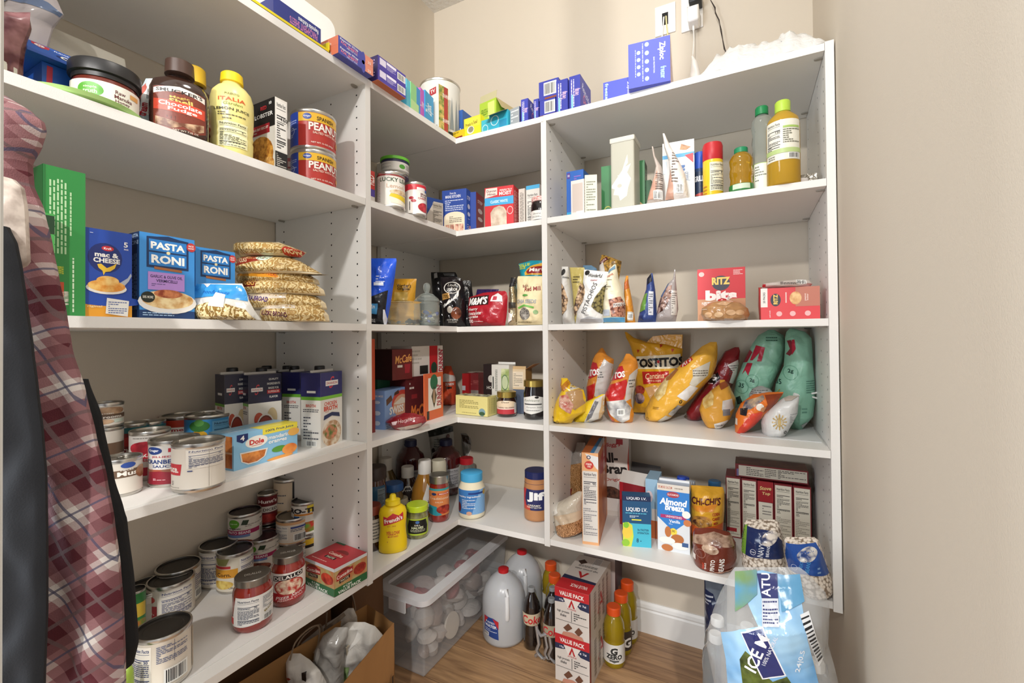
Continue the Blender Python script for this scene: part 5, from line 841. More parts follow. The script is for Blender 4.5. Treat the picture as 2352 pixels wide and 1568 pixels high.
bag('candy_pouch', 'turquoise and yellow candy pouch rising behind the cream seed bag', 'pouch', py(1225, z, BY+.12), [(598, 1220, 1250, .2), (606, 1191, 1250, .4), (632, 1196, 1250, 1), (None, 1192, 1250, .9)], '1f94a6', [('t', 1206, 609, 7, 'VALUE', 'd8dc3a', 26, 8, .02), ('t', 1204, 616, 7, 'SIZE', 'd8dc3a', 16, 8, .02), ('p', [(1212, 628), (1222, 612), (1250, 602), (1250, 632), (1214, 634)], 'e0a83a'), ('p', [(1216, 626), (1224, 615), (1250, 610), (1250, 628), (1220, 631)], '8c2226'), ('t', 1236, 620, 9, 'Mari', 'f0e6dc', 26, 6, .02)], thick=.03, seed=60)
# ================================================================== corner, fourth shelf
z = S[3]
def FL(uM, vM, aL, uL, dd, vt, col, F, name, lab, cat='box', **k):
    M = onz(uM, vM, z); return carton(name, lab, cat, M, aL, uL, dd, vt, col, F, **k)
SMF = [('e', .5, .6, .3, .34, 'c8483c'), ('e', .5, .52, .26, .3, 'dba98c'), ('p', [(.25, .6), (.5, .74), (.75, .62), (.6, .56), (.4, .56)], 'e9e2d4'), ('e', .82, .74, .08, .07, 'b8243c'), ('p', [(.05, .6), (.22, .72), (.18, .86), (.04, .76)], '5a3428'), ('p', [(.26, .82), (.42, .86), (.4, .96), (.28, .9)], '4a2a20'), ('p', [(.26, .05), (.84, .1), (.84, .3), (.26, .26)], 'b53434'), ('t', .52, .44, .2, 'SWISS MISS', 'f6f4f0', .78, 0, .035), ('t', .54, .18, .1, 'Milk Chocolate', 'f6e6de', .5, 0, .02), ('l', .02, .02, .25, .12, 2, 'bcd0e8')]
M = onz(957, 960, z); M2 = onz(884, 987, z)
aa = math.degrees(math.atan2(M2.y-M.y, M2.x-M.x))
carton('cocoa_box', 'light blue cocoa box with red banner at the front of the corner shelf', 'food box', M, aa, 884, .055, 882, '7da0d6', {'F': SMF, 'L': [('t', .5, .86, .05, 'SWISS MISS', 'f2f0ec', .8), ('e', .5, .7, .2, .04, 'c9daf0'), ('e', .5, .42, .22, .06, 'c9daf0'), ('e', .5, .16, .2, .06, 'c9daf0')]})
bag('cocoa_packet', 'shiny dark red packet lying flat in front of the light blue cocoa box', 'packet', onz(932, 985, z)+Vector((0, 0, 0)), [(948, 930, 950, .3), (956, 900, 976, .8), (968, 884, 980, 1), (980, 898, 966, .8), (988, 908, 935, .5)], '8a1f28', [('t', 938, 962, 10, 'Hershey', 'd9c0bc', 40, 12, 0, .3), ('p', [(914, 980), (940, 974), (972, 968), (968, 976), (930, 986)], 'b8a89c'), ('p', [(904, 966), (918, 963), (914, 972), (906, 973)], 'f0d8dc')], thick=.03, seed=61, rough=.15, m=mat('8a1f28', .15, coat=1., crinkle=50))
M = py(974, z, 1.42); M = px(975, z, AX-.10)
carton('coffee_pod_box', 'dark maroon coffee box with white lettering beside the cocoa box', 'box', M, -90, 932, .15, 862, '5c2226', {'F': [('t', .6, .2, .3, 'McC', 'd8793a', .7, 0, .03, .2), ('l', .2, .7, .95, .9, 2, 'd8cfc8'), ('r', .3, .5, .6, .6, '8c2c30')]}, grp='coffee pod boxes')
M = px(925, z, AX-.17)
carton('coffee_pod_box', 'dark green coffee pod box behind the cocoa box', 'box', M, -90, 868, .15, 864, '1f5a40', {'F': [('t', .35, .7, .14, 'KEURIG', 'dfe6df', .35), ('e', .62, .25, .1, .2, 'e0e8e0')]}, grp='coffee pod boxes')
M = px(1018, z, AX-.06)
carton('coffee_pod_box', 'orange coffee pod box with a green oval standing beside the maroon box', 'box', M, -84, 975, '1016', 853, 'd8643a', {'F': [('p', [(.2, .2), (.88, .2), (.88, .9), (.2, .9)], 'e9e2dc'), ('e', .5, .8, .2, .17, '2c6a48'), ('p', [(.5, .72), (.64, .5), (.5, .24), (.36, .5)], '2a1c16'), ('e', .5, .5, .07, .16, 'a88a70'), ('t', .78, .5, .22, "DUNKIN'", 'a8324a', .6, 90, .04), ('r', .12, .02, .24, .2, '1c1614')]}, grp='coffee pod boxes')
zt = z+.150
for uR, x, a, uL, vt, col, F, lab, dd in [(947, AX-.09, -95, 901, 801, '6a2322', {'F': [('t', .55, .68, .26, 'McCafe', 'e6a45a', .84, 5, .02, .25), ('r', .25, .4, .5, .48, 'd9d2c6'), ('p', [(.62, .2), (.85, .2), (.9, .5), (.6, .5)], '9c2430')], 'L': [('r', 0, 0, 1, 1, '33191a')]}, 'maroon coffee box with gold script on the upper row', .10), (1017, AX-.10, -92, 946, 793, 'dcd6d0', {'F': [('r', .55, 0, .82, 1, 'c02028'), ('e', .7, .25, .1, .2, '1c3c2a'), ('r', .86, 0, 1, 1, 'e8e0da'), ('t', .93, .5, .26, "DUNKIN'", 'b02c40', .5, 90, .04), ('r', .24, .08, .5, .36, '171615'), ('l', .0, .4, .3, .9, 4, 'b8b2aa')]}, 'white and red coffee box on the upper row beside the maroon one', .10)]:
    M = px(uR, zt, x); h = height(M, vt); 
    if h < .05: h = .09
    carton('coffee_pod_box', lab, 'box', M, a, uL, dd, vt, col, F, h=h, grp='coffee pod boxes on the upper row')
carton('coffee_pod_box', 'orange and grey box at the left edge of the corner fourth shelf', 'box', px(862, z, AX-.08), -90, 842, .1, 778, 'c8502c', {'F': [('r', 0, 0, 1, .35, '7a2a28')]}, grp='coffee pod boxes')
g = G(); g.box((0, 0, 0), (.05, .012, .23), mat('2e3230', .4))
for i in range(4): g.lathe([(.004, 0), (.004, .001)], mat('b9b9b4', .4), 8, c=(.03, .0, .02)) if False else None
tag(g.build('metal_rack', None, px(874, z, AX-.25), smooth=False), 'dark perforated metal rack strip at the left of the corner fourth shelf', 'rack')
M = onz(1045, 930, z)
bag('coffee_bag', 'orange coffee bag with white folded top beside the orange pod box', 'bag', onz(1035, 931, z)+Vector((-.02, .03, 0)), [(840, 1022, 1036, .4), (852, 1016, 1040, .6), (868, 1014, 1046, .9), (900, 1014, 1048, 1), (931, 1018, 1046, .9)], 'd4502e', [('p', [(1014, 862), (1024, 856), (1046, 862), (1046, 874), (1014, 875)], 'e4dcd6'), ('t', 1035, 880, 6, 'DUNKIN', 'f0e6e0', 18, 0, .04), ('p', [(1014, 876), (1020, 876), (1018, 890), (1014, 892)], '2f6a48'), ('r', 1028, 886, 1040, 890, '2a1c1a')], thick=.04, seed=62)
bag('foil_packet', 'grey foil coffee packet with dark top at the back of the corner fourth shelf', 'packet', onz(1055, 912, z), [(832, 1020, 1052, .3), (842, 1022, 1056, .6), (862, 1046, 1068, .8), (890, 1046, 1068, 1), (912, 1046, 1066, 1)], '77757c', [('p', [(1018, 834), (1052, 832), (1056, 846), (1022, 842)], '151517')], thick=.03, seed=63, rough=.2)
carton('tea_box', 'bright red box at the back of the corner fourth shelf', 'box', py(1077, z, BY+.27), 180, 1062, .05, 858, 'b82428', {'F': [('r', .0, .45, .5, .6, 'cfd3dc')]})
carton('tea_box', 'dull red box right of the bright red box at the back', 'box', py(1099, z, BY+.29), 185, 1080, .05, 857, '8a3034', {'F': [('t', .55, .7, .3, 'Twix', 'b8605c', .5, 90), ('r', 0, 0, 1, .45, '8f8680')]})
M = py(1142, z, BY+.20)
carton('tea_box', 'dark brown tea box behind the white and green box', 'food box', M, 180, 1111, .06, 837, '2c2020', {'F': [('e', .55, .68, .2, .08, 'd8d2c8'), ('t', .5, .48, .07, 'HOT', 'd8d2c8', .5, 0, .02), ('l', .3, .15, .9, .35, 3, 'a8a298')]})
M = py(1170, z, BY+.13)
carton('tea_box', 'tall white box with green leaf print and open top flap', 'food box', M, 178, 1130, .05, 838, 'dcdad2', {'F': [('r', .55, .4, 1, .92, 'mix:7f9a3c:d8e0b0:30'), ('e', .76, .64, .2, .16, 'c3cfa8'), ('o', .76, .64, .2, .16, .15, '5f7f5a'), ('lv', .2, .45, .34, .9, 2, '6a7068'), ('r', .06, .5, .12, .75, '3a3f3c'), ('n', .03, .02, .97, .36, '3a3a3c', 'dad6ce', ''), ('r', 0, .36, 1, .37, '7a7f78')]}, flaps=[('B', -3, .008, 'e4e2dc')])
M = py(1208, z, BY+.16)
carton('tea_box', 'blue grey box under the cream tea box', 'food box', M, 180, 1172, .06, 895, '5f6a80', {})
hz = bpy.data.objects['tea_box.004']['dims'][2]
M3 = M.copy(); M3.z += hz+.0005
carton('tea_box', 'cream box with small print and open orange flap', 'food box', M3, 182, 1171, .06, 848, 'dcc4a0', {'F': [('r', .2, .1, .85, .88, 'e4d4bc'), ('l', .25, .15, .8, .8, 8, '8f8676')], 'R': [('r', 0, 0, 1, 1, 'a87a34')]}, flaps=[('R', 60, .04, 'b8762e'), ('F', -20, .012, 'c9a878')])
M = onz(1255, 925, z)
carton('tea_box', 'terracotta box beside the side panel behind the tall dark jar', 'food box', py(1262, z, BY+.15), 180, 1236, .05, 846, 'c8744c', {'F': [('l', .1, .2, .9, .8, 3, 'a85a38')]}, h=.125)
M = onz(1120, 957, z); Lq = onz(1047, 950, z)
carton('tea_box', 'pale yellow tea box with a patterned top at the inner corner', 'food box', M, math.degrees(math.atan2(Lq.y-M.y, Lq.x-M.x)), 1047, '1141', 912, 'e0d68c', {'F': [('l', .12, .35, .72, .8, 6, '8f8850'), ('e', .83, .2, .1, .2, '7fa0a8'), ('e', .83, .13, .09, .1, '3a5a3a'), ('l', .2, .08, .65, .16, 1, 'a8a064')], 'R': [('lv', .15, .1, .85, .9, 4, 'b8ae68')], 'T': [('r', .05, .1, .95, .95, 'mix:23301f:f0eccf:60')]})
def jar(u, w_, vb, vt, body, lab, its, lid='b8a055', lz=.24, name='jam_jar', lidw=.98, zz=None, bandz=(.12, .66), bg=None, th=(-75, 75), bm=None, metal=.9, cr=.3, neck=.86):
    P, r = spot(u, w_, z if zz is None else zz, vb=vb); h = height(P, vt)
    return bottle(name, lab, 'jar', P, [(r*.85, 0), (r*.97, .004), (r, .012), (r, h*(1-lz)*.82), (r*neck, h*(1-lz)), (r*neck, h*(1-lz*.6))], bm or mat(body, .1, coat=1.), [(r*neck*1.02, h*(1-lz)), (r*lidw, h*(1-lz)+.001), (r*lidw, h-.002), (r*(lidw-.05), h), ], mat(lid, cr, metal=metal) if metal else mat(lid, cr), [(h*bandz[0], h*bandz[1], th[0], th[1], bg, its)])
jar(1164, 45, 958, 898, '2c1712', 'small jam jar with gold lid and red and cream label', [('r', 0, .0, 1, .35, 'b8343c'), ('r', 0, .35, 1, .62, 'eecdc4'), ('e', .45, .7, .5, .3, 'e3cdb0'), ('t', .45, .88, .12, 'Door', '3a2820', .3), ('t', .5, .48, .1, 'CHERRY BLUEBERRY', '5a2a34', .8), ('r', .82, .05, 1, .8, 'd8d4d0')])
jar(1227, 48, 964, 872, '171214', 'taller dark jam jar with gold lid and white curved label', [('p', [(0, .1), (.4, 0), (1, .2), (1, .85), (.5, 1), (0, .85)], 'dedcd6'), ('e', .6, .9, .08, .06, '1c1c1c'), ('t', .4, .74, .12, 'Kathleens', '5f6a4a', .6, 0, 0, .3), ('r', .1, .5, .8, .56, '3a3a3a'), ('t', .5, .36, .08, 'Pumpkin Seed', '555', .6, 0, 0, .3), ('l', .2, .16, .7, .24, 1, '777')], lz=.17, bandz=(.14, .62))
# ================================================================== corner, lowest shelf
z = S[4]
def BT(u, w_, vb, vt, prof, body, cap, capc, labels, lab, name='sauce_bottle', cat='bottle', zz=None, sy=1, metal=None, turn=0, grp=None, capn='cap', bm=None):
    """profiles given as fractions: (radius / max radius, height / total)"""
    P, r = spot(u, w_, z if zz is None else zz, vb=vb); h = height(P, vt); r_ = r
    P, r, h = keep_in(P, r, h)
    return bottle(name, lab, cat, P, [(a*r, b*h) for a, b in prof], bm or body, [(a*r, b*h) for a, b in cap], mat(capc, .3, metal=metal) if metal else capc, [(l[0]*h, l[1]*h)+tuple(l[2:]) for l in labels], sy=sy, turn=turn, grp=grp, capn=capn)
FR = [(.86, 0), (.98, .02), (1, .1), (.99, .2), (.92, .34), (.90, .42), (.95, .55), (.97, .68), (.88, .76), (.6, .81), (.48, .83)]
BT(903, 64, 1278, 1134, FR, mat('f0ce18', .3, sub=.1), [(.5, .825), (.54, .83), (.52, .90), (.3, .91), (.24, .93), (.22, .98), (.15, 1)], 'f4d61e', [(.12, .72, -60, 60, None, [('p', [(.15, .62), (.9, .76), (.88, .98), (.7, .9), (.5, .98), (.3, .86), (.15, .9)], 'c8303a'), ('t', .52, .79, .13, "French's", 'f8f0e8', .66, 10, .04), ('t', .45, .6, .04, 'EST. 1904', 'c8842a', .3), ('t', .5, .4, .11, 'YELLOW', 'c8502a', .5, 0, .03), ('t', .5, .3, .05, 'MUSTARD', 'c8502a', .36), ('l', .3, .12, .75, .2, 1, 'c8942a')])], 'bright yellow mustard squeeze bottle at the left front of the lowest corner shelf', name='mustard_bottle', sy=.62)
jar(959, 49, 1240, 1156, '77764a', 'pickle jar with lime green lid and black label', [('r', 0, 0, 1, 1, 'b3cc3e'), ('p', [(.14, .1), (.86, .1), (.9, .5), (.82, .92), (.18, .92), (.1, .5)], '1c1d18'), ('e', .5, .8, .07, .09, '4a78b8'), ('t', .5, .62, .09, 'DILL', 'eceae0', .2), ('t', .5, .46, .15, 'HALVES', 'e4ecc8', .42, 0, .03), ('l', .25, .2, .78, .36, 2, 'c8ccb0')], lid='c3dc2c', lz=.18, metal=0, lidw=1.0, bandz=(.14, .64), name='pickle_jar', bm=mat('mix:4a4a26:93925a:30', .08, coat=1.))
jar(1009, 46, 1201, 1088, '8f2318', 'salsa jar with silver lid and orange and teal label', [('r', 0, 0, 1, 1, 'e0894c'), ('r', 0, .92, 1, 1, '3a9a9c'), ('e', .3, .8, .1, .05, '2a3c6a'), ('r', .45, .76, .95, .84, 'c8402c'), ('t', .7, .8, .05, 'MEDIUM', 'f4e4d8', .4), ('t', .5, .64, .09, 'Traditional', 'f0d8bc', .8, 0, .01), ('t', .5, .5, .05, 'SALSA', 'f0d8bc', .3), ('p', [(0, .06), (.4, .0), (.6, .02), (.4, .34), (0, .4)], '2f98a8'), ('e', .7, .22, .3, .16, 'mix:7a1c14:c8442c:60')], lid='b4b0a8', lz=.17, bandz=(.16, .74), name='salsa_jar', neck=.9)
jar(1084, 60, 1194, 1082, 'ebe2c4', 'mayonnaise jar with sky blue lid and blue label', [('r', 0, 0, 1, 1, '3f7fc4'), ('p', [(.5, 0), (.9, 0), (1, .4), (1, 1), (.75, 1), (.6, .5)], '7fb0e0'), ('r', .4, .82, .95, .9, '1c3c84'), ('e', .92, .86, .07, .12, 'b89a4a'), ('t', .42, .72, .09, 'healthy ingredients', 'f2f4f8', .7, 0, .02), ('l', .2, .22, .6, .62, 6, 'dfe8f4'), ('e', .42, .05, .08, .08, 'd8a890'), ('e', .08, .25, .08, .2, '6a2a30')], lid='4aa9dc', lz=.19, metal=0, bandz=(.12, .66), name='mayonnaise_jar', neck=.8, lidw=.84, bm=mat('eee6cb', .25, sub=.1))
P, r = spot(1229, 50, z, vb=1199); r = spot(1231, 52, z, vb=1199)[1]
jar(1233, 58, 1200, 1078, 'b98256', 'peanut butter jar with dark blue lid, half hidden by the side panel', [('r', 0, 0, 1, 1, '262a5c'), ('p', [(0, 0), (.2, 0), (.1, .5), (.16, 1), (0, 1)], 'c8343a'), ('r', 0, 0, .3, .2, 'c84838'), ('p', [(.72, 0), (1, 0), (1, 1), (.8, 1), (.9, .5)], '2f7a3c'), ('t', .47, .64, .5, 'Jif', 'f6f6f4', .56, 0, .05), ('t', .42, .24, .08, 'CREAMY', 'e8e2d0', .4, 0, .02), ('t', .42, .14, .07, 'PEANUT BUTTER', 'e8e2d0', .45)], lid='20285a', lz=.24, metal=0, bandz=(.24, .66), name='peanut_butter_jar', neck=.94, lidw=.93, bm=mat('b98256', .3))
DR = [(.9, 0), (1, .02), (1, .3), (.9, .5), (.62, .66), (.42, .78), (.4, .82)]
def dress(u, w_, vb, vt, body, capc, its, its2, lab, grp='salad dressing bottles'):
    o = BT(u, w_, vb, vt, DR, mat(body, .1, coat=1.), [(.44, .74), (.47, .745), (.47, .985), (.43, 1)], capc, [(.12, .62, -70, 70, None, its)], lab, name='dressing_bottle', grp=grp)
    return o
WI = [('p', [(.2, 0), (.8, 0), (.78, .5), (.6, .95), (.4, .95), (.22, .5)], 'd4d2cc'), ('p', [(.24, .03), (.76, .03), (.74, .48), (.58, .9), (.42, .9), (.26, .48)], '2c2220'), ('t', .5, .3, .14, 'KENS', 'e8e4dc', .4, 20, .02)]
o = dress(937, 60, 1178, 1070, '33201a', 'ece9e4', WI, [], 'dark salad dressing bottle with white banded cap above the pickle jar')
WI2 = [('p', [(.4, 0), (1, 0), (.9, .5), (.6, .98), (.45, .5)], 'e2dfda'), ('t', .7, .5, .12, "KEN'S", '3a302c', .4, 60), ('r', .66, .26, .86, .44, '7a1c34')]
o = dress(976, 62, 1190, 1055, 'a8742a', 'ece9e4', WI2, [], 'amber salad dressing bottle with white banded cap left of the salsa jar')
o = dress(886, 62, 1150, 1030, '5f4a1c', 'c9c5bd', [('p', [(.15, 0), (.85, 0), (.8, .5), (.6, .9), (.4, .9), (.2, .5)], '8d8c86'), ('t', .5, .5, .12, "KEN'S", '2c2a28', .5, 0, .02), ('l', .2, .2, .8, .35, 1, '3a3836')], [], 'greenish salad dressing bottle at the back left of the lowest corner shelf')
JU = [(.9, 0), (1, .02), (1, .46), (.97, .55), (.93, .6), (.96, .66), (.86, .74), (.6, .8), (.55, .84), (.36, .88), (.34, .92)]
for u, w_, vb, vt, lab in ((1025, 70, 1135, 1008, 'dark red juice bottle with navy cap behind the salsa jar'), (944, 66, 1140, 1009, 'dark red juice bottle with navy cap farther left at the back')):
    BT(u, w_, vb+5, vt, JU, mat('4a1216', .1, coat=1.), [(.36, .885), (.42, .89), (.42, .985), (.38, 1)], '20244a', [(.14, .5, -20, 60, 'b9b7b8', [('n', .1, .04, .9, .96, '3a3a44', 'b4b2b4', '')])], lab, name='juice_bottle', grp='dark red juice bottles')
BT(1008, 44, 1172, 1055, [(.95, 0), (1, .02), (1, .5), (.96, .62), (.8, .75), (.74, .8)], mat('3f7fb8', .3), [(.74, .6), (.82, .62), (.8, .94), (.7, 1)], 'd9d2bc', [], 'cream capped blue bottle behind the amber dressing bottle')
BT(1072, 46, 1138, 1050, [(.9, 0), (1, .02), (.9, .3), (.8, .5), (.9, .62), (.8, .76), (.62, .84)], gm, [(.62, .82), (.68, .83), (.68, .98), (.62, 1)], 'c8222e', [], 'clear bottle with red cap behind the mayonnaise jar')
P, r = spot(904, 44, z, vb=1190); BT(904, 46, 1200, 1108, [(.9, 0), (1, .03), (1, .62), (.84, .76), (.84, .82)], mat('6a6046', .1, coat=1.), [(.88, .8), (.98, .81), (.98, .97), (.9, 1)], '2d62a8', [], 'glass jar with blue lid behind the mustard bottle', name='condiment_jar', cat='jar')
BT(920, 34, 1196, 1142, [(.9, 0), (1, .03), (1, .7)], mat('4a4436', .1, coat=1.), [(.95, .7), (1, .72), (1, .97), (.94, 1)], 'b4b09c', [], 'small jar with a pale lid between the mustard and the pickles', name='condiment_jar', cat='jar')
BT(862, 52, 1225, 1070, [(.9, 0), (1, .02), (1, .66), (.84, .78), (.84, .82)], mat('4a2018', .12, coat=1.), [(.88, .8), (.98, .81), (.98, .97), (.9, 1)], '3a2a26', [(.35, .72, -60, 60, '27577a', [('n', .6, .1, .95, .9, '333', '7f8f9c', '')])], 'dark sauce jar with a blue label at the left edge of the lowest corner shelf', name='condiment_jar', cat='jar')
BT(853, 46, 1268, 1158, [(.9, 0), (1, .02), (1, .72), (.84, .8)], mat('3a1c18', .12, coat=1.), [(.88, .8), (.98, .81), (.98, .97), (.9, 1)], '8a3a28', [(.2, .72, -60, 60, 'cfc9c0', [('l', .5, .1, .95, .9, 6, '555')])], 'jar with a white label mostly hidden beside the left panel', name='condiment_jar', cat='jar')
bag('nut_bag', 'speckled grey nut bag with dark green top at the back of the lowest corner shelf', 'bag', onz(1010, 1120, z), [(978, 980, 1040, .1), (996, 984, 1042, .5), (1040, 990, 1044, .9), (1120, 996, 1046, .9)], '98968f', [('p', [(980, 978), (1040, 978), (1042, 990), (984, 1003)], '161a12'), ('l', 998, 1005, 1022, 1025, 4, '5a605c'), ('e', 1030, 1000, 4, 5, '5a3a34'), ('e', 997, 1032, 4, 6, '2c1e1a'), ('e', 1036, 1020, 4, 6, '6a3a44')], thick=.03, seed=64, rough=.4)
bag('foil_packet', 'small crumpled silver packet at the back of the lowest corner shelf', 'packet', onz(1070, 1100, z), [(995, 1058, 1070, .3), (1003, 1060, 1086, .6), (1030, 1062, 1084, .9), (1050, 1066, 1078, .9), (1100, 1060, 1080, .8)], '8a8680', [('p', [(1060, 997), (1076, 1000), (1082, 1020), (1064, 1012)], '3a2c22'), ('p', [(1072, 1048), (1082, 1030), (1084, 1050)], 'e0dedc')], thick=.02, seed=65, rough=.25)
# ================================================================== right unit, second shelf
z = S[1]
def B(name, lab, cat, u0, u1, vt, y, dp, col, F={}, a=180, **k): return carton(name, lab, cat, py(u1, z, BY+y), a, u0, dp, vt, col, F, **k)
B('cracker_box', 'bright blue box with a small purple square at the left of the shelf', 'food box', 1302, 1341, 388, .05, .12, '2a63b8', {'F': [('r', 0, 0, 1, .14, '2f9ccc'), ('r', .04, .85, .22, .97, '5a3a8c'), ('t', .13, .91, .05, '10', 'f0eef6', .1), ('l', .45, .75, .85, .9, 3, '9a6ac0')]})
B('food_box', 'white torn open box in front of the bright blue box', 'food box', 1312, 1342, 410, .012, .05, 'e2ddd8', {'F': [('r', .1, .08, .9, .9, 'd0c2b8'), ('r', .4, 0, .98, .1, 'efece8')], 'R': [('l', .1, .1, .9, .9, 9, '5f6a4c')]}, a=176)
M = py(1344, z, BY+.014); o = carton('food_box', 'cream printed side of an open box leaning right beside the white torn box', 'food box', M, 110, 1343.5, '1372', 402, 'cfcdba', {'R': [('l', .12, .06, .88, .85, 12, '5f6246')], 'F': []}, wd=.04)
B('cereal_box', 'dark green box behind the tall frosted storage container', 'food box', 1382, 1482, 367, .13, .06, '23753a', {'F': [('r', 0, 0, .2, 1, '2a7a40'), ('o', .15, .15, .1, .1, .2, 'b8b84a'), ('t', .8, .75, .1, 'S', 'e8c83a', .08, 0, .04), ('p', [(.72, .16), (.92, .08), (.96, .2), (.78, .34)], 'mix:b87a4a:e8c08a:60')], 'R': [('r', 0, 0, 1, 1, '1e3a28'), ('lv', .1, .1, .9, .9, 3, '8fa890')]}, a=184)
B('cereal_box', 'second dark green box just visible right of the other green one', 'food box', 1478, 1496, 390, .15, .05, '1c5a30', {}, h=.12)
# frosted container
P = py(1459, z, BY+.012); P0 = py(1401, z, BY+.012); w_ = (P-P0).length; h = height(P0, 320)
fm = mat('b5b3a4', .25, sub=.1)
g = G(); t = .09; g.box((-w_/2*.94, -t/2*.94, 0), (w_/2*.94, t/2*.94, h*.95), fm); paint(g, [('p', [(.06, .36), (.5, .56), (.72, .78), (.74, .66), (.6, .60), (.86, .64), (.7, .52), (.86, .42), (.74, .30), (.68, .18), (.4, .12), (.34, .2), (.12, .22), (.18, .30), (.05, .32)], 'f2f0ea'), ('e', .38, .34, .10, .03, 'b9b6a8'), ('p', [(.3, .5), (.34, .42), (.4, .5)], 'cfcdbf')], lambda x, y, o: ((x-.5)*w_*.94, -t/2*.94-o, y*h*.95), w_*.94, h*.95)
o = g.build('storage_container', None, ((P.x+P0.x)/2, P.y+t/2, z), 0, bev=.006, smooth=False); tag(o, 'tall frosted plastic storage container with torn white label remains', 'container')
g = G(); g.box((-w_/2, -t/2, h*.93), (w_/2, t/2, h), mat('c9c7bb', .3)); g.build('lid', o, bev=.004, smooth=False)
# foil pouches
def PO(lab, y, rows, col, items, **k):
    k.setdefault('name', 'foil_pouch'); nm = k.pop('name'); cat = k.pop('cat', 'pouch'); uu = (rows[-1][1]+rows[-1][2])/2
    return bag(nm, lab, cat, py(uu, z, BY+y), rows, col, items, **k)
PO('narrow salmon and white foil pouch seen edge on, left of the taller one', .03, [(336, 1497, 1500, .2), (360, 1500, 1506, .3), (384, 1506, 1520, .5), (420, 1498, 1526, .9), (None, 1484, 1527, 1)], 'b9aca2', [('p', [(1512, 392), (1500, 425), (1486, 462), (1503, 462), (1512, 430)], 'c99c88'), ('l', 1508, 400, 1524, 440, 8, '5a4c44'), ('b', 1504, 442, 1524, 462)], thick=.025, seed=71, rough=.3)
B('cracker_box', 'white and blue cracker box standing on end with vertical lettering', 'food box', 1523, 1596, 318, .05, .05, 'dcdad6', {'F': [('r', 0, .74, 1, .80, '4a9ccc'), ('p', [(.7, .76), (.97, .78), (.97, .62)], 'c02c38'), ('t', .5, .52, .2, 'PRE', '1d5fa8', .36, -90, .04), ('t', .76, .42, .1, 'original', '3a6a9c', .3, -90, 0, .3), ('p', [(.55, .86), (.75, .84), (.9, .88), (.6, .95)], 'mix:7a4a30:b88a60:60'), ('r', .02, .5, .14, .7, 'c8d4dc'), ('p', [(.2, 0), (.45, 0), (.3, .5), (.24, .5)], '4a8cc0')]}, a=184)
PO('tall salmon and white foil pouch leaning on the white and blue cracker box', .012, [(306, 1522, 1526, .2), (340, 1526, 1542, .4), (370, 1536, 1560, .6), (400, 1538, 1574, .9), (430, 1534, 1579, 1), (None, 1527, 1582, 1)], 'dcd5ce', [('p', [(1541, 392), (1549, 430), (1549, 462), (1528, 462), (1535, 425)], 'c99c88'), ('l', 1545, 350, 1560, 425, 11, '6a5c54'), ('b', 1556, 426, 1572, 448)], thick=.025, seed=72, rough=.3)
def RB_(u, w_, vt, y, prof, body, cap, capc, labs, lab, **k):
    P, r = spot(u, w_, z, y=BY+y+.035); h = height(P, vt); nm = k.pop('name', 'cooking_oil_bottle')
    return bottle(nm, lab, 'bottle', P, [(a*r, b*h) for a, b in prof], k.pop('bm', body), [(a*r, b*h) for a, b in cap], capc, [(l[0]*h, l[1]*h)+tuple(l[2:]) for l in labs], **k)
SP = [(.96, 0), (1, .01), (1, .66), (.97, .67)]; SC_ = [(.98, .66), (1.0, .665), (1.0, .93), (.9, .985), (.5, 1)]
RB_(1609, 26, 350, .05, SP, '2f4468', SC_, '2a52b8', [(.05, .6, -80, 80, '24344f', [('t', .4, .75, .2, 'GRILL', 'd8dce4', .6, 0, .04), ('r', 0, .0, 1, .2, '1c1a1c'), ('p', [(.1, .2), (.9, .05), (.9, .3)], 'b8504a')])], 'blue capped cooking spray can behind the yellow one', name='cooking_spray')
RB_(1638, 43, 330, .0, SP, 'e6c22c', SC_, 'c0242c', [(.02, .64, -85, 85, None, [('n', .4, .1, .92, .94, '3a3a44', 'e8e2c4', '0'), ('l', .1, .0, .3, .3, 3, 'b87a2a')])], 'yellow cooking spray can with bright red cap', name='cooking_spray')
OILM = mat('c99a1a', .06, trans=.55, ior=1.35, coat=1.)
RB_(1703, 51, 341, .0, [(.9, 0), (1, .02), (1, .12), (.92, .3), (.98, .38), (1, .46), (.92, .55), (.96, .62), (1, .72), (.85, .82), (.5, .89), (.44, .92)], OILM, [(.46, .88), (.56, .885), (.56, .985), (.5, 1)], '1d8a5c', [(.0, .17, -85, 85, '2f7a3c', [('r', .25, .3, .75, .95, 'cfe0c8')])], 'small golden cooking oil bottle with teal green cap')
cl = mat('dfe6e0', .05, trans=.85, ior=1.25)
RB_(1752, 45, 247, .02, [(.92, 0), (1, .02), (1, .3), (.9, .36), (.96, .42), (.86, .5), (.96, .58), (.86, .68), (.98, .76), (.9, .85), (.5, .9), (.5, .92)], cl, [(.5, .90), (.6, .905), (.6, .985), (.52, 1)], '14824a', [(.01, .32, -80, 80, 'a8cf5a', [('r', .2, .05, .72, .98, 'e9ece2'), ('l', .25, .3, .68, .9, 6, '7a8070')])], 'clear ribbed empty bottle with dark green cap', name='empty_bottle')
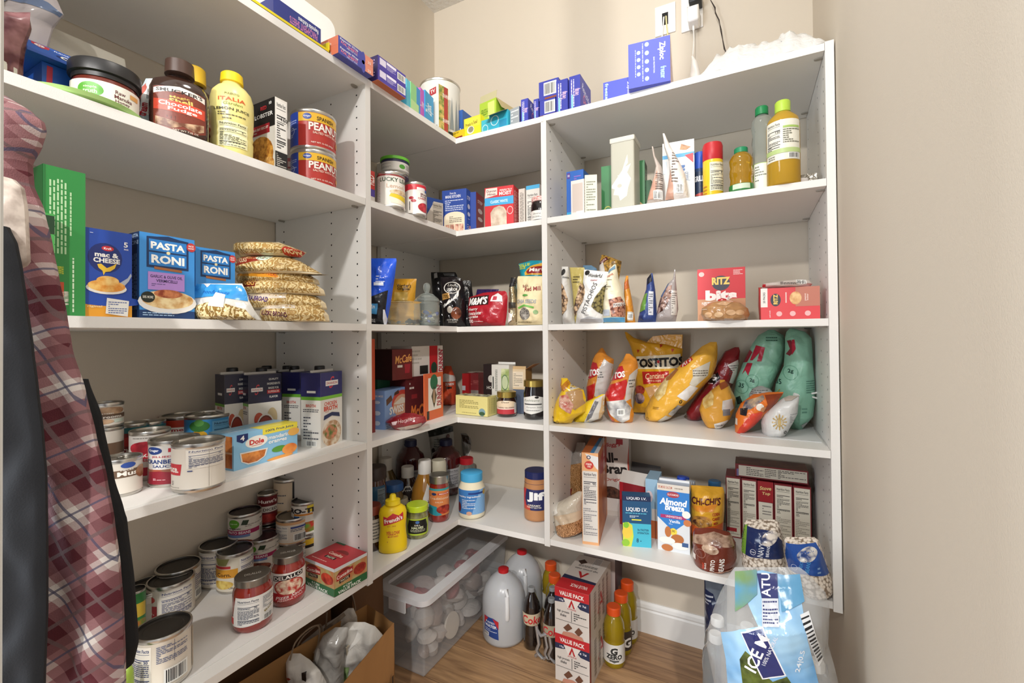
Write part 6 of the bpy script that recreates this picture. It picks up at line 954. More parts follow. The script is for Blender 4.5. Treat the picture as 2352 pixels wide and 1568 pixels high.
RB_(1800, 67, 234, -.005+.0, [(.9, 0), (1, .015), (1, .5), (1, .70), (.92, .78), (.6, .84), (.4, .87), (.38, .9)], mat('e0b540', .05, trans=.4, ior=1.3), [(.42, .865), (.47, .87), (.47, .985), (.4, 1)], 'b7d84a', [(.27, .73, -68, 68, 'eceadc', [('n', .04, .25, .46, .96, '2f2f30', 'eceadc', '120'), ('r', .5, .78, .95, .83, 'a8c86a'), ('l', .5, .4, .95, .76, 7, '6f6f60'), ('r', 0, .17, 1, .28, 'b9cf8a'), ('b', .62, .02, .95, .16), ('l', .1, .03, .55, .14, 2, '8a8a7c')])], 'tall pale yellow cooking oil bottle with lime green cap and large label', fill=(mat('d9aa22', .1, trans=.3), .50*.27))
g = G(); g.box((-.03, -.02, 0), (.03, .02, .035), mat('8f8a80', .2, metal=.7, crinkle=60)); g.lathe([(.018, 0), (.02, .004), (.018, .022)], mat('e2dcd8', .5), 20, c=(-.008, -.02, 0)); tag(g.build('foil_packet', None, py(1845, z, BY+.08)), 'small crumpled foil packet and roll at the right end of the second shelf', 'packet')
# ================================================================== right unit, middle shelf
z = S[2]
NUT = 'bean:4a3324:c9a883:110'
PO('white pistachio bag at the far left with an oval window of nuts', .02, [(612, 1290, 1305, .3), (640, 1291, 1308, .7), (680, 1292, 1314, 1), (None, 1293, 1322, 1)], 'cfcdc8', [('p', [(1292, 646), (1302, 660), (1311, 690), (1309, 712), (1298, 726), (1294, 700)], NUT), ('e', 1297, 626, 5, 8, '1c1c1c'), ('t', 1305, 638, 5, 'Wonderful', '2c2c2c', 14)], thick=.03, seed=81, rough=.45, name='nut_bag', cat='bag')
PO('olive yellow bag of nuts between the two white pistachio bags', .03, [(614, 1308, 1342, .2), (630, 1310, 1346, .5), (670, 1316, 1350, 1), (None, 1322, 1346, .9)], 'b9a860', [('p', [(1338, 650), (1348, 665), (1346, 700), (1326, 728), (1320, 715), (1332, 680)], NUT), ('l', 1320, 634, 1336, 652, 3, '4f4420')], thick=.03, seed=82, name='nut_bag', cat='bag')
PO('dull blue top of a pouch behind the white pistachio bag', .09, [(609, 1340, 1358, .3), (616, 1338, 1370, .6), (640, 1340, 1376, 1), (None, 1340, 1376, 1)], '587a94', [], thick=.02, seed=83)
PO('white pistachio bag with hourglass shaped white label and black lettering', .01, [(619, 1341, 1346, .2), (624, 1341, 1398, .4), (650, 1339, 1399, .9), (690, 1336, 1390, 1), (715, 1326, 1388, 1), (None, 1322, 1386, .8)], 'e2e1de', [('p', [(1340, 646), (1348, 658), (1350, 676), (1344, 696), (1334, 710), (1326, 718), (1322, 722), (1330, 700), (1336, 680)], NUT), ('p', [(1399, 650), (1388, 662), (1372, 688), (1366, 705), (1376, 716), (1386, 722), (1390, 690), (1396, 665)], 'bean:2f2a1c:8a7f4f:110'), ('e', 1351, 627, 6, 6, '161616'), ('t', 1371, 634, 9, 'Wonderful', '2a2a2a', 32, -4), ('t', 1370, 645, 4, 'Unsalted', 'a04a54', 16), ('t', 1361, 686, 10, 'PISTACHIOS', '3a3a3a', 74, 68, .0), ('l', 1350, 722, 1372, 726, 1, '9a9a9a'), ('p', [(1340, 734), (1360, 727), (1384, 732), (1386, 740), (1336, 740)], 'b4b6ba')], thick=.035, seed=84, rough=.45, name='nut_bag', cat='bag')
PO('brown and maroon nut pouch standing tall behind the striped peanut bag', .12, [(585, 1382, 1386, .2), (592, 1380, 1408, .4), (600, 1377, 1428, .8), (640, 1377, 1422, 1), (None, 1380, 1420, 1)], 'mix:4f3a14:b58a3a:110', [('p', [(1378, 606), (1393, 590), (1400, 596), (1380, 616)], '4c1418'), ('t', 1389, 600, 6, 'nuts', 'd8b8b0', 14, 50), ('p', [(1377, 612), (1390, 604), (1396, 630), (1378, 632)], 'c9c2ba')], thick=.03, seed=85, name='nut_bag', cat='bag')
PO('cream and blue peanut bag with brown peanuts pictured', .02, [(607, 1410, 1415, .2), (618, 1399, 1417, .4), (640, 1396, 1421, .8), (670, 1390, 1432, 1), (700, 1386, 1437, 1), (None, 1387, 1436, .9)], 'e4dcc0', [('p', [(1399, 624), (1414, 608), (1415, 618), (1401, 630)], '6f8ea4'), ('t', 1406, 634, 6, 'Planet', 'b8604a', 16, 30), ('l', 1398, 642, 1416, 668, 5, '8a8470'), ('p', [(1406, 690), (1430, 682), (1438, 700), (1436, 728), (1412, 728)], 'bean:5f2c20:b9826a:130'), ('p', [(1416, 699), (1438, 694), (1438, 702), (1416, 708)], 'efe8e0'), ('t', 1427, 701, 6, 'PEANUTS', '3a2420', 20, 8, .02), ('r', 1390, 712, 1408, 726, 'b8c0cc'), ('p', [(1387, 731), (1436, 729), (1436, 740), (1388, 740)], '5aa8d8')], thick=.04, seed=86, name='nut_bag', cat='bag')
PO('slim orange pouch with barcode behind the cream peanut bag', .05, [(633, 1438, 1443, .2), (650, 1434, 1444, .5), (690, 1434, 1452, .9), (None, 1436, 1460, 1)], 'cf8a2e', [('p', [(1434, 652), (1444, 640), (1446, 662), (1434, 668)], 'b8602a'), ('r', 1444, 716, 1456, 736, 'c9c6be'), ('b', 1445, 720, 1456, 732)], thick=.02, seed=87)
PO('navy and green snack pouch seen from the side in the middle of the shelf', .015, [(627, 1496, 1499, .2), (640, 1486, 1501, .4), (665, 1484, 1505, .7), (700, 1472, 1508, 1), (None, 1465, 1509, 1)], '2b3f78', [('p', [(1487, 634), (1496, 629), (1499, 646), (1488, 655)], '0d1020'), ('p', [(1482, 676), (1490, 674), (1486, 712), (1470, 718), (1476, 698)], '5f8c3c'), ('r', 1493, 670, 1503, 724, 'c9ccd4'), ('l', 1494, 674, 1502, 720, 9, '555a68'), ('p', [(1466, 726), (1480, 724), (1480, 736), (1465, 736)], '1c2a5a')], thick=.025, seed=88)
PO('clear silvery pouch of dark sweets right of the navy and green pouch', .015, [(618, 1549, 1551, .1), (640, 1546, 1552, .2), (652, 1534, 1553, .5), (680, 1518, 1556, .9), (710, 1510, 1558, 1), (None, 1505, 1552, 1)], '9a9290', [('p', [(1530, 662), (1545, 655), (1545, 680), (1530, 712), (1512, 722), (1512, 700)], 'mix:3a2018:b09084:70'), ('p', [(1536, 646), (1538, 650), (1524, 684), (1518, 680)], '3c5a88'), ('r', 1545, 668, 1556, 724, 'cfcac4'), ('l', 1546, 672, 1555, 720, 10, '6a6460')], thick=.03, seed=89, rough=.15)
B('cracker_box', 'large red cracker box with peanut butter sandwich crackers lettering behind the bread bag', 'food box', 1603, 1713, 612, .06, .05, 'c8343c', {'F': [('r', 0, 0, 1, .42, 'c08a64'), ('e', .5, .72, .19, .14, '3f3f4c'), ('t', .5, .76, .14, 'RITZ', 'e8c86a', .38, 0, .05), ('t', .5, .49, .2, 'bits', 'f4e6e0', .66, 0, .06), ('e', .09, .9, .06, .045, 'e8b8b4'), ('l', .76, .86, .95, .96, 4, 'f0d4d0'), ('l', .14, .29, .5, .38, 2, 'f2dcd4'), ('t', .24, .34, .05, 'PEANUT BUTTER', 'f6e6de', .3)], 'R': [('r', 0, 0, 1, 1, '8a2228')]}, a=183)
# bread bag with red clip
PO('tan plastic bag of rolls gathered with a round red clip', -.004+.02, [(688, 1655, 1668, .4), (695, 1630, 1700, .7), (708, 1612, 1718, 1), (722, 1610, 1722, 1), (None, 1618, 1716, .9)], 'b08458', [('e', 1629, 724, 9, 6, 'd8b088'), ('e', 1653, 724, 10, 6, 'dcb890'), ('e', 1680, 719, 11, 6, 'd8b088'), ('e', 1700, 719, 10, 6, 'c9a078'), ('p', [(1645, 700), (1665, 692), (1690, 690), (1670, 704)], 'c9a07a'), ('l', 1612, 710, 1626, 713, 1, 'e8d8c8')], thick=.05, seed=90, rough=.2, name='bread_bag', cat='bag', wr=.004)
P = py(1659, z, BY+.0); hc = height(P, 692); g = G(); g.lathe([(.001, -.012), (.010, -.009), (.013, 0), (.010, .007), (.001, .010)], mat('b8262e', .25), 20, sy=.5); g.box((-.018, -.003, -.016), (.018, .003, -.008), mat('b8262e', .3)); tag(g.build('bag_clip', None, (P.x, P.y-.004+.015, z+hc)), 'round red clip closing the tan bag of rolls', 'clip')
M = py(1884, z, BY+.02)
carton('cracker_box', 'long red cracker box of twenty packs lying at the right end of the shelf', 'food box', M, 180, 1748, .12, 656, 'dc4a50', {'F': [('r', .0, .4, .12, 1, 'ece8e2'), ('t', .06, .7, .06, '20 PACKS', '2a2a2a', .42/1.9, 90, .02), ('e', .26, .62, .09, .2, '3f3f4c'), ('t', .26, .64, .12, 'RITZ', 'e8c86a', .2, 90, .05), ('r', .6, .4, 1, 1, 'c07a68'), ('e', .6, .66, .1, .2, 'mix:c98a50:efc890:70'), ('lv', .42, .52, .46, .85, 1, 'f4dcd8'), ('t', .78, .68, .1, 'peanut\nbutter', 'f2d8d0', .14, 90, .02), ('t', .16, .18, .05, 'pack lunch', 'f4dcdc', .14, 90), ('e', .32, .18, .05, .08, 'f0b8b8'), ('e', .55, .18, .05, .08, 'f0b8b8'), ('e', .8, .18, .05, .08, 'f0b8b8')]})
hz = bpy.data.objects['cracker_box.003']['dims'][2]; Pq = py(1815, z, BY+.05)
bag('snack_bag', 'clear and red snack bag with barcode lying on the long red cracker box', 'bag', Vector((Pq.x, Pq.y, z+hz)), [(641, 1832, 1850, .3), (646, 1790, 1862, .7), (652, 1752, 1866, 1), (657, 1750, 1862, .9), (None, 1752, 1866, .6)], 'd0c6be', [('p', [(1750, 650), (1758, 648), (1758, 660), (1750, 660)], 'b8262e'), ('l', 1790, 649, 1830, 656, 3, '3a3436'), ('b', 1826, 644, 1850, 655)], thick=.04, seed=91, rough=.25)
PO('dark red bag edge peeking out left of the long red cracker box', .06, [(660, 1742, 1750, .3), (700, 1741, 1752, 1), (None, 1744, 1752, 1)], 'a83a38', [], thick=.03, seed=92, name='snack_bag', cat='bag')
# ================================================================== right unit, fourth shelf: chip bags
z = S[3]
g = G(); q = py(1700, z, BY+.06); g.box((q.x, BY+.09, z+.0002), (XE-.008, BY+DP-.03, z+.0022), mat('c9cac9', .6)); g.box((q.x+.2, BY+.05, z+.0022), (XE-.004, BY+.3, z+.0034), mat('bfc1c1', .6)); tag(g.build('shelf_liner', None, smooth=False), 'loose grey paper liner under the chip bags at the right end', 'shelf liner')
def CB(lab, P, rows, col, items, **k):
    k.setdefault('thick', .045); k.setdefault('wr', .002); k.setdefault('rough', .25); k.setdefault('fold', .011); nm = k.pop('name', 'chip_bag')
    return bag(nm, lab, 'chip bag', P, rows, col, items, **k)
def PZ(u, v=None, y=None):
    return onz(u, v, z) if v else py(u, z, BY+y)
ORG = 'e08a2c'
CB('bright yellow gathered chip bag with twisted orange top at the left end', PZ(1298, 970), [(868, 1289, 1303, .4), (882, 1289, 1312, .6), (895, 1292, 1340, .8), (915, 1281, 1346, 1), (945, 1271, 1344, 1), (962, 1273, 1318, 1), (973, 1283, 1312, .6)], 'e6bd1f', [('p', [(1290, 868), (1297, 884), (1308, 868), (1312, 886), (1304, 896), (1293, 892)], 'b8761f'), ('p', [(1312, 880), (1326, 871), (1343, 876), (1344, 888), (1318, 893)], 'c9c4bc'), ('l', 1316, 876, 1340, 890, 4, '5a5550'), ('p', [(1308, 897), (1338, 890), (1346, 925), (1330, 938), (1312, 920)], 'b08a5c'), ('p', [(1294, 906), (1312, 902), (1328, 925), (1322, 945), (1312, 940), (1296, 928)], 'mix:a82a20:d8b09a:50'), ('t', 1306, 922, 6, 'chip', 'f4e2d0', 14, -30), ('l', 1272, 945, 1282, 965, 3, 'a87a18'), ('o', 1292, 964, 2.5, 4, .3, '8a6a10')], seed=101)
CB('yellow chip bag lying low in front of the red nacho bags', PZ(1356, 968), [(905, 1382, 1390, .4), (925, 1340, 1388, .8), (945, 1326, 1388, 1), (960, 1318, 1380, 1), (974, 1317, 1346, .7)], 'e9cb28', [('p', [(1390, 905), (1370, 915), (1360, 945), (1344, 972), (1358, 970), (1378, 962), (1390, 940)], 'c9c6c0'), ('p', [(1372, 918), (1380, 920), (1366, 955), (1352, 964)], '6a6a70'), ('l', 1330, 928, 1352, 940, 2, 'a8842a'), ('p', [(1386, 905), (1392, 925), (1388, 955), (1378, 960), (1384, 930)], 'c9a878')], seed=102, thick=.035)
def nacho(P, du, dv, lab, seed, low):
    f = lambda pts: [(a+du, b+dv) for a, b in pts]
    CB(lab, P, [(799+dv, 1380+du, 1385+du, .3), (815+dv, 1367+du, 1394+du, .5), (825+dv, 1362+du, 1410+du, .8), (850+dv, 1356+du, 1408+du, 1), (890+dv, 1348+du, 1400+du, 1)]+low, 'cf8530', [('p', f([(1362, 838), (1366, 830), (1378, 832), (1384, 845), (1380, 860), (1356, 870), (1350, 872)]), 'b4202c'), ('p', f([(1352, 886), (1368, 880), (1376, 876), (1374, 900), (1366, 925), (1348, 926), (1346, 900)]), 'b82020'), ('p', f([(1394, 822), (1410, 836), (1404, 870), (1396, 905), (1386, 918), (1374, 905), (1376, 885), (1384, 850)]), 'c6c4c2'), ('l', 1382+du, 850+dv, 1404+du, 866+dv, 3, '55585c'), ('r', 1382+du, 890+dv, 1392+du, 904+dv, 'b8b6b2'), ('t', 1372+du, 853+dv, 15, 'ITOS', 'f2efec', 30, 8, .05, .15), ('l', 1354+du, 866+dv, 1366+du, 869+dv, 1, 'e8c8c4')], seed=seed)
nacho(PZ(1372, y=.19), 0, 0, 'red and orange nacho chip bag, left of the two alike', 103, [(932, 1350, 1390, .9)])
CB('red and orange nacho chip bag with crumpled silver lower half, right of the two alike', PZ(1432, 968), [(812, 1438, 1446, .3), (824, 1432, 1462, .5), (835, 1424, 1465, .8), (850, 1416, 1466, 1), (880, 1402, 1458, 1), (905, 1390, 1450, 1), (925, 1392, 1450, 1), (950, 1398, 1456, 1), (966, 1406, 1454, .9), (974, 1420, 1450, .6)], 'cf8530', [('p', [(1420, 842), (1436, 838), (1442, 850), (1438, 866), (1410, 872), (1402, 875)], 'b4202c'), ('p', [(1404, 882), (1430, 874), (1446, 868), (1448, 882), (1438, 915), (1410, 918), (1396, 900)], 'b82020'), ('p', [(1452, 860), (1466, 845), (1462, 880), (1450, 915), (1440, 920), (1444, 890)], 'c6c4c2'), ('l', 1450, 868, 1462, 890, 3, '55585c'), ('t', 1430, 858, 14, 'TOS', 'f2efec', 28, 10, .05, .15), ('p', [(1398, 918), (1440, 914), (1452, 935), (1450, 960), (1434, 968), (1412, 950), (1400, 932)], 'mix:77777c:dedddb:25'), ('p', [(1392, 905), (1400, 935), (1418, 962), (1408, 968), (1392, 930)], 'c85a3a'), ('r', 1425, 935, 1440, 950, 'dededc'), ('b', 1426, 936, 1441, 948), ('p', [(1390, 890), (1396, 888), (1402, 908), (1394, 904)], 'c8443c')], seed=104)
CB('large golden tortilla chip bag with black lettering standing at the back', PZ(1510, y=.33), [(762, 1435, 1439, .2), (775, 1438, 1456, .3), (786, 1444, 1490, .5), (790, 1446, 1530, .6), (772, 1446, 1570, .6) if False else (800, 1450, 1568, .7), (830, 1458, 1566, .9), (870, 1460, 1562, 1), (920, 1458, 1556, 1), (946, 1452, 1540, .8)], 'd9a021', [('p', [(1464, 818), (1564, 812), (1564, 844), (1468, 846)], 'e8e0c4'), ('t', 1514, 831, 21, 'TOSTITOS', '1c1c1c', 116, 3, .05), ('e', 1517, 829, 3.5, 3.5, 'b8242c'), ('p', [(1478, 852), (1540, 850), (1540, 874), (1482, 880)], 'b82a24'), ('t', 1508, 861, 13, 'Cantina', 'f2d8a8', 44, 4, .01, .2), ('t', 1508, 872, 4, 'THIN & CRISPY', 'f0c8a0', 30), ('e', 1473, 893, 13, 10, 'mix:7a1c18:c8503a:60'), ('e', 1473, 912, 13, 12, 'mix:3c2c48:c9a8a8:50'), ('p', [(1486, 888), (1510, 882), (1530, 900), (1506, 925)], 'c99c6a')]+[('p', [(a, b), (a+7, b+1), (a+2, b+8)], 'b8321f') for a, b in ((1466, 802), (1518, 790), (1544, 800))], seed=105, thick=.04)
g = G(); m_ = mat('d9a021', .25, crinkle=26); D_ = depth(PZ(1510, y=.33)); s_ = D_/FPX
def at(u, v, P): return ony(u, v, P.y)
Pt = PZ(1510, y=.33); tops = [ony(u, v, Pt.y) for u, v in ((1476, 795), (1500, 772), (1535, 768), (1568, 768), (1566, 808), (1520, 808), (1478, 808))]
o_ = bpy.data.objects['chip_bag.004']; Mi = Matrix.Translation(-Vector(o_.location)); 
vsf = [tuple(t+Vector((0, -.004, 0))) for t in tops]; vsb = [tuple(t+Vector((0, .004, 0))) for t in tops]; n_ = len(tops)
g.add(vsf+vsb, [tuple(range(n_)), tuple(reversed(range(n_, 2*n_)))]+[(i, n_+i, n_+(i+1) % n_, (i+1) % n_) for i in range(n_)], m_)
bpy.context.view_layer.update(); q_ = g.build('folded_top', None, smooth=False); q_.parent = o_; q_.matrix_parent_inverse = o_.matrix_world.inverted()
CB('golden yellow potato chip bag leaning diagonally to the right', PZ(1525, 966), [(785, 1632, 1646, .3), (795, 1612, 1648, .6), (815, 1590, 1648, .9), (840, 1560, 1645, 1), (865, 1530, 1636, 1), (890, 1512, 1612, 1), (915, 1494, 1590, 1), (940, 1482, 1560, 1), (960, 1482, 1540, .9), (973, 1490, 1510, .6)], 'dea83a', [('p', [(1562, 826), (1585, 813), (1595, 824), (1578, 838), (1566, 842)], 'b8242c'), ('t', 1578, 828, 13, "AY'S", 'f4eeea', 26, 35, .04, .1), ('p', [(1505, 905), (1510, 880), (1530, 862), (1540, 870), (1534, 900), (1518, 916)], 'mix:c9a860:ecd9a0:40'), ('p', [(1528, 858), (1550, 845), (1562, 846), (1545, 868), (1534, 872)], 'a86a3c'), ('p', [(1595, 846), (1634, 828), (1628, 860), (1600, 885), (1588, 878), (1596, 862)], 'c9c4b6'), ('l', 1596, 846, 1628, 862, 3, '6a6458'), ('p', [(1560, 905), (1590, 880), (1606, 888), (1580, 918)], 'dcdad8'), ('t', 1568, 918, 9, '0', '2a2a2a', 6, -20, .02), ('p', [(1540, 945), (1562, 925), (1576, 935), (1550, 960)], 'mix:55565a:c9c6c0:30'), ('p', [(1515, 962), (1535, 948), (1546, 958), (1530, 970)], 'c9c2b4'), ('o', 1492, 956, 3, 3, .3, '7a5a1c'), ('l', 1506, 928, 1520, 934, 2, '8a6420')], seed=106, thick=.055)
CB('dark red chip bag leaning behind the two golden bags', PZ(1610, y=.30), [(797, 1688, 1697, .3), (806, 1665, 1700, .6), (830, 1648, 1698, .9), (860, 1632, 1692, 1), (890, 1612, 1680, 1), (920, 1592, 1650, 1), (945, 1576, 1625, 1), (970, 1580, 1605, .7)], '7a1a20', [('p', [(1672, 836), (1696, 825), (1698, 858), (1688, 884), (1676, 876), (1684, 852)], 'd4d0cc'), ('l', 1676, 836, 1696, 860, 5, '4a4648'), ('p', [(1628, 872), (1650, 852), (1656, 866), (1640, 880)], '1c1416'), ('t', 1642, 864, 13, 'S', 'f0ecea', 12, 30, .05), ('l', 1628, 875, 1640, 880, 1, 'e8c8c8')], seed=107, thick=.045)
CB('small golden chip bag gathered at the top in front of the dark red bag', PZ(1642, 980), [(872, 1654, 1664, .3), (882, 1652, 1674, .5), (895, 1634, 1680, .8), (915, 1614, 1690, 1), (940, 1606, 1688, 1), (962, 1612, 1678, 1), (978, 1622, 1662, .8), (988, 1640, 1650, .5)], 'd49a3a', [('p', [(1615, 925), (1616, 905), (1634, 893), (1642, 905), (1640, 925), (1622, 935)], 'mix:b8924a:e6cc8a:40'), ('p', [(1662, 915), (1682, 912), (1686, 935), (1668, 948), (1660, 935)], 'c9c6c2'), ('r', 1662, 935, 1678, 950, '77777a'), ('p', [(1642, 968), (1674, 960), (1662, 980), (1645, 986)], 'dcd8d2'), ('t', 1656, 972, 5, 'CINNAMON', '3a2c24', 22, 6, .02), ('t', 1644, 984, 8, '0', '2a2a2a', 6, -10, .03), ('p', [(1650, 880), (1672, 872), (1676, 884), (1658, 892)], '8f4a28')], seed=108, thick=.05)
def tea_bag(P, rows, its, lab, seed): CB(lab, P, rows, '86b8a0', its, seed=seed, thick=.05, rough=.4)
tea_bag(PZ(1740, y=.31), [(757, 1765, 1778, .4), (770, 1742, 1800, .7), (790, 1728, 1806, .9), (830, 1708, 1800, 1), (870, 1692, 1782, 1), (910, 1684, 1768, 1), (935, 1684, 1740, .9)], [('p', [(1712, 812), (1720, 800), (1728, 808), (1716, 830), (1706, 832)], '8c2030'), ('p', [(1736, 792), (1756, 797), (1748, 828), (1738, 828), (1744, 808), (1728, 826), (1722, 826)], 'a82038'), ('p', [(1704, 858), (1716, 832), (1728, 832), (1718, 860), (1712, 848)], 'a82038'), ('o', 1727, 872, 15, 15, .06, '5f9a80'), ('t', 1727, 870, 10, '2g', '1c4038', 11, 0, .02), ('o', 1704, 885, 15, 15, .06, '5f9a80'), ('t', 1703, 882, 10, '35', '1c4038', 12, -10, .02), ('p', [(1690, 910), (1700, 905), (1706, 920), (1694, 926)], '123028'), ('l', 1758, 772, 1784, 784, 2, '3f6a5a'), ('lv', 1780, 880, 1800, 840, 3, '3f6a5a')], 'pale green popcorn bag with dark red letters, left of the two alike', 109)
tea_bag(PZ(1838, y=.27), [(754, 1814, 1824, .4), (762, 1806, 1850, .6), (776, 1803, 1864, .8), (800, 1803, 1866, .9), (840, 1800, 1868, 1), (880, 1782, 1872, 1), (920, 1776, 1873, 1), (955, 1790, 1868, 1), (985, 1812, 1842, .7)], [('p', [(1806, 782), (1814, 780), (1824, 800), (1812, 816), (1804, 812), (1812, 800)], '7a1c2c'), ('p', [(1816, 780), (1822, 779), (1824, 800), (1816, 814)], 'a82038'), ('o', 1813, 853, 16, 16, .06, '5f9a80'), ('t', 1813, 850, 11, '2g', '1c4038', 12, 0, .02), ('t', 1787, 874, 11, '35', '1c4038', 12, 0, .02), ('l', 1848, 870, 1870, 900, 6, '4a7a68'), ('l', 1838, 930, 1850, 945, 2, '5a8a78'), ('p', [(1838, 972), (1850, 964), (1852, 970), (1842, 980)], 'c9cac6')], 'pale green popcorn bag standing taller at the right, right of the two alike', 110)
CB('orange and red cheese snack bag gathered with a gold tie', PZ(1712, 992), [(900, 1766, 1800, .4), (905, 1730, 1798, .7), (925, 1702, 1784, 1), (950, 1690, 1760, 1), (975, 1688, 1735, 1), (990, 1688, 1715, .8), (1001, 1688, 1704, .5)], 'e0742a', [('p', [(1726, 945), (1752, 940), (1744, 965), (1712, 990), (1690, 996), (1700, 975)], 'd0402c'), ('p', [(1712, 918), (1752, 905), (1756, 912), (1724, 935), (1702, 940)], 'mix:3a4a6a:d8b890:30'), ('p', [(1700, 935), (1718, 932), (1714, 950), (1700, 948)], '201c22'), ('e', 1745, 930, 9, 8, 'e6dcd0'), ('e', 1754, 936, 8, 6, 'c98a5a'), ('p', [(1756, 905), (1798, 902), (1776, 928), (1752, 945), (1762, 925)], '8a3a1c'), ('r', 1688, 958, 1694, 972, 'e2dcd6'), ('p', [(1690, 996), (1703, 992), (1696, 1001), (1688, 1001)], 'a81c1c')], seed=111, thick=.04)
CB('white snack bag with a thin gold snowflake drawing closed by a white clip', PZ(1790, 1000), [(908, 1812, 1835, .4), (914, 1798, 1836, .7), (930, 1776, 1834, 1), (950, 1754, 1832, 1), (970, 1748, 1822, 1), (990, 1750, 1810, .9), (1008, 1758, 1796, .6)], 'd2d2d0', [('p', [(1784, 963), (1788, 944), (1792, 963)], 'c9b078'), ('p', [(1784, 963), (1788, 982), (1792, 963)], 'c9b078')]+[('p', [(1788+14*math.cos(a)*.2, 963+14*math.sin(a)*.2), (1788+17*math.cos(a-.09), 963+17*math.sin(a-.09)), (1788+17*math.cos(a+.09), 963+17*math.sin(a+.09))], 'b89a5a') for a in [math.pi/6*i for i in range(12)]]+[('o', 1788, 963, 9, 9, .12, 'b89a5a'), ('l', 1812, 945, 1830, 968, 6, '9a9a9a'), ('o', 1802, 987, 3.5, 4, .4, '333'), ('p', [(1798, 908), (1834, 902), (1838, 906), (1816, 916), (1802, 918)], 'c2b4a8'), ('e', 1768, 1001, 5, 4, 'e8dccc')], seed=112, thick=.045)
CB('clear crumpled bag behind the orange snack bag', PZ(1748, y=.20), [(886, 1742, 1752, .4), (892, 1728, 1768, .8), (905, 1720, 1778, 1), (950, 1722, 1776, 1)], 'a9aaa8', [('l', 1724, 892, 1774, 904, 3, '6f6f6c')], seed=113, thick=.03, rough=.2, name='snack_bag')
Pc = at(1845, 905, PZ(1790, 985)); g = G(); wm = mat('eceae6', .35); e = RT
for dz, tz in ((.004, .010), (-.004, -.014)): g.tube([Pc-e*.03+Vector((0, -.02, 0)), Pc+e*.01+Vector((0, -.02, dz*.5)), Pc+e*.055+Vector((0, -.02, tz))], .0028, wm, 6)
g.tube([Pc-e*.03+Vector((0, -.02, .002)), Pc-e*.004+Vector((0, -.02, -.004))], .005, wm, 8); tag(g.build('bag_clip', None), 'long white clip on the neck of the white snowflake bag', 'clip')
Pc = at(1790, 895, PZ(1712, 980)); g = G(); g.tube([Pc-e*.008+Vector((0, -.01, -.006)), Pc, Pc+e*.006+Vector((0, 0, .006)), Pc+e*.012+Vector((0, 0, .005))], .0012, mat('b8a03a', .3, metal=.6), 6); tag(g.build('twist_tie', None), 'thin gold twist tie above the orange snack bag', 'tie')
# ================================================================== right unit, lowest shelf
z = S[4]
def K(name, lab, cat, uM, vM, uL, vL, uR, vt, col, F, **k):
    M = onz(uM, vM, z); Lq = onz(uL, vL, z); return carton(name, lab, cat, M, math.degrees(math.atan2(Lq.y-M.y, Lq.x-M.x)), uL, uR, vt, col, F, **k)
K('snack_bar_box', 'tall orange snack bar box with its white nutrition side facing out', 'food box', 1376, 1253, 1338, 1248, '1401', 1041, 'd98a50', {'F': [('r', 0, 0, 1, 1, 'e0a878'), ('r', .03, .03, .94, .79, 'd8d4ce'), ('p', [(.2, .99), (1, .96), (1, .82), (.9, .83)], 'dcdcdc'), ('o', .42, .95, .13, .02, .4, '24305f'), ('e', .44, .865, .28, .045, 'c23a34'), ('t', .44, .875, .02, 'FIBER', 'f6e4de', .36, 0, .02), ('t', .44, .85, .02, 'ONE', 'f6e4de', .2, 0, .02), ('n', .06, .42, .92, .80, '2e3040', 'd8d4ce', '90'), ('l', .08, .1, .9, .4, 14, '8a888c')], 'R': [('r', 0, 0, 1, 1, 'mix:b8541f:e08a4a:14'), ('e', .45, .8, .38, .13, 'b8302c'), ('t', .45, .8, .09, 'FIBER', 'f2dcd4', .5, 90, .03)], 'T': [('r', 0, 0, 1, 1, 'b8642f'), ('p', [(.5, 0), (1, .0), (1, .6), (.6, .6)], 'c9ccd0'), ('p', [(.5, 0), (.75, 0), (.8, .6), (.6, .6)], '3f7fb0')]})
carton('cereal_box', 'white and red bran cereal box at the back with large black lettering', 'food box', py(1446, z, BY+.29), 184, 1362, .05, 1008, 'd9d2ca', {'F': [('t', .48, .9, .07, "Kellogg's", 'b8202c', .6, 8, .02, .3), ('t', .45, .74, .13, 'All-', '1f1c1c', .5, 4, .04), ('t', .6, .6, .13, 'Bran', '1f1c1c', .7, 4, .04), ('t', .62, .46, .05, 'Original', 'a83428', .55, 6), ('p', [(.8, .0), (1, .0), (1, .95), (.96, .7), (.98, .5), (.86, .3)], 'b8402c'), ('e', .5, .24, .34, .13, 'mix:2a1812:6a4434:90'), ('p', [(.2, .22), (.8, .22), (.7, .06), (.3, .06)], 'e6e2dc'), ('r', .66, .92, .84, .99, 'a83038')]})
PO('tall clear bag of crisp noodles with a red print behind the orange box', .22, [(1016, 1325, 1344, .3), (1030, 1322, 1346, .5), (1045, 1314, 1346, .6), (1080, 1304, 1348, .9), (None, 1303, 1350, 1)], '8f8a84', [('p', [(1305, 1066), (1344, 1058), (1348, 1150), (1303, 1150)], 'noodle:8a5f30:cfa06a:70'), ('p', [(1314, 1120), (1320, 1114), (1316, 1146), (1311, 1142)], '7a2018')], thick=.03, seed=121, rough=.15, name='noodle_bag', cat='bag')
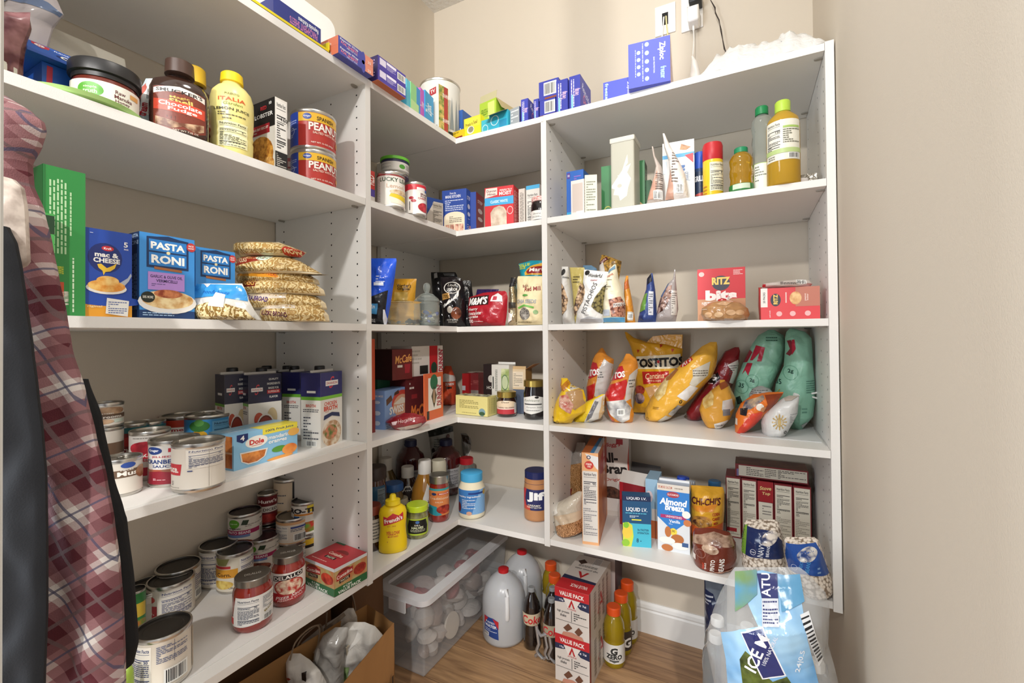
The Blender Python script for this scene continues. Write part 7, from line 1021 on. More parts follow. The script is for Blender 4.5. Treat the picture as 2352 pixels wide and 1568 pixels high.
CB('clear bag of crisp chow mein noodles at the left of the lowest right shelf', onz(1300, 1222, z), [(1128, 1328, 1340, .4), (1145, 1298, 1342, .7), (1160, 1268, 1342, .9), (1190, 1272, 1344, 1), (1215, 1280, 1344, 1), (1228, 1288, 1322, .8)], 'c3b9a8', [('p', [(1284, 1200), (1310, 1186), (1342, 1182), (1342, 1216), (1310, 1226), (1290, 1224)], 'noodle:8a5c34:dca878:60'), ('p', [(1280, 1175), (1312, 1168), (1342, 1165), (1342, 1185), (1300, 1192)], 'c9b49a'), ('p', [(1270, 1160), (1286, 1150), (1294, 1166), (1276, 1178)], 'dcd8d0')], seed=122, thick=.05, rough=.15, name='noodle_bag')
M = py(1492, z, BY+.20); o = carton('food_box', 'red and black open box with raised white flap behind the teal drink mix box', 'food box', M, 168, 1424, .09, 1120, '8a1c28', {'F': [('r', 0, 0, .12, 1, 'a8222e')], 'T': [('r', 0, 0, 1, 1, '1c1a1c')]}, h=None, flaps=[('B', 15, .05, '3a3634'), ('F', -35, .045, 'c9c4bd')])
g = G()
K('drink_mix_box', 'teal and navy drink mix box with lemon and lime slices at the shelf front', 'food box', 1496, 1258, 1431, 1253, .04, 1141, '1e4f78', {'F': [('r', 0, .9, 1, 1, '1c2c50'), ('t', .5, .95, .06, 'LIQUID I.V.', 'e8eef4', .7), ('r', 0, 0, 1, .46, '46b4cc'), ('t', .5, .73, .09, 'LIQUID I.V.', 'f0f4f8', .74, 0, .02), ('l', .1, .64, .9, .68, 1, '5ab4d0'), ('l', .25, .57, .75, .62, 2, 'dfe8f0'), ('r', .32, .52, .66, .545, 'e0dc4a'), ('p', [(0, 0), (.3, 0), (.38, .2), (.34, .42), (.2, .48), (0, .46)], 'cfd84a'), ('e', .16, .28, .18, .12, 'e8c84a'), ('e', .1, .07, .14, .07, '8fc03a'), ('e', .12, .42, .1, .06, '7fc03a'), ('t', .72, .34, .04, '3x FASTER', '1c4a68', .4), ('t', .72, .28, .04, 'HYDRATION', '1c4a68', .4), ('t', .52, .13, .08, '8', '1c4a68', .08), ('l', .62, .1, .9, .14, 1, '1c4a68')]})
carton('food_box', 'pale blue and orange box behind the teal drink mix box', 'food box', py(1512, z, BY+.16), 182, 1484, .10, 1102, '9cc0d8', {'F': [('r', 0, 0, 1, .3, 'c86a3a'), ('e', .3, .7, .3, .1, 'e0ccd0'), ('r', .5, .3, .9, .5, 'e6dcd4')]})
AF = [('p', [(0, .9), (1, .9), (1, .50), (.5, .3), (0, .5)], '2f7cc8'), ('r', 0, .9, 1, 1, 'dcd6cc'), ('t', .25, .95, .04, '50% MORE CALCIUM', 'b8502a', .44), ('l', .55, .93, .95, .97, 1, '9a8f84'), ('e', .5, .85, .2, .045, 'a83a48'), ('t', .5, .85, .03, 'BLUE DIAMOND', 'f4e0e0', .34), ('t', .5, .74, .1, 'Almond', 'f6f8fa', .86, 0, .04, .15), ('t', .54, .66, .1, 'Breeze', 'f6f8fa', .6, 0, .04, .15), ('l', .35, .57, .68, .585, 1, '1c3c6c'), ('p', [(.1, .49), (.9, .5), (.9, .55), (.1, .54)], 'a8306c'), ('t', .52, .52, .03, 'UNSWEETENED', 'f2dce8', .5), ('t', .54, .455, .045, 'Vanilla', 'eef4fa', .34, 0, .02), ('l', .36, .4, .7, .43, 2, 'cfe0f0'), ('e', .9, .58, .13, .055, 'f0eee8'), ('e', .93, .46, .12, .05, 'c87a4a'), ('e', .5, .3, .11, .055, 'e8d04a'), ('t', .5, .31, .035, '30', '6a4a1c', .1), ('e', .33, .29, .1, .08, 'b8703c'), ('e', .62, .2, .2, .07, 'b06a38'), ('e', .3, .05, .18, .05, 'b8703c'), ('e', .3, .16, .25, .05, 'f2ede2'), ('e', .7, .1, .25, .05, 'f2ede2'), ('r', .76, .1, .95, .16, '3a5a8a')]
def almond(M, uL, lab, F, cap=True):
    o = carton('milk_carton', lab, 'carton', M, 182, uL, .07, 1118, 'd8dce0', {'F': F, 'T': [('r', 0, 0, 1, 1, 'b8c4d4')], 'R': [('r', 0, .45, 1, .9, '2f7cc8')]}, grp='almond milk cartons', h=None)
    w0, d0, h0 = o['dims']; g = G(); g.box((-w0*.48, -.002, h0), (w0*.48, .002, h0+.007), mat('e2e2e2', .4)); g.build('seam', o, smooth=False)
    g = G(); g.lathe([(.012, 0), (.0135, .002), (.0135, .012), (.012, .014)], mat('1f3f9c', .35), 24); g.build('cap', o, (w0*.22, d0*.22, h0+.001)); return o
almond(onz(1585, 1274, z), 1511, 'blue and white almond milk carton at the shelf front', AF)
Mx = onz(1585, 1274, z); 
for k_, nm in ((1, 'almond milk carton directly behind the front one'), (2, 'rearmost almond milk carton with its blue cap showing')): o = almond(Vector((Mx.x-.002, Mx.y+.074*k_, z)), 1511+k_*2, nm, []); 
CB('orange and brown corn cake pouch with a blue cap behind the front almond milk carton', py(1628, z, BY+.15), [(1114, 1587, 1600, .2), (1112, 1587, 1660, .3) if False else (1118, 1587, 1660, .4), (1130, 1586, 1664, .8), (1170, 1586, 1664, 1), (1225, 1588, 1660, .9), (None, 1590, 1658, .8)], 'd8a02e', [('t', 1623, 1144, 17, "CHI-CHI'S", '5a1c20', 66, -3, .03), ('p', [(1588, 1155), (1650, 1150), (1640, 1166), (1600, 1166)], 'd8882a'), ('e', 1612, 1192, 26, 17, 'mix:3a1c14:c88a3a:30'), ('e', 1618, 1190, 14, 8, 'mix:b8823a:ecc87a:60'), ('p', [(1588, 1200), (1662, 1196), (1660, 1228), (1590, 1226)], 'cf5f24'), ('e', 1612, 1192, 20, 10, 'mix:4a2418:d09a4a:50'), ('t', 1646, 1172, 7, 'CORN', 'a82f20', 16, 0, .03), ('t', 1646, 1182, 7, 'CAKE', 'a82f20', 16, 0, .03), ('t', 1646, 1192, 6, 'MIX', 'a82f20', 10, 0, .03)], seed=123, thick=.035, name='mix_pouch')
Pc = py(1643, z, BY+.22); hc = height(Pc, 1118); g = G(); g.lathe([(.017, 0), (.019, .003), (.019, .018), (.016, .021)], mat('2f5f86', .35), 24); g.box((-.012, -.02, -.09), (.012, .012, 0), mat('c98a2c', .4)); g.lathe([(.02, -hc), (.024, -hc+.01), (.024, -.05), (.014, -.03), (.012, 0)], mat('5f8aa8', .2), 24); tag(g.build('squeeze_bottle', None, Pc+Vector((0, 0, hc))), 'blue capped bottle just behind the orange corn cake pouch', 'bottle')
# stuffing boxes
SBF = [('r', .06, .02, .94, .97, 'ded6c4'), ('n', .1, .5, .9, .95, '3a3632', 'ded6c4', ''), ('l', .12, .05, .88, .47, 16, '9a9284')]
edges = [1668, 1704, 1741, 1779, 1823, 1866]
for i in range(5):
    F = SBF if i != 2 else [('r', 0, .67, 1, 1, '9c1c24'), ('t', .5, .89, .06, 'Stove', 'e8d08a', .74, 4, .02, .2), ('t', .55, .8, .06, 'Top', 'e8d08a', .5, 4, .02, .2), ('r', .06, .02, .94, .66, 'ded6c4'), ('l', .12, .05, .88, .4, 10, '9a9284'), ('l', .3, .45, .85, .62, 4, '77706a')]
    if i == 0: F = F+[('r', .06, .1, .7, .16, 'a82028')]
    carton('stuffing_box', 'maroon stuffing mix box standing in the row, %s' % ['first from the left', 'second from the left', 'third from left, red logo front', 'fourth from the left', 'last at the right'][i], 'food box', py(edges[i+1]-1, z, BY+.283+.001*i), 180, edges[i]+.5, .09, 1096+6*i, '7a1c22', {'F': F, 'R': [('r', 0, 0, 1, 1, '641820')]}, grp='upright stuffing boxes', top='8a2228')
Mq = py(1858, z, BY+.12); zt = z+max(o_['dims'][2] for o_ in bpy.data.objects if o_.name.startswith('stuffing_box'))+.001
M2 = py(1857, zt, BY+.288)
carton('stuffing_box', 'maroon stuffing mix box lying flat across the upright row', 'food box', M2, 180, 1689, .09, 1084, '7a1c22', {'F': [('r', .05, .1, .985, .9, 'ded6c4'), ('l', .16, .18, .4, .84, 5, '5a544c'), ('l', .42, .18, .58, .84, 5, '5a544c'), ('l', .6, .18, .97, .84, 6, '4a443e'), ('r', .02, .05, .05, .6, '7a6a98')], 'T': [('r', 0, 0, 1, 1, 'mix:5a2420:7a4c38:20')]}, grp='upright stuffing boxes', h=.042)
# bean bags
BN = 'bean:8a7866:efe3d4:135'
def beans(P, rows, c, its, lab, seed, **k): return bag('bean_bag', lab, 'bag', P, rows, c, its, thick=.05, seed=seed, rough=.2, grp=None, wr=.0015, **k)
beans(onz(1640, 1302, z)+Vector((0, .01, 0)), [(1212, 1596, 1640, .4), (1222, 1592, 1676, .7), (1245, 1591, 1690, 1), (1280, 1592, 1692, 1), (1300, 1596, 1688, .9), (1307, 1600, 1680, .6)], '6f3224', [('p', [(1594, 1222), (1640, 1216), (1680, 1226), (1688, 1248), (1640, 1236), (1600, 1238), (1592, 1240)], 'mix:7a5a4a:b89a84:60'), ('e', 1634, 1246, 20, 9, 'mix:8a6a56:cfb49c:60', 15), ('t', 1639, 1281, 10, 'PINTO', 'f0e8e0', 26, 84, .03), ('t', 1659, 1283, 12, 'BEANS', 'f0e8e0', 34, 84, .03), ('t', 1618, 1282, 4, 'GIANT', 'e0503c', 14, 88, .02), ('t', 1623, 1282, 4, 'EAGLE', 'f0e0d8', 14, 88, .02), ('o', 1612, 1256, 12, 10, .1, 'a8786a'), ('r', 1593, 1262, 1600, 1274, 'e8dcd4'), ('lv', 1678, 1300, 1688, 1262, 2, 'dcd0c8'), ('p', [(1598, 1294), (1686, 1296), (1680, 1306), (1602, 1306)], 'mix:5a2c20:a87a64:60')], 'brown pinto bean bag lying at the front of the lowest right shelf', 131)
NB = lambda du, dv, c1: [('p', [(a+du, b+dv) for a, b in ((1711, 1202), (1778, 1206), (1800, 1268), (1762, 1268), (1708, 1260))], c1)]
beans(py(1755, z, BY+.07)+Vector((0, 0, 0)), [(1193, 1716, 1780, .4), (1200, 1710, 1790, .7), (1230, 1704, 1798, 1), (1265, 1702, 1804, 1), (1295, 1704, 1806, 1), (1313, 1722, 1800, .7)], BN, [('p', [(1710, 1202), (1776, 1208), (1796, 1236), (1800, 1272), (1760, 1264), (1704, 1262), (1704, 1225)], '22305c'), ('p', [(1707, 1204), (1716, 1200), (1712, 1262), (1703, 1262)], '7fb040'), ('e', 1766, 1222, 20, 14, 'bean:22305c:e6dcd0:60', -20), ('t', 1747, 1245, 13, 'NAVY', 'e4e6ee', 32, 80, .01), ('t', 1762, 1248, 7, 'BEANS', 'e4e6ee', 24, 82, .01), ('o', 1729, 1251, 6.5, 6.5, .15, 'd8dcec'), ('t', 1729, 1251, 4, 'Kroger', 'e8ecf4', 9), ('lv', 1733, 1240, 1737, 1212, 1, 'b8a060')], 'navy bean bag with a dark blue band lying over the shelf edge', 132, m=mat(BN, .25))
beans(py(1858, z, BY+.02)+Vector((0, 0, .001)), [(1233, 1806, 1870, .4), (1240, 1801, 1880, .7), (1270, 1803, 1892, 1), (1300, 1806, 1902, 1), (1330, 1820, 1912, 1), (1352, 1836, 1913, 1), (1366, 1850, 1900, .7)], BN, [('p', [(1804, 1242), (1872, 1240), (1886, 1262), (1902, 1308), (1850, 1298), (1810, 1298), (1803, 1270)], '27509c'), ('e', 1850, 1258, 24, 13, 'bean:27407a:d8d4cc:60', -10), ('t', 1835, 1280, 7, 'GREAT', '4a9ad8', 20, 78, .01), ('t', 1850, 1282, 9, 'BEANS', '4aa0dc', 24, 78, .01), ('o', 1821, 1286, 6.5, 6.5, .15, 'b8c8e8'), ('l', 1872, 1282, 1880, 1300, 2, '8fb0d8')], 'great northern bean bag with a royal blue band against the right panel', 133, m=mat(BN, .25))
# ================================================================== on the floor
z = 0.
x1, x0, y0, y1, hh = -.945, -1.15, 1.165, 1.735, .262
tm = mat('d3d6d9', .18, alpha=.34); tl = mat('dfe3e8', .2, alpha=.3); tg = mat('eef0f4', .3, alpha=.85)
g = G(); tp = .012
def frust(g, a, b, c, d, zb, zt, ins, m, cap=True):
    vs = [(a+ins, c+ins, zb), (b-ins, c+ins, zb), (b-ins, d-ins, zb), (a+ins, d-ins, zb), (a, c, zt), (b, c, zt), (b, d, zt), (a, d, zt)]
    g.add(vs, [(0, 1, 5, 4), (1, 2, 6, 5), (2, 3, 7, 6), (3, 0, 4, 7), (3, 2, 1, 0)], m)
frust(g, x0, x1, y0, y1, .001, hh, .018, tm)
o = g.build('storage_bin', None, smooth=False, bev=.006); tag(o, 'long clear plastic storage bin with lid on the floor under the corner shelves', 'storage bin')
g = G(); R_ = .03
def rrect(a, b, c, d, r, k=6):
    pts = []
    for cx_, cy_, a0 in ((b-r, d-r, 0), (a+r, d-r, 90), (a+r, c+r, 180), (b-r, c+r, 270)):
        for i in range(k+1): t = math.radians(a0+90*i/k); pts.append((cx_+r*math.cos(t), cy_+r*math.sin(t)))
    return pts
A = rrect(x0-.012, x1+.012, y0-.012, y1+.01, .035); Bq = rrect(x0+.02, x1-.02, y0+.02, y1-.02, .02); n = len(A)
vs = [(p[0], p[1], hh-.012) for p in A]+[(p[0], p[1], hh+.006) for p in A]+[(p[0], p[1], hh+.010) for p in Bq]+[(p[0], p[1], hh-.002) for p in Bq]
g.add(vs, [(i, (i+1) % n, n+(i+1) % n, n+i) for i in range(n)]+[(n+i, n+(i+1) % n, 2*n+(i+1) % n, 2*n+i) for i in range(n)]+[(2*n+i, 2*n+(i+1) % n, 3*n+(i+1) % n, 3*n+i) for i in range(n)], tg)
g.add([(p[0], p[1], hh-.001) for p in Bq], [tuple(range(n))], tl)
g.box(((x0+x1)/2-.035, y0-.018, hh-.045), ((x0+x1)/2+.035, y0-.012, hh-.008), tg); g.build('lid', o, ang=40)
rr = random.Random(4)
for i in range(60):
    g = G(); w_, t_ = rr.uniform(.03, .055), rr.uniform(.02, .04); X = rr.uniform(x0+.07, x1-.05); Y = rr.uniform(y0+.06, y1-.07); Zz = rr.uniform(.03, hh-.035)
    c = rr.choice(['b8b0a8', 'c9c4c0', '8a7468', 'd8d2cc', 'a39a94', '9a8a82', 'cfc8c4'] if Zz < .17 else ['a83438', 'b8a8a4', 'd6d0cc', '93343a'])
    prof = [(.004, -t_), (w_*.7, -t_*.7), (w_, 0), (w_*.7, t_*.7), (.004, t_)]; g.lathe(prof, mat(c, .35, crinkle=30), 16, sx=1, sy=.7)
    tag(g.build('wrapped_item', None, (X, Y, Zz), rot=(rr.uniform(-.6, .6), rr.uniform(-.6, .6), rr.uniform(0, 3))), 'crinkled wrapped supply blurred behind the side of the clear storage bin', 'wrapped supply', 'wrapped supplies inside the storage bin')
g = G(); g.lathe([(.004, -.004), (.042, -.004), (.044, 0), (.042, .004), (.004, .004)], mat('e4dcd0', .5), 28); tag(g.build('paper_plate', None, (x1-.028, y0+.19, .075), rot=(0, math.radians(82), 0)), 'pale round disc pressed against the side of the storage bin', 'disc')
g = G(); g.lathe([(.034, 0), (.036, .004), (.036, .05), (.034, .054)], mat('b8504a', .4), 24); tag(g.build('tub', None, (x0+.075, y0+.05, hh-.062)), 'small red tub just under the near end of the bin lid', 'tub')
# water jugs
jm = mat('dfe2e6', .22, alpha=.62, sub=.3)
def jug(P, r, h, lab, label=True):
    k = r; g = G(); prof = [(.82, 0), (.96, .02), (1, .06), (1, .55), (.97, .64), (.84, .76), (.6, .86), (.36, .92), (.22, .945), (.2, .95)]
    g.lathe([(a*k, b*h) for a, b in prof], jm, 40); o = g.build('water_jug', None, P, face_cam(P), ang=60); tag(o, lab, 'jug', 'gallon water jugs')
    g = G(); pr = [(a*k-.003, max(b*h, .003)) for a, b in prof if b <= .36]+[(k-.003, .42*h)]; g.lathe(pr, mat('b4bac0', .1, alpha=.6), 36); g.build('water', o)
    g = G(); g.lathe([(.22*k, .94*h), (.25*k, .945*h), (.25*k, .99*h), (.2*k, 1*h)], mat('c02028', .35), 28); g.build('cap', o)
    g = G(); g.tube([(.15*k, -k*.96, .42*h), (.15*k, -k*1.0, .46*h), (.15*k, -k*.97, .6*h), (.14*k, -k*.86, .72*h), (.12*k, -k*.7, .80*h)], .008, mat('f0f2f4', .3, alpha=.9), 8); g.build('handle', o)
    if label:
        g = G(); band(g, [(a*k*1.004, b*h) for a, b in prof], .13*h, .42*h, -62, -14, [('p', [(0, .1), (1, 0), (.95, .9), (.7, 1), (.05, .97)], '26458c'), ('p', [(0, .55), (0, .97), (.35, .95)], 'c02c34'), ('p', [(.65, .98), (1, .88), (1, .5)], 'c02c34'), ('t', .5, .58, .14, 'WATER', 'f4f6fa', .8, 0, .03), ('t', .48, .75, .1, 'PURIFIED', 'e8ecf4', .6), ('l', .1, .3, .9, .46, 2, 'c8d2e8'), ('b', .06, .08, .4, .26)]); g.build('label', o)
    return o
P, r = spot(1158, 98, 0, vb=1492); jug(P, r, height(P, 1303), 'gallon water jug with red cap and blue label, nearest the storage bin')
P2 = Vector((P.x-.02, P.y+.20, 0)); r2 = r; 
P2, _ = spot(1200, 90, 0, y=min(P.y+.17, WB-r-.02)); jug(P2, min(r, WB-P2.y-.016), height(P2, 1262), 'gallon water jug with red cap standing behind the labelled one', False)
# soda bottles
sm = mat('1b120f', .08, coat=1.); SD = [(.8, 0), (.96, .03), (.92, .12), (1, .2), (.98, .35), (.9, .42), (.98, .5), (1, .62), (.86, .75), (.5, .86), (.32, .92), (.3, .95)]
def soda(P, r, h, lab, lb='c9b89c'):
    bottle('soda_bottle', lab, 'bottle', P, [(a*r, b*h) for a, b in SD], sm, [(.34*r, .93*h), (.4*r, .935*h), (.4*r, .99*h), (.34*r, h)], '8f9294', [(.42*h, .62*h, -85, 85, lb, [('t', .5, .5, .7, 'Coke', 'c8242c', .8, 0, .02, .1)])], grp='diet cola bottles')
P, r = spot(1222, 41, 0, vb=1497); soda(P, r, height(P, 1347), 'dark cola bottle with grey cap and cream label beside the water jug')
P, r = spot(1258, 40, 0, vb=1500); P.y += .05; soda(P, r, height(P, 1347), 'dark cola bottle behind, its label turned away', 'b8b4ac')
P, r = spot(1268, 40, 0, vb=1525); soda(P, r, height(P, 1372), 'dark cola bottle just left of the stacked shake boxes', 'a89c84')
g = G(); pc = onz(1250, 1505, 0); sv = mat('b4b4b6', .25, metal=.7)
for dx, a in ((-.012, .10), (.02, .06), (.035, .085)):
    g.tube([(dx, 0, .01), (dx-.006, -.004, .03), (dx+.004, -.006, .055), (dx-.008, 0, .08+a*.3)], .006, sv, 8)
    g.tube([(dx-.012, 0, .004), (dx, -.003, .018), (dx+.014, 0, .004)], .006, sv, 8)
g.tube([(-.02, 0, .10), (0, -.006, .085), (.03, 0, .10)], .006, sv, 8)
tag(g.build('bottle_rack', None, (pc.x, pc.y-.02, 0)), 'small silver metal holder standing on the floor in front of the cola bottles', 'metal holder')
# shake boxes
Lq = onz(1276, 1558, 0); M = onz(1357, 1590, 0); M = Vector((Lq.x+.118, Lq.y-.002, 0)); aL = math.degrees(math.atan2(Lq.y-M.y, Lq.x-M.x)); ht = height(Lq, 1345)/2
SH = [('r', 0, .8, 1, 1, 'c0242c'), ('t', .5, .89, .09, 'VALUE PACK', 'f4ece6', .72, 0, .03), ('p', [(0, .8), (1, .8), (1, .62), (.75, .64), (.5, .8), (.25, .7), (0, .68)], '232b4c'), ('p', [(.4, .62), (.5, .80), (.6, .62), (.55, .62), (.5, .72), (.45, .62)], 'b82028'), ('t', .5, .59, .03, 'ATKINS', 'b82028', .26), ('t', .2, .74, .05, '15g', 'e8e8f0', .12), ('t', .8, .73, .05, '1g 2g', 'e8e8f0', .24), ('p', [(.25, .8), (.5, .8), (.4, .6)], 'e6dfd8'), ('p', [(.75, .8), (.5, .8), (.6, .6)], 'e6dfd8'), ('p', [(.4, .62), (.5, .80), (.6, .62), (.55, .62), (.5, .72), (.45, .62)], 'b82028'), ('t', .25, .5, .06, 'high protein', '3a3a3c', .36), ('t', .25, .43, .06, 'shake', '3a3a3c', .18), ('r', .49, .33, .505, .56, '3a3a3c'), ('l', .56, .36, .92, .54, 4, '3a3a3c'), ('r', .03, .31, .97, .318, '4a4444'), ('p', [(.25, .16), (.4, .28), (.52, .2), (.36, .1)], '6a4432'), ('p', [(.58, .14), (.7, .26), (.82, .18), (.7, .07)], '6a4432'), ('p', [(.2, 0), (.85, 0), (.8, .07), (.5, .11), (.25, .08)], 'c48a74')]
SR = [('r', 0, 0, .06, 1, '8a1c22'), ('r', .06, 0, 1, 1, 'cfc6bc'), ('t', .5, .5, .4, 'A', 'b04044', .3), ('lv', .15, .1, .9, .9, 4, '8f857c')]
for i in (0, 1):
    Mi = M.copy(); Mi.z = i*(ht+.0005)
    T_ = [('r', 0, 0, 1, 1, 'd8d0c8'), ('r', 0, 0, 1, .26, 'c0242c'), ('t', .62, .13, .08, 'VALUE PACK', 'f0e4de', .5, 180, .02), ('p', [(0, .26), (1, .26), (1, .32), (0, .36)], '232b4c'), ('p', [(.32, .52), (.5, .34), (.66, .52), (.58, .52), (.5, .42), (.4, .52)], 'b82028'), ('t', .5, .6, .05, 'high protein shake', '3a3a3c', .7, 180), ('l', .2, .66, .8, .72, 2, '3a3a3c'), ('p', [(.1, .8), (.25, .88), (.4, .8), (.25, .72)], '3a241c'), ('r', .55, .74, .8, 1, 'e4e0dc'), ('l', .57, .76, .78, .98, 6, '6a6a6a')]
    carton('shake_box', ['lower', 'upper'][i]+' of two stacked red and white shake multipack boxes on the floor', 'carton', Mi, aL, 1276, .24, None, 'd8d0c8', {'F': SH, 'R': SR, 'T': T_}, h=ht, wd=.118, grp='shake multipack boxes')
Mb = Vector((M.x+.014, M.y+.262, 0)); carton('shake_box', 'shake multipack box standing behind the stack against the back wall', 'carton', Mb, 180, 1276, .10, None, 'b8aaa4', {'R': [('r', 0, .5, 1, 1, '5a4a54'), ('e', .5, .4, .3, .2, 'a8684a')]}, h=2*ht+.005, wd=.12)
# sports drinks
gm2 = mat('b89c18', .08, trans=.45, ior=1.33, coat=.6); SPD = [(.88, 0), (.98, .02), (1, .08), (1, .42), (.92, .45), (.98, .48), (1, .62), (.92, .74), (.66, .84), (.52, .87), (.5, .89)]
def drink(P, r, h, lab, lb='dcdad4', t=0, its=None):
    P, r, h = keep_in(P, r, h)
    bottle('sports_drink', lab, 'bottle', P, [(a*r, b*h) for a, b in SPD], gm2, [(.58*r, .865*h), (.66*r, .87*h), (.66*r, .985*h), (.58*r, h)], 'e0541c', [(.1*h, .42*h, -88, 88, lb, its or [('t', .5, .66, .38, 'G', '2a2c2c', .22, 0, .05, .1), ('t', .5, .36, .26, 'ZERO', '2a2c2c', .5, 0, .05), ('p', [(.3, .2), (.7, .2), (.5, .04)], '6a6c6a'), ('r', .36, .1, .64, .15, '4a4a48')])], turn=t, grp='yellow sports drink bottles')
P, r = spot(1411, 48, 0, vb=1538); drink(P, r, height(P, 1390), 'yellow sports drink with orange cap, nearest of three right of the shake boxes')
P, r = spot(1428, 46, 0, vb=1508); drink(P, r, height(P, 1360), 'yellow sports drink with orange cap, middle of three right of the shake boxes', '3a322c', 0, [('t', .7, .4, .5, 'G', 'e6e2dc', .3, 0, .04)])
P, r = spot(1442, 44, 0, vb=1482); drink(P, r, height(P, 1334), 'yellow sports drink with orange cap, farthest of three right of the shake boxes', 'c9c4bc')
P, r = spot(1266, 40, 0, y=WB-.05); drink(P, r, height(P, 1291), 'yellow sports drink behind the soda bottles, nearer the back wall')
P, r = spot(1275, 42, 0, y=WB-.14); drink(P, r, height(P, 1318), 'yellow sports drink behind the soda bottles, front one of its pair')
# paper shopping bags
kr = mat('a97c4a', .7, crinkle=8); kr_shade = mat('6b4c30', .75, crinkle=8)  # second kraft is a darkened copy, shade put into its colour
def paper_bag(name, lab, Q, h, m, txt=None, dip=.0, lean=0):
    g = G(); t = .0008; nx = 8
    def wall(p, q, out):
        vs = []; fs = []; p = Vector(p); q = Vector(q); o = Vector(out)
        for j in range(7):
            for i in range(nx+1):
                s_ = i/nx; zz = h*j/6-(dip*math.sin(math.pi*s_)**2*(j/6)); bl = .012*math.sin(math.pi*s_)*math.sin(math.pi*j/6)+.004*noise.noise(Vector((s_*5+p.x*9, j*.6, h*7))); X = p+(q-p)*s_+o*bl; vs.append((X.x, X.y, zz+.001))
        k = nx+1
        for j in range(6):
            for i in range(nx): fs.append((j*k+i, j*k+i+1, (j+1)*k+i+1, (j+1)*k+i))
        g.add(vs, fs, m); g.add([tuple(Vector(v)-o*.001) for v in vs], [f[::-1] for f in fs], m)
    if len(Q) == 4 and not hasattr(Q[0], '__len__'): a, b, c, d = Q; Q = [(a, c), (b, c), (b, d), (a, d)]
    for i in range(4):
        p, q = Q[i], Q[(i+1) % 4]; e_ = Vector((q[1]-p[1], p[0]-q[0], 0)).normalized(); wall((p[0], p[1], 0), (q[0], q[1], 0), e_)
    g.add([(p[0], p[1], .001) for p in Q], [(0, 1, 2, 3)], m)
    if txt:
        p, q = Vector(Q[1]+(0,)), Vector(Q[2]+(0,)); e_ = Vector((q.y-p.y, p.x-q.x, 0)).normalized(); L_ = (q-p).length
        paint(g, txt, lambda x, y, o: tuple(p+(q-p)*x+e_*(.006+.012*math.sin(math.pi*x)*math.sin(math.pi*y)+o)+Vector((0, 0, h*y))), L_, h, maxlen=.02)
    return tag(g.build(name, None, ang=50), lab, 'paper bag')
hb = H-.80
paper_bag('paper_bag', 'brown kraft paper bag with black lettering on its side, stuffed with folded bags', [(-1.06, .60), (-.809, .61), (-.887, .961), (-1.02, .99)], hb, kr, [('t', .74, .55, .12, 'FRESH', '1c1816', .42, 0, .04)])
BAGO = bpy.data.objects['paper_bag']; bpy.context.view_layer.update()
paper_bag('paper_bag', 'plain brown paper bag deeper in the shade at the bottom edge', (-1.16, -.95, .30, .585), hb-.02, kr_shade)
paper_bag('paper_bag', 'dark brown paper bag behind the lettered one against the wall', (-1.33, -1.14, .62, .96), hb+.01, kr_shade)
paper_bag('paper_bag', 'brown paper bag between the lettered bag and the storage bin', (-1.32, -1.10, 1.005, 1.14), hb+.02, kr_shade)
def loose(P, rows, c, its, lab, seed, **k): return bag('folded_bag', lab, 'bag', P, rows, c, its, seed=seed, thick=k.pop('thick', .03), rough=.45, **k)
Pb = Vector((-1.02, .80, .12))
def Pat(u, x): return px(u, .05, x)
loose(Pat(830, -.955), [(1428, 800, 838, .4), (1438, 786, 862, .8), (1460, 772, 880, 1), (1490, 764, 882, 1), (1530, 772, 872, 1), (1568, 780, 850, .9), (1640, 790, 840, .8)], 'd6d2cb', [('p', [(786, 1510), (800, 1500), (816, 1504), (812, 1524), (826, 1545), (806, 1562), (786, 1540)], '9fbf7f'), ('p', [(762, 1500), (812, 1470), (840, 1450), (812, 1432), (790, 1455)], 'e2dfd9')], 'white plastic bag with a faint green print stuffed in the lettered paper bag', 141, thick=.04, fold=.02)
loose(Pat(740, -.975), [(1500, 664, 690, .4), (1515, 658, 712, .8), (1540, 660, 735, 1), (1568, 668, 750, 1), (1640, 680, 750, .6)], 'd8d3cc', [('p', [(670, 1539), (676, 1535), (682, 1538), (676, 1542)], 'a8402c'), ('p', [(702, 1530), (712, 1528), (712, 1550), (704, 1545)], '2a1c14')], 'white crumpled bag with a small red mark and hand hole at the left', 142, fold=.02)
loose(Pat(745, -1.00), [(1440, 770, 800, .4), (1460, 742, 800, .8), (1490, 724, 790, 1), (1530, 716, 790, 1), (1568, 712, 790, 1), (1640, 712, 790, .8)], '9a948c', [('p', [(735, 1480), (745, 1476), (732, 1530), (722, 1536)], 'c9c6c0')], 'grey clear crumpled plastic bag between the two white ones', 144, thick=.03, fold=.02, m=mat('b9b5af', .15, alpha=.75, crinkle=30))
loose(Pat(760, -1.06), [(1396, 800, 812, .3), (1415, 776, 820, .6), (1440, 736, 822, .7), (1470, 700, 800, .6), (1500, 668, 770, .5), (1560, 672, 750, .5)], 'b8aea2', [('p', [(690, 1500), (760, 1440), (766, 1444), (700, 1506)], '7a6a58'), ('p', [(745, 1440), (790, 1405), (796, 1410), (752, 1448)], '8a7a68')], 'folded grey paper bags standing behind the white ones', 143, thick=.015)
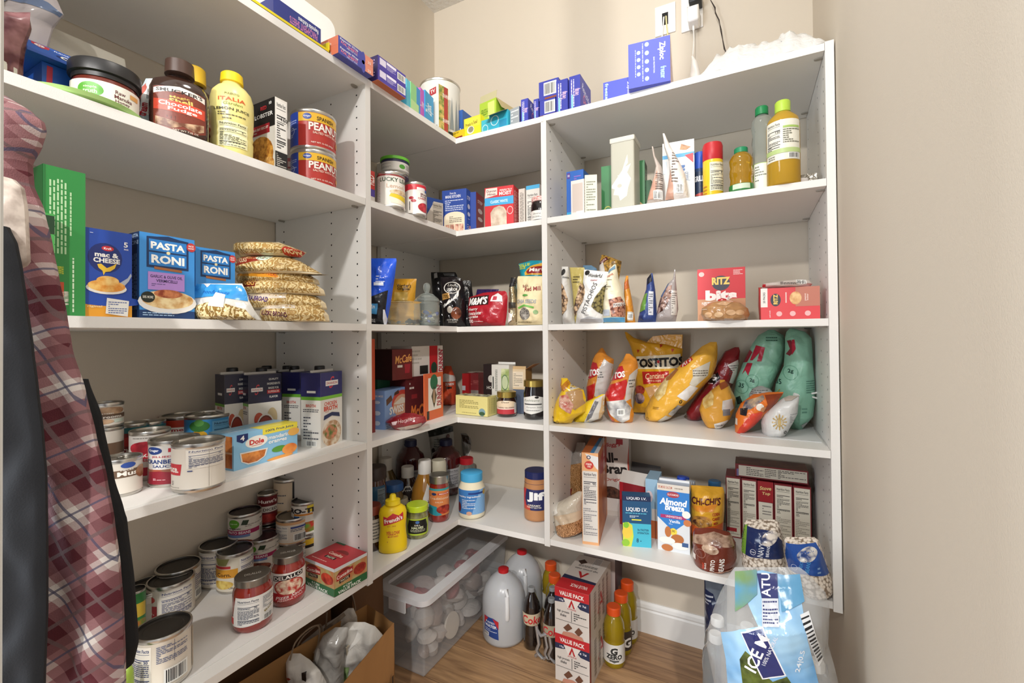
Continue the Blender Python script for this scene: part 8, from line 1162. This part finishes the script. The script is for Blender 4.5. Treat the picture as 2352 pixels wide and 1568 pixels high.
def hoop(pts, x, c, lab, r=.0022):
    g = G(); W_ = []
    for (u, v), dx in pts: W_.append(onx(u, v, x+dx))
    sm_ = []
    for i in range(len(W_)-1):
        p0, p1, p2, p3 = W_[max(i-1, 0)], W_[i], W_[i+1], W_[min(i+2, len(W_)-1)]
        for k in range(5): t = k/5; sm_.append(.5*((2*p1)+(-p0+p2)*t+(2*p0-5*p1+4*p2-p3)*t*t+(-p0+3*p1-3*p2+p3)*t**3))
    sm_.append(W_[-1]); g.tube(sm_, r, mat(c, .6), 8); o = g.build('handle', BAGO); return o
hoop([((666, 1516), 0), ((678, 1476), 0), ((706, 1446), 0), ((728, 1436), 0), ((734, 1448), 0), ((730, 1480), 0), ((720, 1500), 0)], -1.03, '8f7a64', 'twisted paper handle loop, leftmost of the handles')
hoop([((672, 1512), 0), ((690, 1470), 0), ((716, 1444), 0), ((734, 1434), 0), ((739, 1446), 0), ((736, 1480), 0)], -1.05, '7f6a56', 'second twisted paper handle close behind the leftmost one')
hoop([((808, 1362), 0), ((814, 1384), 0), ((816, 1404), 0), ((811, 1424), 0)], -1.10, '8f7f6c', 'thin twisted handle hanging near the shelf underside')
hoop([((751, 1405), 0), ((748, 1440), 0), ((738, 1470), 0), ((728, 1498), 0)], -1.06, '7a6650', 'long thin twisted handle crossing the loops')
hoop([((797, 1486), 0), ((818, 1468), 0), ((838, 1450), 0), ((856, 1450), 0), ((868, 1464), 0), ((873, 1480), 0)], -.955, 'c9bda8', 'pale paper handle curving over the white plastic bag', .0026)
hoop([((796, 1486), 0), ((799, 1515), 0), ((803, 1545), 0)], -.955, 'd2c8b4', 'pale paper handle end hanging down the white plastic bag', .0026)
# bottled water
wb = mat('e6ecee', .05, trans=.9, ior=1.2); wc = mat('f2f2f0', .35)
zW = .225
def wbottle(P, rot, lab, lb=True):
    g = G(); r = .031; h = .20; g.lathe([(.8*r, 0), (r, .01), (r*.94, .04), (r, .06), (r*.94, .1), (r, .13), (r*.9, .155), (r*.42, .182)], wb, 24); o = g.build('water_bottle', None, P, rot=rot); tag(o, lab, 'bottle', 'bottled water in the shrink wrapped packs')
    q = G(); q.lathe([(r*.44, .18), (r*.5, .182), (r*.5, .197), (r*.44, .2)], wc, 16); q.build('cap', o)
for i in range(4):
    for j in range(2):
        wbottle((-.075+.066*i, 1.16+.068*j, .228), (0, 0, 0), 'clear water bottle with white cap inside the upper shrink wrapped pack')
        wbottle((-.075+.066*i, 1.16+.068*j, .004), (0, 0, 0), 'clear water bottle with white cap inside the lower shrink wrapped pack')
wr_ = mat('e6eaec', .1, alpha=.30, crinkle=14)
Pw = Vector((.03, 1.10, 0)); 
WI_ = [('p', [(1690, 1312), (1750, 1306), (1830, 1318), (1838, 1370), (1845, 1420), (1858, 1470), (1880, 1560), (1890, 1640), (1690, 1640), (1676, 1560), (1670, 1470), (1658, 1420), (1700, 1400), (1740, 1390)], 'mix:5a9cd4:a8d0ec:9'),
  ('p', [(1700, 1460), (1712, 1440), (1730, 1452), (1745, 1480), (1770, 1500), (1800, 1490), (1826, 1530), (1860, 1560), (1868, 1640), (1706, 1640), (1696, 1560), (1706, 1510)], 'mix:1f2c16:6a7a34:26'),
  ('p', [(1702, 1404), (1750, 1388), (1799, 1488), (1748, 1496)], 'f0f2f6'), ('p', [(1705, 1406), (1748, 1392), (1795, 1486), (1750, 1493)], '2c3470'), ('t', 1737, 1442, 27, 'ICE M', 'f4f6fa', 80, 68, .02), ('t', 1764, 1436, 9, '100% NATURAL', 'e4e8f4', 66, 66, .01),
  ('t', 1830, 1462, 14, '24|0.5', 'e4ecf4', 46, 74, .02), ('p', [(1830, 1372), (1850, 1368), (1884, 1480), (1872, 1488)], 'e4e6e8')]+[('p', [(1832+i*3.4, 1378+i*8.6), (1850+i*2.8, 1375+i*8.6), (1850+i*2.8+.8, 1375+i*8.6+(3+i % 3)), (1832+i*3.4+.8, 1378+i*8.6+(3+i % 3))], '222428') for i in range(12)]+[('lv', 1866, 1450, 1882, 1372, 3, '5a5c60'),
  ('p', [(1688, 1308), (1738, 1304), (1738, 1340), (1690, 1372)], 'mix:5a9cc8:7a9a6a:12'), ('p', [(1738, 1310), (1784, 1310), (1784, 1345), (1748, 1345)], '2c3470'), ('t', 1758, 1326, 20, 'ATU', 'f0f2f8', 34, 90, .02), ('r', 1748, 1345, 1784, 1388, 'd8dce4'), ('l', 1750, 1347, 1782, 1384, 7, '2c3470'), ('p', [(1786, 1312), (1836, 1312), (1842, 1352), (1790, 1364)], '5f9cc4')]
o = bag('water_pack', 'shrink wrapped pack of bottled water with a lake and pine tree print', 'water pack', Vector((.03, 1.085, 0)), [(1302, 1688, 1836, .3), (1312, 1680, 1850, .5), (1330, 1670, 1868, .8), (1360, 1654, 1896, 1), (1400, 1638, 1906, 1), (1440, 1626, 1904, 1), (1480, 1622, 1902, 1), (1520, 1630, 1914, 1), (1568, 1640, 1926, 1), (1620, 1646, 1932, .9), (None, 1650, 1930, .8)], 'dfe3e6', WI_, thick=.085, seed=151, m=wr_, rough=.15, wr=.001, back=1.2)
bag('soda_pack', 'dark navy wrapped bottle pack standing behind the water under the lowest right shelf', 'drink pack', Vector((-.13, 1.52, 0)), [(1326, 1618, 1670, .8), (1360, 1617, 1670, 1), (1420, 1618, 1670, 1), (None, 1622, 1670, 1)], '1f2a4c', [('p', [(1620, 1330), (1660, 1332), (1668, 1365), (1650, 1368), (1640, 1350), (1622, 1345)], '6f7884'), ('l', 1622, 1352, 1640, 1372, 3, 'c9ced8')], thick=.05, seed=152, rough=.25)
g = G(); q = py(1650, 0, 1.02); g.lathe([(.030, 0), (.034, .01), (.034, .12), (.02, .16), (.018, .17)], mat('2c3f8c', .3), 28); paint(g, [('t', .5, .5, .5, 'Eo', 'e8ecf6', .6, -60)], lambda x, y, o: (-.0345*math.sin(math.radians(60-80*x))*1.0, -.0345*math.cos(math.radians(60-80*x))-o*1.02, .03+.09*y), .045, .09, maxlen=.006)
o = g.build('lotion_bottle', None, (q.x-.035, 1.02, 0)); tag(o, 'dark blue bottle with white lettering on the floor in front of the water pack', 'bottle')
# ================================================================== hanging clothes by the doorway
def plaid():
    m = bpy.data.materials.new('plaid_flannel'); m.use_nodes = True; nt = m.node_tree; N = nt.nodes; L = nt.links; b = N['Principled BSDF']; b.inputs['Roughness'].default_value = .9
    at_ = N.new('ShaderNodeAttribute'); at_.attribute_name = 'weave'; sp = N.new('ShaderNodeSeparateXYZ'); L.new(at_.outputs['Vector'], sp.inputs[0])
    def bands(src, stops):
        mo = N.new('ShaderNodeMath'); mo.operation = 'FRACT'; L.new(src, mo.inputs[0]); r = N.new('ShaderNodeValToRGB'); r.color_ramp.interpolation = 'CONSTANT'; e = r.color_ramp.elements
        e[0].position = 0; e[0].color = (stops[0][1],)*3+(1,)
        for p, v in stops[1:]: q = e.new(p); q.color = (v,)*3+(1,)
        e[-1].color = e[-1].color; L.new(mo.outputs[0], r.inputs[0]); return r.outputs[0]
    st = [(0, 0.), (.46, .5), (.62, 1.), (.84, .5)]
    bx = bands(sp.outputs[0], st); by = bands(sp.outputs[1], st)
    ad = N.new('ShaderNodeMath'); ad.operation = 'ADD'; L.new(bx, ad.inputs[0]); L.new(by, ad.inputs[1]); hv = N.new('ShaderNodeMath'); hv.operation = 'MULTIPLY'; hv.inputs[1].default_value = .5; L.new(ad.outputs[0], hv.inputs[0])
    cr = N.new('ShaderNodeValToRGB'); cr.color_ramp.elements[0].color = rgb('571d27'); cr.color_ramp.elements[1].color = rgb('d9d0ca'); q = cr.color_ramp.elements.new(.5); q.color = rgb('93686b'); L.new(hv.outputs[0], cr.inputs[0])
    ln = lambda src, p: None
    out = cr.outputs[0]
    for src in (0, 1):
        fr = N.new('ShaderNodeMath'); fr.operation = 'FRACT'; L.new(sp.outputs[src], fr.inputs[0])
        for pos, wd, col in ((.73, .018, '4c4c66'), (.22, .03, '6f5a5c')):
            sb = N.new('ShaderNodeMath'); sb.operation = 'SUBTRACT'; sb.inputs[1].default_value = pos; L.new(fr.outputs[0], sb.inputs[0]); ab = N.new('ShaderNodeMath'); ab.operation = 'ABSOLUTE'; L.new(sb.outputs[0], ab.inputs[0])
            lt = N.new('ShaderNodeMath'); lt.operation = 'LESS_THAN'; lt.inputs[1].default_value = wd; L.new(ab.outputs[0], lt.inputs[0]); ml = N.new('ShaderNodeMath'); ml.operation = 'MULTIPLY'; ml.inputs[1].default_value = .8; L.new(lt.outputs[0], ml.inputs[0])
            mx = N.new('ShaderNodeMix'); mx.data_type = 'RGBA'; L.new(ml.outputs[0], mx.inputs[0]); L.new(out, mx.inputs[6]); mx.inputs[7].default_value = rgb(col); out = mx.outputs[2]
    tc = N.new('ShaderNodeTexCoord'); ns = N.new('ShaderNodeTexNoise'); ns.inputs['Scale'].default_value = 700; L.new(tc.outputs['Object'], ns.inputs['Vector']); bp = N.new('ShaderNodeBump'); bp.inputs['Strength'].default_value = .5; bp.inputs['Distance'].default_value = .001; L.new(ns.outputs[0], bp.inputs['Height']); L.new(bp.outputs[0], b.inputs['Normal']); L.new(out, b.inputs['Base Color']); return m
def cloth(name, lab, cat, D_, rows, m, thick=.03, folds=(), weave=None, seed=0, yoff=0):
    s = D_/FPX; nu, vs, fs, wv = 36, [], [], []; vv = []
    v = rows[0][0]
    while v < rows[-1][0]: vv.append(v); v += 9
    vv.append(rows[-1][0])
    def row(v):
        for i in range(len(rows)-1):
            a, b = rows[i], rows[i+1]
            if a[0] <= v <= b[0]: t = (v-a[0])/(b[0]-a[0]); t = t*t*(3-2*t)*.35+t*.65; return a[1]+(b[1]-a[1])*t, a[2]+(b[2]-a[2])*t
        return rows[-1][1:]
    org = CAM+DV*D_; g = G()
    for sg in (1, -1):
        vs = []
        for v in vv:
            a, b = row(v)
            for j in range(nu+1):
                t = j/nu; u = a+(b-a)*t; x = (u-CX)*s; zz = (CY-v)*s; pr = max(0, 1-abs(2*t-1)**2.6)**.5
                f = sum(am*math.sin(fr*t*6.283+ph+k*(v/400.)) for am, fr, ph, k in folds)+.006*noise.noise(Vector((t*5, v/90., seed)))
                d = -(thick*pr+f*pr)*sg if sg > 0 else thick*pr*.7
                P = org+RT*x+UP*zz+Vector((DV.x, DV.y, 0))*d; vs.append(tuple(P))
                if weave: wv.append(weave(t, u, v, b-a))
        k = nu+1; n = len(vv); f_ = [(i*k+j, (i+1)*k+j, (i+1)*k+j+1, i*k+j+1) for i in range(n-1) for j in range(nu)]
        g.add(vs, f_ if sg > 0 else [q[::-1] for q in f_], m)
    o = g.build(name, None, ang=80); tag(o, lab, cat)
    if weave:
        at_ = o.data.attributes.new('weave', 'FLOAT_VECTOR', 'POINT')
        for i, w_ in enumerate(wv): at_.data[i].vector = (w_[0], w_[1], 0)
    return o
def W1(t, u, v, w):
    return ((u*.88-v*.474)/104+.3, (u*.5+v*.86)/128+.1)
cloth('jacket', 'black jacket hanging behind the plaid shirt, its edge showing on the right', 'jacket', .60, [(872, 150, 192), (960, 170, 226), (1100, 210, 252), (1180, 240, 275), (1200, 240, 283), (1350, 250, 302), (1480, 252, 312), (1530, 250, 300), (1545, 250, 262)], mat('0c0d10', .9, grain=600), thick=.02, folds=((.004, 1.5, 0, 1),), seed=2)
cloth('flannel_shirt', 'red and white plaid flannel shirt hanging at the left beside the doorway', 'shirt', .55, [(222, -60, 16), (250, -60, 62), (278, -60, 94), (296, -60, 97), (330, -60, 86), (370, -60, 62), (420, -60, 66), (480, -60, 92), (560, -60, 112), (640, -50, 128), (720, -40, 146), (800, -20, 158), (900, 0, 190), (1000, 20, 214), (1100, 40, 240), (1200, 40, 258), (1300, 40, 272), (1400, 40, 280), (1500, 40, 284), (1640, 40, 286)], plaid(), thick=.028, folds=((.006, 1.2, .5, 1.3), (.003, 2.7, 1, -2)), weave=W1, seed=5)
cloth('jacket', 'charcoal jacket hanging in front of the plaid shirt at the left edge', 'jacket', .48, [(520, -120, 14), (560, -120, 34), (620, -120, 46), (700, -120, 58), (800, -120, 72), (900, -110, 84), (1000, -110, 96), (1100, -110, 104), (1250, -110, 106), (1400, -110, 106), (1568, -110, 100), (1640, -110, 98)], mat('111318', .9, grain=600), thick=.02, folds=((.004, 1.1, 2, .8),), seed=8)
g = G(); bw = .55/FPX
cloth('cuff', 'gathered striped cuff at the top of the charcoal jacket', 'cuff', .50, [(410, -60, 26), (430, -60, 48), (480, -60, 56), (560, -60, 60), (604, -60, 62), (618, -60, 30)], mat('mix:a9998f:dccfc4:60', .9), thick=.02, folds=((.003, 3, 0, 28),), seed=12)
bag('snack_bag', 'lime green bag tip at the bottom edge under the plaid shirt', 'bag', px(292, S[4]+.002, AX-.05), [(1520, 290, 300, .4), (1540, 282, 305, .8), (1600, 275, 306, 1), (None, 275, 306, .8)], '9cba4c', [('t', 293, 1552, 8, 'As', 'e6ecd4', 12)], thick=.02, seed=161)
